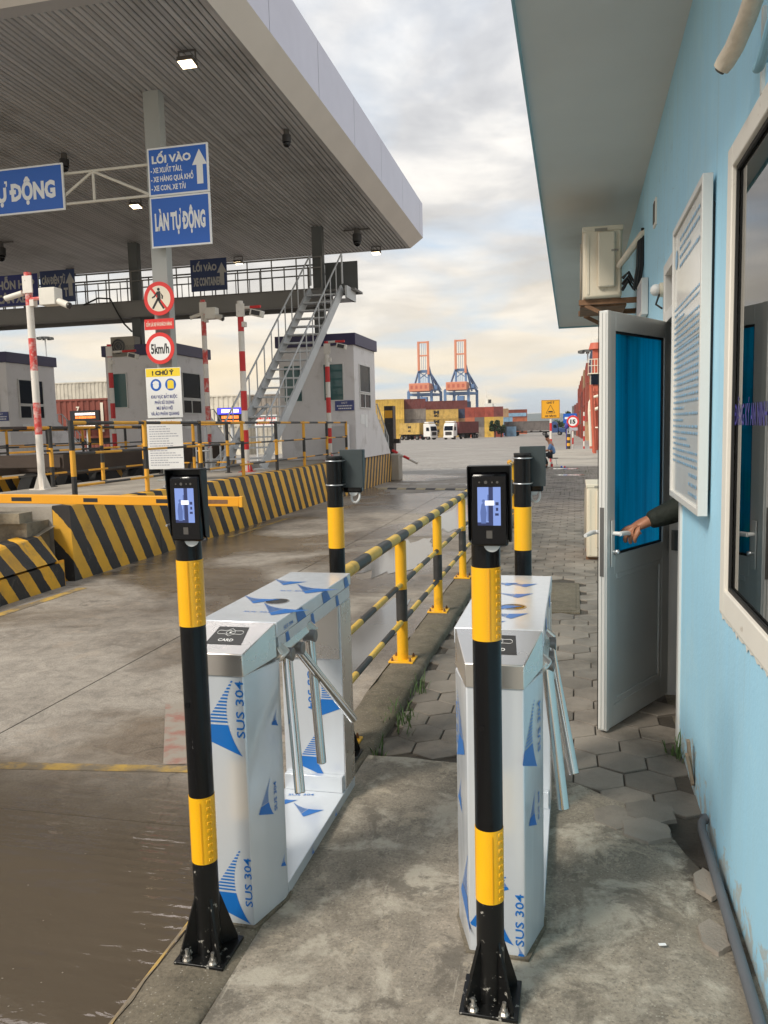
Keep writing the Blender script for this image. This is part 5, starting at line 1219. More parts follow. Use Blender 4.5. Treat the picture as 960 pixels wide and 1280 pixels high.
def walker(mb, c, y):
    q = lambda pts: poly2(mb, [(a*.30, b*.30) for a, b in pts], (c[0], y-.001, c[1]), X_, Z_)
    disc(mb, (c[0]+.0, y-.001, c[1]+.155), X_, Z_, .026, n=14)
    q([(-.12, .40), (.10, .42), (.12, .06), (-.10, .04)]); q([(-.10, .04), (.12, .06), (.10, -.18), (.34, -.56), (.24, -.60), (-.02, -.2)]); q([(-.10, .05), (.02, .0), (-.16, -.28), (-.36, -.58), (-.46, -.52), (-.26, -.2)])
    q([(-.12, .38), (-.06, .30), (-.26, .08), (-.42, .02), (-.44, .10), (-.30, .16)]); q([(.08, .40), (.12, .32), (.28, .14), (.24, -.04), (.16, -.02), (.18, .12)])
t = round_sign('no_entry_sign', 'round red-ringed sign forbidding walkers', (-6.955, 3.895), .285, 0, 'sign_cream', walker, 'print_black')
mb = MB(); a = R(-52); d = Vector((math.cos(a), 0, math.sin(a))); n_ = Vector((-d.z, 0, d.x)); o = Vector((-6.955, SY-.0027, 3.895))
mb.quad(o-d*.22-n_*.021, o+d*.22-n_*.021, o+d*.22+n_*.021, o-d*.22+n_*.021); part(t, 'slash', mb, 'sign_red')
t = root('text_sign', 'narrow red strip sign with pale lettering between two round signs', 'sign', (-6.98, SY, 3.47))
mb = MB(); board(mb, -7.255, -6.700, SY, 3.375, 3.555, .012); part(t, 'panel', mb, 'sign_red')
mb = MB(); text(mb, 'CẤM LÁI XE VÀ KHÁCH HÀNG', (-7.225, SY-.0012, 3.435), X_, Z_, h=.062, w=.49, bold=.02); part(t, 'lettering', mb, 'sign_cream')
def kmh(mb, c, y): text(mb, '5km/h', (c[0], y, c[1]-.085), X_, Z_, h=.165, w=.345, bold=.022, center=True)
round_sign('speed_limit_sign', 'round red-ringed five kilometre speed limit sign', (-6.985, 3.055), .270, 0, 'sign_white', kmh, 'print_black')
t = root('safety_notice', 'white safety notice with yellow heading and two blue discs', 'notice', (-6.96, SY, 2.3))
mb = MB(); board(mb, -7.29, -6.62, SY, 1.862, 2.72, .012); part(t, 'panel', mb, 'sign_white')
mb = MB(); mb.quad((-7.28, SY-.0012, 2.57), (-6.63, SY-.0012, 2.57), (-6.63, SY-.0012, 2.712), (-7.28, SY-.0012, 2.712)); part(t, 'heading', mb, 'sign_yellow')
mb = MB(); text(mb, '! CHÚ Ý', (-6.955, SY-.0022, 2.60), X_, Z_, h=.072, w=.42, bold=.04, center=True); part(t, 'heading_text', mb, 'print_black')
mb = MB()
for k, s in enumerate(('KHU VỰC BẮT BUỘC', 'PHẢI SỬ DỤNG', 'MŨ BẢO HỘ', 'VÀ ÁO PHẢN QUANG')): text(mb, s, (-6.955, SY-.0012, 2.20-.098*k), X_, Z_, h=.052, w=(.50, .37, .31, .54)[k], bold=.03, center=True)
part(t, 'body_text', mb, 'print_navy')
mb = MB()
for xx in (-7.10, -6.82): disc(mb, (xx, SY-.0012, 2.43), X_, Z_, .104, n=32)
part(t, 'discs', mb, 'sign_blue')
mb = MB(); disc(mb, (-7.10, SY-.0022, 2.42), X_, Z_, .058, n=20); poly2(mb, [(-.065, .02), (.065, .02), (.05, .055), (0, .075), (-.05, .055)], (-7.10, SY-.0024, 2.43), X_, Z_); part(t, 'helmet_mark', mb, 'sign_white')
mb = MB(); poly2(mb, [(-.06, -.07), (.06, -.07), (.06, .05), (.03, .075), (-.03, .075), (-.06, .05)], (-6.82, SY-.0022, 2.43), X_, Z_); part(t, 'vest_mark', mb, 'sign_yellow')
t = root('rules_notice', 'white sheet of small printed rules behind the island fence', 'notice', (-6.98, SY, 1.4))
mb = MB(); board(mb, -7.32, -6.645, SY, .965, 1.835, .012); part(t, 'panel', mb, 'sign_white')
mb = MB(); r5 = random.Random(5)
for k in range(17):
    z = 1.70-.042*k; xx = -7.28
    while xx < (-6.70 if r5.random() < .7 else -6.95):
        w = r5.uniform(.02, .07); mb.quad((xx, SY-.0012, z), (xx+w, SY-.0012, z), (xx+w, SY-.0012, z+.016), (xx, SY-.0012, z+.016)); xx += w+.010
part(t, 'print', mb, 'print_grey', kind='stuff')
mb = MB(); text(mb, 'NỘI QUY RA VÀO CẢNG', (-6.98, SY-.0012, 1.765), X_, Z_, h=.034, w=.42, bold=.03, center=True); part(t, 'heading_text', mb, 'sign_red')

# ================================================================== WALKWAY, STAIRS
WY0, WY1, WZ = 21.36, 22.45, 5.40
t = root('walkway', 'grey steel overhead walkway with railing under the canopy', 'walkway', (-12, 21.9, WZ))
wx0, wx1 = -27.0, -6.72
mb = MB(); mb.box(wx0, wx1, WY0, WY0+.10, WZ-.44, WZ); mb.box(wx0, wx1, WY1-.10, WY1, WZ-.44, WZ); mb.box(wx0, wx1, WY0-.06, WY0+.16, WZ-.455, WZ-.44); mb.box(wx0, wx1, WY0-.06, WY0+.16, WZ, WZ+.015); part(t, 'beam', mb, 'walk_grey')
mb = MB(); mb.box(wx0, wx1+.9, WY0+.161, WY1-.101, WZ-.06, WZ-.002); part(t, 'deck', mb, 'walk_grey')
for yy in (WY0+.04, WY1-.05):
    mb = MB(); mb.cyl((wx0, yy, WZ+.86), (wx1, yy, WZ+.86), .024, n=8); mb.cyl((wx0, yy, WZ+.58), (wx1, yy, WZ+.58), .020, n=8); part(t, 'rail', mb, 'walk_grey')
    x = wx1; k = 0
    while x > wx0:
        mb = MB(); mb.cyl((x, yy, WZ+.015), (x, yy, WZ+(.86 if k % 2 == 0 else .58)), .020 if k % 2 == 0 else .014, n=8); part(t, 'baluster', mb, 'walk_grey'); x -= .36; k += 1
mb = MB(); mb.box(-6.80, -5.86, WY0+.62, WY0+.66, WZ-.10, WZ+.80); part(t, 'end_panel', mb, 'column_dark', bevel=.004)
mb = MB(); mb.box(-6.72, -5.95, WY0-.02, WY0+.6, WZ-.32, WZ-.30); mb.box(-5.99, -5.93, WY0-.25, WY0+.65, WZ-.32, WZ); part(t, 'landing', mb, 'steel_paint')
mb = MB(); mb.tube([(-14.0, WY0-.07, WZ-.02), (-13.5, WY0-.1, WZ+.14), (-13.1, WY0-.1, WZ+.10), (-12.9, WY0-.1, WZ-.30), (-12.75, WY0-.02, WZ-.62), (-12.55, WY0+.05, WZ-.85)], .025, 7); part(t, 'cable', mb, 'rubber')
def walk_sign(label, x0, x1, z0, z1, face, draws, border=None):
    t = root('walkway_sign', label, 'sign', ((x0+x1)/2, WY0-.1, z0)); y = WY0-.12
    if border: framed(t, x0, x1, y, z0, z1, face, 'letter_dull', .02)
    else: mb = MB(); board(mb, x0, x1, y, z0, z1, .03); part(t, 'panel', mb, face)
    mb = MB()
    for d in draws:
        if d[0] == '^': arrow(mb, (d[1], y-.003, d[2]), X_, Z_, d[3])
        else: text(mb, d[0], (d[1], y-.003, d[2]), X_, Z_, h=d[3], w=d[4], bold=.03)
    part(t, 'lettering', mb, 'letter_dull')
walk_sign('navy container lane sign on the walkway beside the stairs', -10.52, -9.43, 5.53, 6.40, 'sign_navy', [('LỐI VÀO', -10.44, 6.08, .17, .72), ('XE CONTAINER', -10.44, 5.68, .22, .84), ('^', -9.57, 5.66, .62)])
walk_sign('navy weighbridge sign with upright arrow on the walkway', -15.36, -14.22, 5.50, 6.42, 'sign_navy', [('CÂN ĐIỆN TỬ', -15.30, 6.04, .20, .78), ('SỐ T', -14.9, 5.66, .24, .45), ('^', -14.36, 5.66, .66)])
walk_sign('bright navy mixed lane sign behind the white camera pole', -17.6, -15.42, 5.46, 6.40, 'sign_navy_lit', [('LÀN HỖN HỢP', -17.42, 5.98, .24, 1.86), ('VÀ CÂN XE', -17.30, 5.58, .24, 1.42)], True)
# stair up to the walkway
st = root('steel_staircase', 'open grey steel staircase climbing to the walkway', 'staircase', (-7.1, 16.6, IZ))
b0, b1 = Vector((-7.52, 16.25, IZ)), Vector((-6.74, 16.62, IZ)); t0, t1 = Vector((-7.02, 21.30, WZ)), Vector((-6.12, 21.30, WZ))
for a, b in ((b0, t0), (b1, t1)):
    mb = MB(); mb.bar(a-Z_*.0, b-Z_*.05, .05, .24); part(st, 'stringer', mb, 'steel_paint')
    mb = MB(); up = Z_*.86; mb.cyl(a+(b-a)*.03+up, b+up, .022, n=8); mb.tube([b+up, b+up+Vector((0, .05, -.02)), b+Vector((0, .06, .1))], .02, 8); part(st, 'handrail', mb, 'steel_paint')
    for k in range(13):
        p = a+(b-a)*(.03+.97*k/12); mb = MB(); mb.cyl(p+Z_*.08, p+up, .016, n=7); part(st, 'baluster', mb, 'steel_paint')
    mb = MB(); mb.box(a.x-.12, a.x+.12, a.y-.2, a.y+.12, IZ, IZ+.02); part(st, 'foot_plate', mb, 'steel_paint')
for k in range(1, 20):
    u = k/20; p, q = b0+(t0-b0)*u, b1+(t1-b1)*u; mb = MB(); d = (q-p).normalized()
    mb.bar(p+d*.03+Vector((0, .0, 0)), q-d*.03, .24, .035); part(st, 'tread', mb, 'steel_paint')
mb = MB(); mb.bar((-7.95, 16.4, IZ), (-7.05, 17.9, 2.2), .07, .07); mb.bar((-7.95, 16.4, IZ), (-7.95, 16.4, 1.7), .06, .06); part(st, 'brace', mb, 'steel_paint')
t = root('steel_stand', 'low welded grey tube stand at the stair foot', 'stand', (-7.6, 15.6, IZ))
mb = MB()
for xx in (-7.75, -7.42):
    mb.tube([(xx, 15.5, IZ), (xx, 15.5, 1.28), (xx, 15.62, 1.36), (xx, 15.9, 1.36), (xx, 15.98, 1.28), (xx, 15.98, IZ)], .02, 7)
mb.cyl((-7.75, 15.5, 1.2), (-7.42, 15.5, 1.2), .018, n=7); mb.cyl((-7.75, 15.98, 1.0), (-7.42, 15.98, 1.0), .018, n=7); part(t, 'tube', mb, 'steel_paint')

# ================================================================== BOOTHS
def booth(cx, label):
    """pale booth whose lane-side wall is at cx; local coordinates"""
    t = root('gate_booth', label, 'booth', (cx, 21.12, IZ), 'pale gate booths on the islands'); ORG[t.name] = Vector((0, 0, 0))
    W_, D, H = 2.15, 2.3, 3.08
    m_ = MB(); m_.box(-W_, 0, 0, D, 0, H); part(t, 'wall', m_, 'booth_wall', bevel=.006)
    m_ = MB(); m_.box(-W_-.07, .07, -.07, D+.07, H, H+.31); part(t, 'roof_band', m_, 'booth_roof', bevel=.008)
    def win(face, a0, a1, z0, z1, mats, split=None):
        f = MB(); p = MB(); e = .03
        def bx_(m2, u0, u1, d0, d1, c0, c1):
            if face == 'f': m2.box(u0, u1, -d1, -d0, c0, c1)
            else: m2.box(d0, d1, u0, u1, c0, c1)
        bx_(f, a0-e, a1+e, .001, .03, z1, z1+e); bx_(f, a0-e, a1+e, .001, .03, z0-e, z0); bx_(f, a0-e, a0, .001, .03, z0, z1); bx_(f, a1, a1+e, .001, .03, z0, z1)
        if split: bx_(f, split-.02, split+.02, .001, .028, z0, z1)
        w_ = part(t, 'window', f, 'booth_frame')
        for u0, u1 in (((a0, split-.02), (split+.02, a1)) if split else ((a0, a1),)):
            q = MB(); bx_(q, u0, u1, .001, .010, z0, z1); part(w_, 'pane', q, mats)
    win('f', -.86, -.32, 1.62, 2.58, 'teal_glass'); win('f', -2.0, -1.5, 1.62, 2.58, 'teal_glass')
    win('s', .50, 1.62, 1.86, 2.58, 'dark_glass'); win('s', .50, 1.62, 1.42, 1.78, 'dark_glass', 1.02)
    m_ = MB(); m_.box(-.56, -.03, -.03, -.002, 1.33, 1.60); pl_ = part(t, 'name_plate', m_, 'print_navy')
    m_ = MB(); text(m_, 'CHÚ Ý', (-.295, -.0315, 1.51), X_, Z_, h=.05, w=.17, center=True)
    for z, w in ((1.44, .42), (1.37, .34)):
        x = -.295-w/2; r_ = random.Random(int(w*100))
        while x < -.295+w/2: ww = r_.uniform(.02, .05); m_.quad((x, -.0315, z), (x+ww, -.0315, z), (x+ww, -.0315, z+.03), (x, -.0315, z+.03)); x += ww+.012
    part(pl_, 'lettering', m_, 'sign_white')
    m_ = MB(); m_.box(.001, .012, .55, .95, .95, 1.22); m_.box(.001, .012, 1.02, 1.3, .86, 1.22); part(t, 'notice', m_, 'sign_white')
    m_ = MB(); m_.box(-1.45, -.65, D+.001, D+.03, 0, 2.05); part(t, 'door', m_, 'booth_frame')
    m_ = MB(); m_.extr([(-.10, D+.002, .005), (-.10, D+1.85, .005), (-.10, D+1.80, .10), (-.10, D+.35, 1.05), (-.10, D+.002, 1.3)], (.098, 0, 0)); part(t, 'stair_wall', m_, 'booth_wall')
    m_ = MB()
    for k in range(4): m_.box(-1.5, -.101, D+.10+.28*k, D+.38+.28*k, .004, .80-.2*k)
    part(t, 'steps', m_, 'island_concrete')
    m_ = MB()
    for xx in (-.03, -1.47):
        m_.tube([(xx, D+.06, .3), (xx, D+.06, 1.55), (xx, D+.30, 1.55), (xx, D+1.7, .55), (xx, D+1.7, .01)], .02, 7)
        m_.cyl((xx, D+.06, 1.3), (xx, D+1.7, .25), .016, n=6)
        for k in range(1, 7): m_.cyl((xx, D+.1+.22*k, max(.01, 1.2-.18*k)), (xx, D+.1+.22*k, 1.55-max(0, k-.8)*.155), .012, n=6)
    part(t, 'stair_rail', m_, 'steel_paint')
    return t
bo = booth(-5.80, 'pale booth beside the steel staircase with a navy roof band')
dup(bo, (-11.15, 21.12, IZ), 'pale booth behind the round signs on the second island')
dup(bo, (-16.65, 21.12, IZ), 'pale booth behind the white camera pole on the far island')
t = root('cabinet', 'grey electrical cabinet low in front of the staircase booth', 'cabinet', (-6.2, 20.9, IZ))
mb = MB(); mb.box(-6.5, -5.95, 20.75, 21.0, IZ+.05, IZ+.95); part(t, 'case', mb, 'booth_wall', bevel=.01)
mb = MB(); mb.box(-6.47, -5.98, 20.74, 20.7495, IZ+.09, IZ+.91); part(t, 'door', mb, 'steel_paint')
t = root('column_condenser', 'dusty outdoor air conditioner fixed to the dark gate column', 'air conditioner', (-12.7, 21.2, 3.9))
mb = MB(); mb.box(-13.05, -12.28, 21.05, 21.38, 3.82, 4.38); part(t, 'case', mb, 'ac_grille', bevel=.015)
mb = MB(); disc(mb, (-12.80, 21.048, 4.10), X_, Z_, .22, n=24); part(t, 'fan_opening', mb, 'device_black')
mb = MB()
for q in (.22, .15, .08): mb.tube([(-12.80+q*math.cos(a), 21.04, 4.10+q*math.sin(a)) for a in [2*math.pi*k/24 for k in range(25)]], .007, 5)
part(t, 'fan_guard', mb, 'ac_grille')
mb = MB(); mb.box(-12.6, -12.3, 21.381, 21.50, 3.80, 3.86); part(t, 'bracket', mb, 'rust')

# ================================================================== CAMERA POLES
def cam_pole(x, y, z0, z1, r_, first, seg, label, red='pole_red', arms=(), base='w', lean=0.0):
    t = root('camera_pole', label, 'camera pole', (x, y, z0))
    cuts = []; q = first
    while q < z1-z0-.05: cuts.append(q); q += seg
    mb = MB(); mb.bands((x, y, z0+.012), (x, y, z1), r_, cuts, [0, 1], 14); part(t, 'pole', mb, ['pole_white', red])
    mb = MB(); mb.box(x-.14, x+.14, y-.14, y+.14, z0, z0+.012)
    for k in range(4):
        a = R(45+90*k); d = Vector((math.cos(a), math.sin(a), 0)); n_ = Vector((-d.y, d.x, 0))*.006; p = Vector((x, y, z0+.012))
        mb.extr([p+d*r_-n_, p+d*.13-n_, p+d*r_+Z_*.22-n_], n_*2)
    part(t, 'foot', mb, red if base == 'r' else 'pole_white')
    for kind, dx_, dy_, z in arms:
        e = Vector((x+dx_, y+dy_, z)); o = Vector((x, y, z)); d = (e-o).normalized()
        if kind == 'bullet':
            mb = MB(); mb.cyl(o, e-d*.26, .018, n=8); part(t, 'bracket', mb, 'pole_white')
            mb = MB(); dd = (d-Z_*.25).normalized(); mb.cyl(e-d*.30, e-d*.30+dd*.30, .045, n=14); c_ = part(t, 'camera', mb, 'cam_white')
            mb = MB(); mb.cyl(e-d*.30+dd*.30, e-d*.30+dd*.312, .040, n=14); part(c_, 'lens', mb, 'cam_dark')
        elif kind == 'box':
            mb = MB(); mb.cyl(o, e, .028, n=8); part(t, 'bracket', mb, red)
            mb = MB(); mb.bx(e+d*.16, (.28, .20, .26)); part(t, 'junction_box', mb, 'cam_white', bevel=.01)
            mb = MB(); q2 = e+d*.32+Vector((0, 0, -.08)); mb.cyl(q2, q2+Vector((d.x*.24, d.y*.24-.06, -.09)), .052, n=14); c_ = part(t, 'camera', mb, 'cam_white')
            mb = MB(); e2 = q2+Vector((d.x*.24, d.y*.24-.06, -.09)); mb.cyl(e2, e2+Vector((d.x*.02, 0, -.008)), .048, n=14); part(c_, 'lens', mb, 'cam_dark')
        elif kind == 'arm':
            mb = MB(); mb.cyl(o, o+(e-o)*.5, .030, n=8); mb.cyl(o+(e-o)*.5, e, .030, n=8, mi=1); part(t, 'bracket', mb, ['pole_white', red])
            mb = MB(); mb.bx(e+Vector((-.08, 0, -.13)), (.26, .16, .13), Matrix.Rotation(.25, 3, 'Y')); c_ = part(t, 'camera', mb, 'cam_white', bevel=.01)
            mb = MB(); mb.bx(e+Vector((-.08, -.085, -.13)), (.18, .012, .09), Matrix.Rotation(.25, 3, 'Y')); part(c_, 'lens', mb, 'cam_dark')
    mb = MB(); mb.box(x-r_-.0, x+r_+.05, y-r_-.01, y-r_*.7, z1-.32, z1-.06); mb.box(x+r_*.6, x+r_+.05, y-.05, y+.05, z1-.52, z1-.42); part(t, 'top_box', mb, 'pole_white')
    return t
cam_pole(-8.28, 11.15, IZ, 4.13, .056, .86, .50, 'white camera pole with peeling red bands standing before the far booth', 'pole_red_worn', [('bullet', -.40, -.05, 3.82), ('box', .28, -.05, 3.72)])
cam_pole(-8.52, 17.75, IZ, 4.68, .060, .45, .33, 'red banded camera pole with a cable loop beside the round signs', 'pole_red_worn', [('bullet', -.34, 0, 4.36), ('box', .12, -.05, 4.34), ('bullet', .55, -.1, 4.32)])
cam_pole(-6.62, 15.5, IZ, 4.22, .062, .45, .40, 'red and white camera pole with red foot before the staircase', 'pole_red', [('arm', .46, -.05, 4.08)], 'r')
cam_pole(-6.30, 20.3, IZ, 3.86, .062, .45, .40, 'red and white camera pole before the booth window', 'pole_red', [('arm', .50, -.05, 3.84)], 'r')
cam_pole(-11.95, 19.2, IZ, 3.95, .062, .45, .40, 'red and white camera pole beyond the dark column on the second island', 'pole_red', [('arm', .80, -.05, 3.75)])
t = root('boom_barrier', 'red and white boom arm resting low beyond the booth', 'barrier arm', (-5.5, 26.2, .6))
mb = MB(); mb.bands((-5.92, 26.1, .82), (-5.0, 25.7, .40), .045, [.25, .5, .75], [1, 0], 10); part(t, 'boom', mb, ['pole_white', 'pole_red'])
t = root('barrier_machine', 'dark barrier cabinet with a lit panel behind the booth stairs', 'barrier machine', (-6.05, 26.4, -.1))
mb = MB(); mb.box(-6.2, -5.9, 26.2, 26.6, -.15, 2.30); part(t, 'cabinet', mb, 'rail_black'); mb = MB(); mb.box(-6.18, -5.92, 26.19, 26.199, 1.9, 2.15); part(t, 'panel', mb, 'sign_orange'); mb = MB(); mb.box(-5.89, -5.72, 26.3, 26.5, 1.05, 1.2); part(t, 'arm_pivot', mb, 'rail_black')
mb = MB(); mb.box(-5.95, -5.6, 25.62, 26.15, -.16, .72); thing('concrete_block', mb, 'island_concrete', 'pale concrete end block past the striped wall', 'concrete block', loc=(-5.8, 25.9, 0), bevel=.04)
# rubber speed hump across the lane
t = root('speed_hump', 'dark rubber speed hump with pale blocks across the lane', 'speed hump', (-3.6, 21.6, -.146))
for k in range(14):
    x = -5.45+.285*k; y = 22.0-.0615*k
    mb = MB(); mb.extr([(x, y, -.149), (x, y+.06, -.122), (x, y+.20, -.116), (x, y+.32, -.122), (x, y+.38, -.149)], (.28, -.060, 0)); part(t, 'rubber_block', mb, 'hump_black' if k % 2 else 'hump_yellow')
# lane behind the first island: trailer, LED boards
t = root('flatbed_trailer', 'rusty brown empty trailer parked in the second lane', 'trailer', (-10, 15.5, -.15))
mb = MB(); mb.box(-10.9, -10.75, 13.0, 20.0, .85, 1.22); mb.box(-9.45, -9.3, 13.0, 20.0, .85, 1.22); mb.box(-11.1, -9.1, 12.9, 13.05, 1.0, 1.25); mb.box(-11.1, -9.1, 19.95, 20.1, 1.0, 1.25)
for k in range(6): mb.box(-10.75, -9.45, 13.8+k, 13.95+k, .9, 1.1)
part(t, 'frame', mb, 'trailer_brown')
for yy in (14.6, 15.8, 17.0):
    for xx in (-10.95, -9.35):
        mb = MB(); mb.cyl((xx-.14, yy, .36), (xx+.14, yy, .36), .5, n=20); w_ = part(t, 'wheel', mb, 'tyre'); mb = MB(); mb.cyl((xx-.15, yy, .36), (xx+.15, yy, .36), .24, n=14); part(w_, 'rim', mb, 'dull_steel' if 'dull_steel' in MT else 'steel_dark')
mb = MB(); mb.box(-11.05, -9.15, 12.86, 12.899, 1.02, 1.2); part(t, 'rear_board', mb, 'trailer_brown')
def led_board(name, label, x0, x1, y, z0, z1, rows, post=True):
    t = root(name, label, 'led sign', ((x0+x1)/2, y, z0)); mb = MB(); mb.box(x0, x1, y, y+.18, z0, z1); part(t, 'case', mb, 'led_black')
    r_ = random.Random(int(-x0*10))
    for (za, zb_, m_, solid) in rows:
        mb = MB(); A = z0+(z1-z0)*za; B = z0+(z1-z0)*zb_; xx = x0+(x1-x0)*(.04 if solid else .18)
        if solid: mb.quad((x0+.04, y-.004, A), (x1-.04, y-.004, A), (x1-.04, y-.004, B), (x0+.04, y-.004, B))
        else:
            while xx < x0+(x1-x0)*.86:
                w = r_.uniform(.03, .09); mb.quad((xx, y-.008, A), (xx+w, y-.008, A), (xx+w, y-.008, B), (xx, y-.008, B)); xx += w+.025
        part(t, 'lit_line', mb, m_)
    mb = MB(); mb.box((x0+x1)/2-.06, (x0+x1)/2+.06, y+.181, y+.30, yard_z(y), z1); part(t, 'post', mb, 'steel_paint')
led_board('led_board', 'black lit message board before the red container', -31.75, -29.65, 46.0, 2.48, 3.15, [(.56, .78, 'led_white', 0), (.24, .46, 'led_orange', 0)])
led_board('led_board', 'small black lit board below the message board', -31.5, -29.7, 45.9, 1.90, 2.30, [(.35, .7, 'led_white', 0)])
led_board('led_board', 'blue and orange lit message board between booth and staircase', -21.0, -19.4, 45.0, 2.0, 3.0, [(.62, .98, 'led_blue', 1), (.70, .90, 'led_white', 0), (.34, .52, 'led_orange', 0), (.06, .24, 'led_orange', 0)])
t = root('banner', 'white banner with red lettering behind the staircase', 'banner', (-17.9, 45, 1.8)); mb = MB(); mb.box(-18.6, -17.2, 45, 45.03, 1.85, 2.50); part(t, 'sheet', mb, 'sign_white')
mb = MB(); r_ = random.Random(2); xx = -18.5
for row in (2.25, 1.95):
    xx = -18.5
    while xx < -17.35: w = r_.uniform(.06, .16); mb.quad((xx, 44.995, row), (xx+w, 44.995, row), (xx+w, 44.995, row+.18), (xx, 44.995, row+.18)); xx += w+.04
part(t, 'print', mb, 'sign_red')
mb = MB(); mb.box(-18.58, -18.5, 45.04, 45.12, yard_z(45), 2.5); mb.box(-17.3, -17.22, 45.04, 45.12, yard_z(45), 2.5); part(t, 'pole', mb, 'steel_paint')
# ================================================================== CONTAINER YARD
_cm = {}
def container_mesh(L, H=2.59, Wd=2.44, n=None):
    """long axis along local X, corrugated sides, framed ends with door bars; base at z=0"""
    k = (L, H)
    if k in _cm: return _cm[k]
    n = n or int(L*2.3); m_ = MB(); hw, hl = Wd/2, L/2
    pts = []
    for i in range(n):
        a = -hl+.12+(L-.24)*i/n; s = (L-.24)/n
        pts += [(a, 0), (a+s*.35, 0), (a+s*.5, .06), (a+s*.85, .06)]
    pts.append((hl-.12, 0))
    for sy in (-1, 1):
        vs = [(x, sy*(hw-.03-d), .16) for x, d in pts]+[(x, sy*(hw-.03-d), H-.12) for x, d in pts]; q = len(pts)
        m_.add(vs, [(i, i+1, q+i+1, q+i) for i in range(q-1)])
        m_.box(-hl, hl, sy*hw-.06 if sy > 0 else -hw, hw if sy > 0 else -hw+.06, 0, .16); m_.box(-hl, hl, hw-.06 if sy > 0 else -hw, hw if sy > 0 else -hw+.06, H-.12, H)
    for sx in (-1, 1):
        for sy in (-1, 1): m_.box(sx*hl-(.14 if sx > 0 else 0), sx*hl+(0 if sx > 0 else .14), sy*hw-(.12 if sy > 0 else 0), sy*hw+(0 if sy > 0 else .12), .16, H-.12)
        x = sx*(hl-.03); m_.quad((x, -hw+.12, .05), (x, hw-.12, .05), (x, hw-.12, H-.05), (x, -hw+.12, H-.05))
        m_.box(sx*hl-(.06 if sx > 0 else 0), sx*hl+(0 if sx > 0 else .06), -hw+.06, hw-.06, 0, .16); m_.box(sx*hl-(.06 if sx > 0 else 0), sx*hl+(0 if sx > 0 else .06), -hw+.06, hw-.06, H-.12, H)
        for yb in (-.75, -.3, .3, .75): m_.box(x-.0 if sx > 0 else x-.05, x+.05 if sx > 0 else x, yb-.03, yb+.03, .12, H-.1)
    m_.quad((-hl+.01, -hw+.05, H-.02), (hl-.01, -hw+.05, H-.02), (hl-.01, hw-.05, H-.02), (-hl+.01, hw-.05, H-.02))
    me = m_.mesh('container', sharp=0); me.materials.append(CONT['red']); _cm[k] = me; return me
def container(color, L, loc, rz, label, group=None):
    o = bpy.data.objects.new('container', container_mesh(L)); COL.objects.link(o); o.location = loc; o.rotation_euler = (0, 0, rz)
    o.material_slots[0].link = 'OBJECT'; o.material_slots[0].material = CONT[color]; ORG[o.name] = Vector((0, 0, 0))
    return tag(o, label, 'container', group)
TIER = ['bottom', 'second', 'third', 'top']
def stack(cols, L, x, y, rz, where, group, z=None):
    z = yard_z(y) if z is None else z; out = []
    for k, c in enumerate(cols):
        tier = 'top' if k == len(cols)-1 else TIER[k]
        out.append(container(c, L, (x, y, z+2.61*k), rz, '%s container, %s tier, %s' % (c, tier, where), group))
    return out
G1 = 'stacked containers across the yard'
rz = R(9)
def msc(o, size=1.0):
    size *= .72
    """dark line mark painted on the long side"""
    m_ = MB(); text(m_, 'M', (-.85*size, -1.225, 1.45), X_, Z_, h=.85*size, w=1.7*size, bold=.05); text(m_, 'SC', (-.75*size, -1.225, .62), X_, Z_, h=.62*size, w=1.5*size, bold=.05)
    part(o, 'line_mark', m_, 'print_black')
stack(['yellow', 'yellow', 'yellow', 'yellow'], 12.19, -49.4, 205, rz, 'yellow stack beside the staircase booth', G1)
stack(['maroon', 'grey', 'dull', 'maroon'], 6.06, -41.3, 209, rz, 'dark narrow stack right against the yellow one', G1)
for o in stack(['ochre', 'ochre', 'ochre'], 12.19, -37.9, 224, rz, 'marked ochre stack behind the two trucks', G1): msc(o, 1.25)
stack(['tan', 'maroon', 'tan', 'yellow'], 12.19, -46.5, 236, rz, 'stack showing over the ochre one towards the cranes', G1)
stack(['rust', 'rust', 'rust', 'maroon'], 12.19, -36.5, 233, rz, 'tall rust stack standing behind the ochre stack', G1)
stack(['navy', 'tan', 'navy'], 6.06, -29.4, 227, rz, 'short navy-topped stack at the end of the ochre stack', G1)
for k, (cols, x) in enumerate(((['orange', 'orange', 'red'], -27.0), (['dull', 'grey', 'red'], -24.5), (['yellow', 'yellow', 'red'], -24.0+2.0), (['red', 'ochre', 'maroon'], -19.6))):
    stack(cols, 6.06, x, 212, R(98), ('end-on stack next to the navy one', 'end-on stack with grey in its middle', 'end-on stack with yellow low down', 'end-on stack nearest the dark trees')[k], G1)
stack(['blue', 'red', 'navy'], 12.19, -30.8, 262, R(6), 'far stack left of the pale striped one', G1)
for o in stack(['orange', 'orange', 'rust'], 6.06, -18.0, 262, R(6), 'far stack with a pale band behind the grey lorry', G1)[2:]:
    m_ = MB(); m_.quad((-2.8, -1.225, .4), (2.8, -1.225, .4), (2.8, -1.225, 1.5), (-2.8, -1.225, 1.5)); part(o, 'pale_band', m_, CONT['lightblue'])
stack(['red', 'dull', 'orange', 'navy'], 6.06, -34.0, 246, R(9), 'narrow stack peeping over the rust stack', G1)
stack(['ochre', 'rust', 'tan'], 12.19, -25.2, 240, R(6), 'tan-topped stack behind the end-on ones', G1)
stack(['blue', 'lightblue'], 6.06, -20.4, 232, R(6), 'low blue pair by the dark trees', G1)
stack(['lightblue'], 6.06, -16.6, 216, R(98), 'single pale box beside the trees', G1)
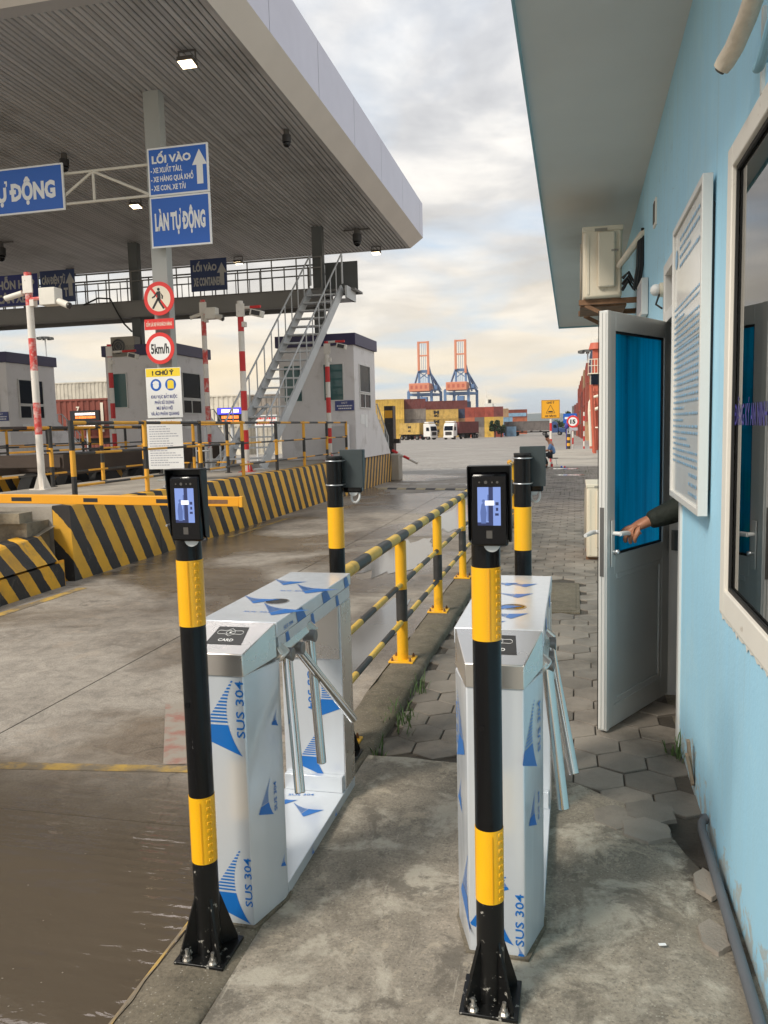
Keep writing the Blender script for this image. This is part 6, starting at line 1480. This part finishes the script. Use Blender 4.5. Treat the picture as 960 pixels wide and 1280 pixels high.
# the long row beside the path
G2 = 'stacked containers in the row beside the footpath'
row = [(118, ['tan', 'red', 'rust', 'red'], 1.45), (131, ['red', 'rust', 'red', 'tan'], 1.25), (144.5, ['rust', 'red', 'maroon', 'rust'], 1.05), (158, ['red', 'grey', 'rust', 'red'], 0.9), (172, ['maroon', 'rust', 'red', 'rust'], 0.75), (187, ['rust', 'red', 'maroon', 'red'], .6),
       (203, ['red', 'navy', 'rust'], .3), (220, ['grey', 'rust', 'maroon'], -.2), (238, ['maroon', 'grey', 'grey'], -.8)]
ORD = ['nearest', 'second', 'third', 'fourth', 'fifth', 'sixth', 'seventh', 'eighth', 'farthest']
for k, (y, cols, x) in enumerate(row): stack(cols, 12.19, x+1.22, y, R(90), '%s stack of the row beside the footpath' % ORD[k], G2)
for k, (y, cols, x) in enumerate(((84, ['red', 'rust', 'navy'], 1.95), (98, ['red', 'red', 'tan', 'navy'], 1.75))): stack(cols, 12.19, x+1.22, y, R(90), ('short stack behind the red tower', 'stack between the red tower and the long row')[k], G2)
# boxes behind the gate
o = container('rust', 12.19, (-35.0, 48.2, 1.36), 0, 'rust container with pale upright letters on a lorry behind the gate')
m_ = MB()
for k, ch in enumerate('7PI'): text(m_, ch, (3.05, -1.225, 1.75-.5*k), X_, Z_, h=.34, bold=.03)
m_.quad((4.85, -1.225, .4), (5.05, -1.225, .4), (5.05, -1.225, 2.3), (4.85, -1.225, 2.3))
part(o, 'lettering', m_, 'sign_cream')
t = root('lorry_trailer', 'dark skeletal trailer under the rust container', 'trailer', (-35, 48.2, -.3)); m_ = MB(); m_.box(-41, -29, 47.4, 47.6, 1.0, 1.35); m_.box(-41, -29, 48.8, 49, 1.0, 1.35); part(t, 'frame', m_, 'chassis')
for xx in (-39, -37.6, -31):
    for ya_ in (47.1, 49.0): m_ = MB(); m_.cyl((xx, ya_, .25), (xx, ya_+.3, .25), .5, n=16); part(t, 'wheel', m_, 'tyre')
container('white', 12.19, (-47.0, 72, 4.2), 0, 'whitish container end showing over the rust one'); container('dull', 12.19, (-47.0, 72, 1.59), 0, 'dull container under the whitish one behind the gate'); container('rust', 12.19, (-47, 72, -1.02+.5), 0, 'rust container at the base of the pale pile behind the gate')
for k, (z, c) in enumerate(((-.5, 'white'), (2.11, 'white'))): container(c, 6.06, (-30.6, 66, z), R(4), 'white container, %s of the pair behind the message board' % ('lower', 'upper')[k])
container('white', 6.06, (-25.2, 67, -.5), R(4), 'lone whitish container low behind the staircase'); container('dull', 6.06, (-25.2, 67, 2.11), R(4), 'dull ribbed container on the lone whitish one')

# ================================================================== TRUCKS
def truck(label, loc, rz, cab, cont, L, clabel, hood=False, mark=False):
    t = root('container_truck', label, 'truck', loc, None, rz)
    x1 = -1.0; x0 = x1-L-.4
    m_ = MB(); m_.box(x0, 2.0, -.45, -.25, .85, 1.15); m_.box(x0, 2.0, .25, .45, .85, 1.15)
    for k in range(5): m_.box(x0+k*L/5, x0+k*L/5+.2, -1.2, 1.2, 1.15, 1.29)
    part(t, 'chassis', m_, 'chassis')
    axles = [x0+.9, x0+2.2, -2.6 if L > 7 else -1.9, 1.35] + ([x0+3.5] if L > 7 else [])
    for ax in axles:
        for s in (-1, 1):
            m_ = MB(); m_.cyl((ax, s*.82, .5), (ax, s*1.20, .5), .5, n=18); w_ = part(t, 'wheel', m_, 'tyre'); m_ = MB(); m_.cyl((ax, s*1.195, .5), (ax, s*1.215, .5), .26, n=12); part(w_, 'rim', m_, 'steel_dark')
    cx = 0 if not hood else -1.2
    m_ = MB(); m_.extr([(cx+.1, -1.22, .7), (cx+2.2, -1.22, .7), (cx+2.25, -1.22, 1.9), (cx+2.0, -1.22, 3.1), (cx+1.5, -1.22, 3.65), (cx+.1, -1.22, 3.65)], (0, 2.44, 0)); c_ = part(t, 'cab', m_, cab, bevel=.08)
    if hood:
        m_ = MB(); m_.extr([(1.06, -1.0, .7), (2.9, -1.0, .7), (2.9, -1.0, 1.55), (2.5, -1.0, 1.85), (1.06, -1.0, 2.05)], (0, 2.0, 0)); part(c_, 'bonnet', m_, cab, bevel=.1); fx = 2.9
    else: fx = 2.25
    m_ = MB(); m_.add([(cx+2.262, -1.05, 2.0), (cx+2.262, 1.05, 2.0), (cx+2.035, .98, 3.0), (cx+2.035, -.98, 3.0)], [(0, 1, 2, 3)]); part(c_, 'windscreen', m_, 'dark_glass')
    m_ = MB()
    for s in (-1, 1): m_.quad((cx+1.0, s*1.305, 2.0), (cx+1.9, s*1.305, 2.0), (cx+1.75, s*1.305, 2.8), (cx+1.0, s*1.305, 2.8))
    part(c_, 'side_window', m_, 'dark_glass')
    m_ = MB(); m_.box(fx+.01, fx+.05, -.75, .75, 1.0, 1.75); part(c_, 'grille', m_, 'chassis'); m_ = MB(); m_.box(fx-.1, fx+.12, -1.22, 1.22, .42, .80); part(c_, 'bumper', m_, cab if not hood else 'chassis', bevel=.04)
    for s in (-1, 1): m_ = MB(); m_.box(fx+.121, fx+.14, s*.95-.15, s*.95+.15, .55, .75); part(c_, 'headlight', m_, 'sign_white')
    if not hood: m_ = MB(); m_.box(.3, 1.5, -1.1, 1.1, 3.74, 4.05); part(c_, 'roof_fairing', m_, cab, bevel=.1)
    c, s = math.cos(rz), math.sin(rz); mx = (x1-L/2)-.1
    o = container(cont, L, (loc[0]+c*mx, loc[1]+s*mx, loc[2]+1.30), rz, clabel)
    if mark: msc(o, .75)
    return t
truck('white lorry turning in the yard with an ochre box', (-32.9, 180.5, yard_z(181)), R(-30), 'cab_white', 'ochre', 6.06, 'ochre container carried on the turning white lorry', mark=True)
truck('white lorry driving towards the gate with a dark red box', (-26.6, 178, yard_z(178)), R(-104), 'cab_white', 'maroon', 12.19, 'dark red container carried on the oncoming white lorry')
truck('blue bonneted lorry pulling a long grey box across the yard', (-5.2, 218, yard_z(218)), R(-6), 'cab_blue', 'grey', 12.19, 'long grey container pulled by the blue lorry', hood=True)

# ================================================================== CRANES, SHIP, MASTS
def sts_crane(x, label):
    y = 600; t = root('quay_crane', label, 'quay crane', (x, y, -1.9), 'orange and blue quay cranes'); m_ = MB()
    LG = {'a': (-12.4, 0), 'b': (-8.2, 18), 'c': (5.2, 0), 'd': (9.4, 18)}
    for xx, yy in LG.values(): m_.bar((x+xx, y+yy, -1.9), (x+xx, y+yy, 28), 1.9, 1.9)
    for z in (25.5, 9.0):
        m_.bar((x-12.4, y, z), (x+5.2, y, z), 1.6, 1.8); m_.bar((x-8.2, y+18, z), (x+9.4, y+18, z), 1.6, 1.8); m_.bar((x+5.2, y, z), (x+9.4, y+18, z), 1.6, 1.6); m_.bar((x-12.4, y, z), (x-8.2, y+18, z), 1.6, 1.6)
    m_.bar((x-12.0, y, 10), (x-4, y, 25), .8, .8); m_.bar((x+5.0, y, 10), (x-3, y, 25), .8, .8); m_.bar((x+9.4, y+18, 27), (x+4.0, y, 42), 1.3, 1.3); m_.bar((x+7.0, y+6, 27), (x+3.6, y, 46), 1.0, 1.0); m_.bar((x-9.5, y+10, 33), (x-4.2, y, 43), 1.1, 1.1)
    m_.bar((x-4.6, y, 42.5), (x+4.0, y, 42.5), 1.5, 2.0); m_.bar((x-3.9, y, 28), (x-3.9, y, 42.5), 1.5, 1.5); m_.bar((x+3.4, y, 28), (x+3.4, y, 42.5), 1.5, 1.5); m_.bar((x-3.9, y, 37), (x+3.4, y, 42), .6, .6); m_.bar((x+3.4, y, 37), (x-3.9, y, 42), .6, .6)
    m_.bar((x-13.5, y+4, 28.5), (x+10, y+4, 28.5), 1.2, 1.0)
    part(t, 'portal_frame', m_, 'crane_blue')
    m_ = MB(); m_.box(x-10.8, x+4.6, y-6, y+12, 27.6, 33.6); part(t, 'machinery_house', m_, 'crane_orange', bevel=.2)
    m_ = MB()
    for k in range(4): m_.box(x-9.6+3.6*k, x-7.8+3.6*k, y-6.06, y-6.0, 29.4, 32)
    part(t, 'house_louvre', m_, 'tower_red')
    m_ = MB()
    m_.bar((x-3.7, y-2, 43), (x-3.7, y-2, 64.5), 1.6, 1.6); m_.bar((x+3.5, y-2, 40), (x+3.5, y-2, 64.5), 1.6, 1.6)
    for z, h in ((63.8, 1.2), (54, 1.0)): m_.bar((x-4.2, y-2, z), (x+4.0, y-2, z), .9, h)
    part(t, 'raised_boom', m_, 'crane_orange')
    m_ = MB()
    for k in (-1.6, -.2, 1.2): m_.bar((x+k, y-1, 33), (x+k, y-1, 63), .26, .26)
    m_.bar((x+3.4, y, 44), (x+10.5, y+14, 29), .5, .5); m_.bar((x-4, y, 44), (x-11.5, y+14, 30), .5, .5); part(t, 'stay', m_, 'crane_blue')
    m_ = MB(); m_.box(x-3.0, x+2.0, y-3, y+3, 20.0, 23.4); part(t, 'trolley_cab', m_, 'crane_blue'); m_ = MB(); m_.box(x+7, x+9, y+2, y+6, 29, 32); part(t, 'electrical_room', m_, 'crane_blue')
    return t
sts_crane(-110.2, 'orange and blue quay crane nearer the gate booths'); sts_crane(-82.3, 'orange and blue quay crane nearer the yellow sign')
t = root('ship', 'white ship bridge with mast showing behind the containers', 'ship', (-51.5, 500, -2)); m_ = MB(); m_.box(-80, -46, 496, 512, -2, 9); part(t, 'hull', m_, 'booth_roof')
m_ = MB(); m_.box(-54, -49.3, 498, 506, 9, 14.6); m_.box(-55, -48.3, 499, 505, 12.2, 12.8); part(t, 'bridge', m_, 'ship_white'); m_ = MB(); m_.box(-52.2, -50.5, 501, 503, 14.6, 17); part(t, 'funnel', m_, 'chassis'); m_ = MB(); m_.bar((-53.2, 500, 14.6), (-53.2, 500, 22), .4, .4); m_.bar((-54.2, 500, 18.5), (-52.2, 500, 18.5), .4, .3); m_.box(-53.9, -52.5, 499.5, 500.5, 14.6, 18); part(t, 'mast', m_, 'cream_frame')
def high_mast(x, y, h, label):
    t = root('light_mast', label, 'light mast', (x, y, yard_z(y))); m_ = MB(); m_.cyl((x, y, yard_z(y)), (x, y, h), .22, .10, 10); part(t, 'pole', m_, 'steel_paint')
    m_ = MB(); m_.cyl((x, y, h-.1), (x, y, h+.1), .9, n=16)
    for k in range(8): a = 2*math.pi*k/8; m_.bx((x+1.1*math.cos(a), y+1.1*math.sin(a), h-.15), (.5, .5, .35), Matrix.Rotation(a, 3, 'Z'))
    part(t, 'lamp_ring', m_, 'column_dark')
high_mast(-86.6, 120, 18.0, 'tall thin light mast behind the pale booths'); high_mast(1.75, 118, 11.6, 'thin light mast rising over the container row beside the footpath')
# red yard tower close to the door edge
t = root('yard_tower', 'orange-red yard tower with white railing and round cap', 'tower', (1.6, 60, yard_z(60)))
m_ = MB(); m_.box(1.22, 2.8, 60, 62, -.5, 4.25); m_.bar((1.12, 59.4, yard_z(60)), (1.3, 60, 4.0), .16, .16); m_.bar((1.40, 58.6, yard_z(59)), (1.32, 60, 3.4), .14, .14); part(t, 'body', m_, 'tower_red')
m_ = MB(); m_.box(1.12, 2.9, 59.9, 62.1, 4.26, 5.0); part(t, 'cabin_window', m_, 'dark_glass')
m_ = MB(); m_.box(.9, 2.7, 59.85, 62.1, 5.01, 5.08); m_.cyl((.93, 59.88, 6.05), (2.7, 59.88, 6.05), .03, n=6); m_.cyl((.93, 59.88, 5.6), (2.7, 59.88, 5.6), .025, n=6)
for k in range(8): m_.cyl((.93+.22*k, 59.88, 5.08), (.93+.22*k, 59.88, 6.05), .022, n=6)
part(t, 'railing', m_, 'sign_cream')
m_ = MB(); m_.box(1.25, 2.4, 60.3, 61.8, 5.08, 6.8); m_.cyl((1.5, 60.6, 6.8), (1.5, 60.6, 7.25), .55, .42, 16); part(t, 'cap', m_, 'tower_red'); m_ = MB(); m_.cyl((1.5, 60.6, 7.25), (1.5, 60.6, 7.5), .4, n=16); m_.bar((1.2, 60.6, 7.5), (1.2, 60.6, 8.1), .04, .04); part(t, 'beacon', m_, 'ship_white')
m_ = MB(); m_.tube([(1.02, 55, .0), (.98, 55, 1.0), (.92, 55, 2.3), (.95, 55, 2.9), (1.1, 55, 3.2), (1.5, 55, 3.3)], .09, 8); m_.tube([(.98, 55, 1.2), (1.5, 55, 1.2)], .07, 8); m_.tube([(.93, 55, 2.3), (1.5, 55, 2.5)], .10, 8)
thing('loading_hoop', m_, 'sign_cream', 'cream curved tube guard before the red tower', 'guard', loc=(1, 55, -.4))
m_ = MB(); m_.bar((1.05, 45, -.3), (.85, 45.2, 3.6), .14, .14); m_.bar((1.02, 47, -.3), (1.02, 47, 2.6), .14, .14); m_.bar((.86, 45.2, 3.2), (1.9, 46, 3.2), .12, .12); m_.bar((.98, 45.1, 1.2), (1.9, 46, 1.2), .12, .12)
thing('red_frame', m_, 'tower_red', 'slanting red steel frame at the edge of the far path', 'frame', loc=(1, 46, -.3))
# signs along the far path
t = root('warning_sign', 'orange-yellow square warning sign on a red and white post', 'sign', (-1.03, 36, -.2))
m_ = MB(); m_.bands((-1.03, 36, -.2), (-1.03, 36, 2.0), .052, [.4, .75, 1.1, 1.45, 1.8], [0, 1], 12); part(t, 'post', m_, ['pole_red', 'pole_white'])
m_ = MB(); board(m_, -1.43, -.64, 35.93, 1.80, 2.60, .02); part(t, 'panel', m_, 'sign_orange')
m_ = MB(); y = 35.928
for a, b, c, d in ((-1.415, -.655, 1.815, 1.827), (-1.415, -.655, 2.573, 2.585), (-1.415, -1.403, 1.827, 2.573), (-.667, -.655, 1.827, 2.573)): m_.quad((a, y, c), (b, y, c), (b, y, d), (a, y, d))
text(m_, 'CHÚ Ý', (-1.035, y, 2.44), X_, Z_, h=.085, w=.34, bold=.03, center=True)
for A, B in (((-1.22, 2.03), (-.85, 2.03)), ((-1.22, 2.03), (-1.035, 2.38)), ((-.85, 2.03), (-1.035, 2.38))):
    a = Vector((A[0], y, A[1])); b = Vector((B[0], y, B[1])); d = (b-a).normalized(); n_ = Vector((-d.z, 0, d.x))*.009; m_.quad(a-n_, b-n_, b+n_, a+n_)
m_.quad((-1.13, y, 2.065), (-.94, y, 2.065), (-.94, y, 2.12), (-1.13, y, 2.12)); text(m_, 'XE NÂNG', (-1.035, y, 1.87), X_, Z_, h=.07, w=.5, bold=.03, center=True)
part(t, 'print', m_, 'print_black')
t = root('speed_limit_sign', 'round fifteen speed sign on a striped post beside the path', 'road sign', (-.14, 57, -.4))
m_ = MB(); m_.bands((-.14, 57.06, -.4), (-.14, 57.06, 1.7), .055, [.5, .95, 1.4], [0, 1], 12); part(t, 'post', m_, ['pole_white', 'pole_red']); m_ = MB(); m_.cyl((-.14, 57, 1.66), (-.14, 56.98, 1.66), .42, n=32); part(t, 'disc', m_, 'sign_red')
m_ = MB(); disc(m_, (-.14, 56.976, 1.66), X_, Z_, .30, n=30); part(t, 'face', m_, 'sign_white'); m_ = MB(); text(m_, '15', (-.14, 56.972, 1.53), X_, Z_, h=.27, w=.36, bold=.04, center=True); part(t, 'number', m_, 'print_black')
m_ = MB(); board(m_, -.50, .18, 56.99, 1.04, 1.24, .02); part(t, 'lower_plate', m_, 'print_grey')
t = root('direction_sign', 'blue direction sign with a white arrow behind the round fifteen sign', 'road sign', (-.38, 60, -.4))
m_ = MB(); board(m_, -.82, .12, 60, 1.55, 2.25, .03); part(t, 'panel', m_, 'sign_blue'); m_ = MB(); m_.quad((-.72, 59.997, 1.85), (-.35, 59.997, 1.85), (-.35, 59.997, 2.0), (-.72, 59.997, 2.0)); m_.quad((-.25, 59.997, 2.02), (.02, 59.997, 2.02), (.02, 59.997, 2.10), (-.25, 59.997, 2.10)); part(t, 'print', m_, 'sign_white'); m_ = MB(); m_.cyl((-.35, 60.07, -.42), (-.35, 60.07, 2.2), .04, n=8); part(t, 'post', m_, 'steel_paint')
t = root('striped_post', 'tall red and white striped post near the container row', 'post', (.61, 57.5, -.42)); m_ = MB(); m_.bands((.61, 57.5, -.42), (.61, 57.5, 2.3), .055, [.35*k for k in range(1, 8)], [0, 1], 12); part(t, 'pole', m_, ['pole_red', 'pole_white']); m_ = MB(); m_.box(.2, 1.1, 57.3, 57.7, -.42, -.28); part(t, 'base_block', m_, 'chassis')
t = root('striped_bollard', 'yellow and black striped bollard beside the fifteen sign', 'bollard', (-.42, 56.5, -.4)); m_ = MB(); m_.bands((-.42, 56.5, -.4), (-.42, 56.5, .82), .12, [.2, .4, .6, .8, 1.0], [0, 1], 14); part(t, 'pole', m_, ['fence_yellow', 'rail_black']); m_ = MB(); m_.box(-.75, -.1, 56.2, 56.8, -.42, -.25); part(t, 'base', m_, 'chassis')
m_ = MB(); m_.ball((-.57, 56.9, 1.36), (.13, .08, .22)); m_.cyl((-.57, 56.95, -.4), (-.57, 56.95, 1.3), .03, n=8); thing('purple_flag', m_, 'purple_print', 'rolled purple flag on a thin stick beside the striped bollard', 'flag', loc=(-.57, 56.9, -.4))

# ================================================================== TREES
def tree(x, y, h, r, label, dark=True, seed=1):
    r_ = random.Random(seed); z0 = yard_z(y); t = root('tree', label, 'tree', (x, y, z0), 'trees beyond the yard')
    m_ = MB(); m_.tube([(x, y, z0), (x+.1, y, z0+h*.3), (x-.05, y, z0+h*.62)], [.22, .16, .07], 8)
    for k in range(5): a = r_.uniform(0, 6.28); m_.tube([(x, y, z0+h*(.25+.07*k)), (x+r*.6*math.cos(a), y+r*.6*math.sin(a), z0+h*(.55+.07*k))], [.09, .03], 6)
    part(t, 'trunk', m_, 'bark')
    m_ = MB(); cl = [(x+r_.uniform(-.7, .7)*r, y+r_.uniform(-.7, .7)*r, z0+h*r_.uniform(.40, .92), r*r_.uniform(.28, .5)) for _ in range(16)]
    for cx, cy, cz, cr in cl:
        for _ in range(85):
            d = Vector((r_.gauss(0, 1), r_.gauss(0, 1), r_.gauss(0, .8))).normalized()*cr*(r_.random()**.4); p = Vector((cx, cy, cz))+d
            a = Vector((r_.gauss(0, 1), r_.gauss(0, 1), r_.gauss(0, 1))).normalized()*r_.uniform(.14, .30); b = a.orthogonal().normalized()*a.length*.7
            m_.quad(p-a, p-b, p+a, p+b)
    part(t, 'crown', m_, 'leaf_dark' if dark else 'leaf', sharp=0)
tree(-19.3, 200, 4.2, 1.25, 'dark tree between the red stacks and the grey lorry', True, 3); tree(-18.0, 203, 3.0, .95, 'low dark tree left of the grey lorry', True, 5)
tree(-2.0, 262, 6.0, 2.0, 'rounded green tree behind the blue direction sign', False, 7); tree(-.9, 275, 7.0, 2.4, 'taller green tree against the far container row', True, 9); tree(-5.4, 290, 4.0, 1.8, 'small far tree beside the blue lorry cab', True, 12)

# ================================================================== PEOPLE
def skin(name, verts, edges, parent, m_, sub=2, rootv=0, label=None):
    me = bpy.data.meshes.new(name); org = ORG[parent.name]
    me.from_pydata([tuple(Vector(v[:3])-org) for v in verts], edges, [])
    o = link(name, me, m_, parent); ORG[o.name] = org
    sk = o.modifiers.new('skin', 'SKIN'); sk.use_smooth_shade = True; sk.branch_smoothing = .4
    if not me.skin_vertices: me.attributes.new  # data layer is made with the modifier
    for i, v in enumerate(verts):
        r_ = v[3]; r_ = r_ if isinstance(r_, tuple) else (r_, r_)
        me.skin_vertices[0].data[i].radius = r_; me.skin_vertices[0].data[i].use_root = (i == rootv)
    sb = o.modifiers.new('sub', 'SUBSURF'); sb.levels = sub; sb.render_levels = sub
    if label: o['label'] = label
    return o
def chain(n): return [(i, i+1) for i in range(n-1)]
# someone just inside the office, arm out through the doorway, hand on the door handle
p = root('person', 'person in dark green sleeve reaching out to the door handle', 'person', (1.02, 4.52, .02))
sh = Vector((.86, 4.47, 1.40)); el = Vector((.66, 4.435, 1.195)); wr = Vector((.348, 4.376, 1.066))
body = [(1.02, 4.55, .98, (.15, .12)), (1.02, 4.55, 1.18, (.14, .11)), (1.02, 4.53, 1.36, (.17, .12)), (1.02, 4.52, 1.46, (.09, .08)), (1.01, 4.50, 1.55, .055), (1.0, 4.47, 1.66, (.078, .09)), (1.0, 4.48, 1.76, (.06, .075)),
        (1.03, 4.45, .90, .095), (1.03, 4.44, .50, .065), (1.05, 4.45, .12, .045), (.95, 4.43, .05, .04), (1.05, 4.66, .90, .095), (1.06, 4.68, .50, .065), (1.08, 4.69, .12, .045), (.98, 4.68, .05, .04),
        (*sh, .07), (*el, .052), (.54, 4.417, 1.138, .046), (.42, 4.392, 1.092, .038), (*wr, .034),
        (1.06, 4.72, 1.40, .07), (1.10, 4.80, 1.14, .05), (1.05, 4.82, .90, .035), (1.04, 4.81, .80, .035)]
be = [(0, 1), (1, 2), (2, 3), (3, 4), (4, 5), (5, 6), (0, 7), (7, 8), (8, 9), (9, 10), (0, 11), (11, 12), (12, 13), (13, 14), (2, 15), (15, 16), (16, 17), (17, 18), (18, 19), (2, 20), (20, 21), (21, 22), (22, 23)]
# the back of the hand (a bone to every knuckle), then two joints to each finger, closing round the lever
hand = [((.300, 4.386, 1.047), (.256, 4.388, 1.024), (.237, 4.401, 1.005), (.219, 4.411, .996), .0105), ((.309, 4.371, 1.041), (.276, 4.367, 1.016), (.257, 4.377, .984), (.263, 4.393, .958), .0108),
        ((.318, 4.360, 1.038), (.296, 4.349, 1.010), (.281, 4.356, .978), (.287, 4.372, .956), .0102), ((.328, 4.352, 1.038), (.314, 4.333, 1.010), (.303, 4.338, .983), (.308, 4.352, .964), .0090)]
for m_c, k_, mid, tip, r_ in hand:
    i = len(body); body += [(*m_c, .0215), (*k_, r_*1.55), (*mid, r_*1.22), (*tip, r_*.95)]; be += [(19, i), (i, i+1), (i+1, i+2), (i+2, i+3)]
i = len(body); body += [(.306, 4.398, 1.046, .019), (.272, 4.412, 1.022, .0145), (.246, 4.420, 1.006, .0105)]; be += [(19, i), (i, i+1), (i+1, i+2)]
skin('body', body, be, p, 'skin', 2)
slv = [(*sh, .092), (.74, 4.452, 1.285, .088), (*el, .083), (.55, 4.418, 1.142, .075), (.47, 4.402, 1.110, .064), (.41, 4.389, 1.088, .055), (.368, 4.380, 1.072, .048)]
skin('sleeve', slv, chain(7), p, 'sleeve', 2)
cl = [(1.02, 4.55, .92, (.165, .135)), (1.02, 4.55, 1.18, (.16, .13)), (1.02, 4.53, 1.37, (.19, .14)), (1.02, 4.52, 1.47, (.10, .09)), (*(sh+Vector((.02, 0, 0))), .088), (1.06, 4.72, 1.40, .088), (1.10, 4.80, 1.14, .066), (1.06, 4.82, .94, .05)]
skin('jacket', cl, [(0, 1), (1, 2), (2, 3), (2, 4), (2, 5), (5, 6), (6, 7)], p, 'sleeve', 2)
tr = [(1.02, 4.55, .95, (.165, .13)), (1.03, 4.45, .88, .108), (1.03, 4.44, .50, .08), (1.05, 4.45, .14, .065), (1.05, 4.66, .88, .108), (1.06, 4.68, .50, .08), (1.08, 4.69, .14, .065)]
skin('trousers', tr, [(0, 1), (1, 2), (2, 3), (0, 4), (4, 5), (5, 6)], p, 'trousers', 2)
m_ = MB(); m_.ball((1.0, 4.49, 1.73), (.092, .105, .095), 16); part(p, 'hair', m_, 'hair')
m_ = MB(); m_.box(.90, 1.11, 4.40, 4.50, .02, .10); m_.box(.93, 1.14, 4.64, 4.74, .02, .10); part(p, 'shoes', m_, 'shoe', bevel=.03)
m_ = MB()
for s in (-1, 1): m_.ball((.925, 4.47+s*.032, 1.685), (.010, .014, .009), 10)
m_.ball((.905, 4.47, 1.65), (.018, .014, .026), 10); m_.ball((.925, 4.47, 1.60), (.010, .026, .008), 10)
part(p, 'face_features', m_, 'skin')
# seated person far down the path
p = root('person', 'person in a blue shirt sitting bent forward on a stool', 'person', (-.85, 31, -.10))
Z0 = -.10; X0 = -.80
q = lambda x, y, z, r_: (X0+x, 31+y, Z0+z, r_)
body = [q(0, 0, .50, (.13, .12)), q(-.02, 0, .72, (.12, .10)), q(-.09, 0, .93, (.15, .10)), q(-.15, 0, 1.02, (.055, .055)), q(-.21, 0, 1.09, (.07, .08)), q(-.25, 0, 1.17, (.075, .085)),
        q(-.12, -.10, .50, .085), q(-.40, -.12, .52, .068), q(-.36, -.12, .12, .045), q(-.44, -.12, .05, .035), q(-.12, .10, .50, .085), q(-.38, .14, .50, .068), q(-.22, .14, .12, .045), q(-.30, .14, .05, .035),
        q(-.08, -.19, .90, .055), q(-.17, -.23, .68, .042), q(-.38, -.14, .64, .032), q(-.46, -.10, .63, .03), q(-.08, .19, .90, .055), q(-.17, .23, .68, .042), q(-.38, .14, .64, .032), q(-.46, .10, .64, .03)]
E_ = [(0, 1), (1, 2), (2, 3), (3, 4), (4, 5), (0, 6), (6, 7), (7, 8), (8, 9), (0, 10), (10, 11), (11, 12), (12, 13), (2, 14), (14, 15), (15, 16), (16, 17), (2, 18), (18, 19), (19, 20), (20, 21)]
skin('body', body, E_, p, 'skin', 2)
f2 = lambda i, k: (*body[i][:3], tuple(v*k for v in (body[i][3] if isinstance(body[i][3], tuple) else (body[i][3],)*2)))
skin('shirt', [f2(0, 1.1), f2(1, 1.14), f2(2, 1.14), f2(14, 1.25), f2(15, 1.3), f2(18, 1.25), f2(19, 1.3)], [(0, 1), (1, 2), (2, 3), (3, 4), (2, 5), (5, 6)], p, 'shirt_blue', 2)
skin('trousers', [f2(0, 1.13), f2(6, 1.15), f2(7, 1.16), f2(8, 1.45), f2(10, 1.15), f2(11, 1.16), f2(12, 1.45)], [(0, 1), (1, 2), (2, 3), (0, 4), (4, 5), (5, 6)], p, 'trousers', 2)
m_ = MB(); m_.ball((X0-.235, 31, Z0+1.205), (.085, .092, .075), 14); part(p, 'hair', m_, 'hair')
m_ = MB(); m_.ball((X0-.45, 30.88, Z0+.045), (.11, .05, .045)); m_.ball((X0-.31, 31.14, Z0+.045), (.11, .05, .045)); part(p, 'shoes', m_, 'shoe')
t = root('stool', 'low stool with thin metal legs under the seated person', 'stool', (X0, 31, Z0)); m_ = MB(); m_.cyl((X0+.02, 31, Z0+.36), (X0+.02, 31, Z0+.385), .17, n=18); part(t, 'seat', m_, 'chassis')
for k in range(4): a = R(45+90*k); m_ = MB(); m_.cyl((X0+.02+.12*math.cos(a), 31+.12*math.sin(a), Z0+.36), (X0+.02+.2*math.cos(a), 31+.2*math.sin(a), Z0), .011, n=8); part(t, 'leg', m_, 'zinc')
t = root('bottle', 'small red and white bottle standing under the stool', 'bottle', (X0-.05, 30.95, Z0)); m_ = MB(); m_.cyl((X0-.05, 30.95, Z0), (X0-.05, 30.95, Z0+.16), .045, n=12); part(t, 'body', m_, 'plastic_red'); m_ = MB(); m_.cyl((X0-.05, 30.95, Z0+.161), (X0-.05, 30.95, Z0+.22), .03, n=10); part(t, 'neck', m_, 'cable_white')

# ================================================================== AIR
mb = MB(); mb.box(-700, 620, -45, 3600, -3.2, 68.5)
hz = link('haze', mb.mesh('haze', Vector((0, 0, 0)), sharp=0), []); hz['kind'] = 'stuff'
m = bpy.data.materials.new('haze'); m.use_nodes = True; t = m.node_tree; t.nodes.clear()
pv = N(t, 'ShaderNodeVolumePrincipled'); pv.inputs['Density'].default_value = 0.00014; pv.inputs['Color'].default_value = (0.93, 0.94, 0.96, 1); pv.inputs['Anisotropy'].default_value = 0.2
oo = N(t, 'ShaderNodeOutputMaterial'); t.links.new(pv.outputs[0], oo.inputs['Volume'])
hz.data.materials.append(m)
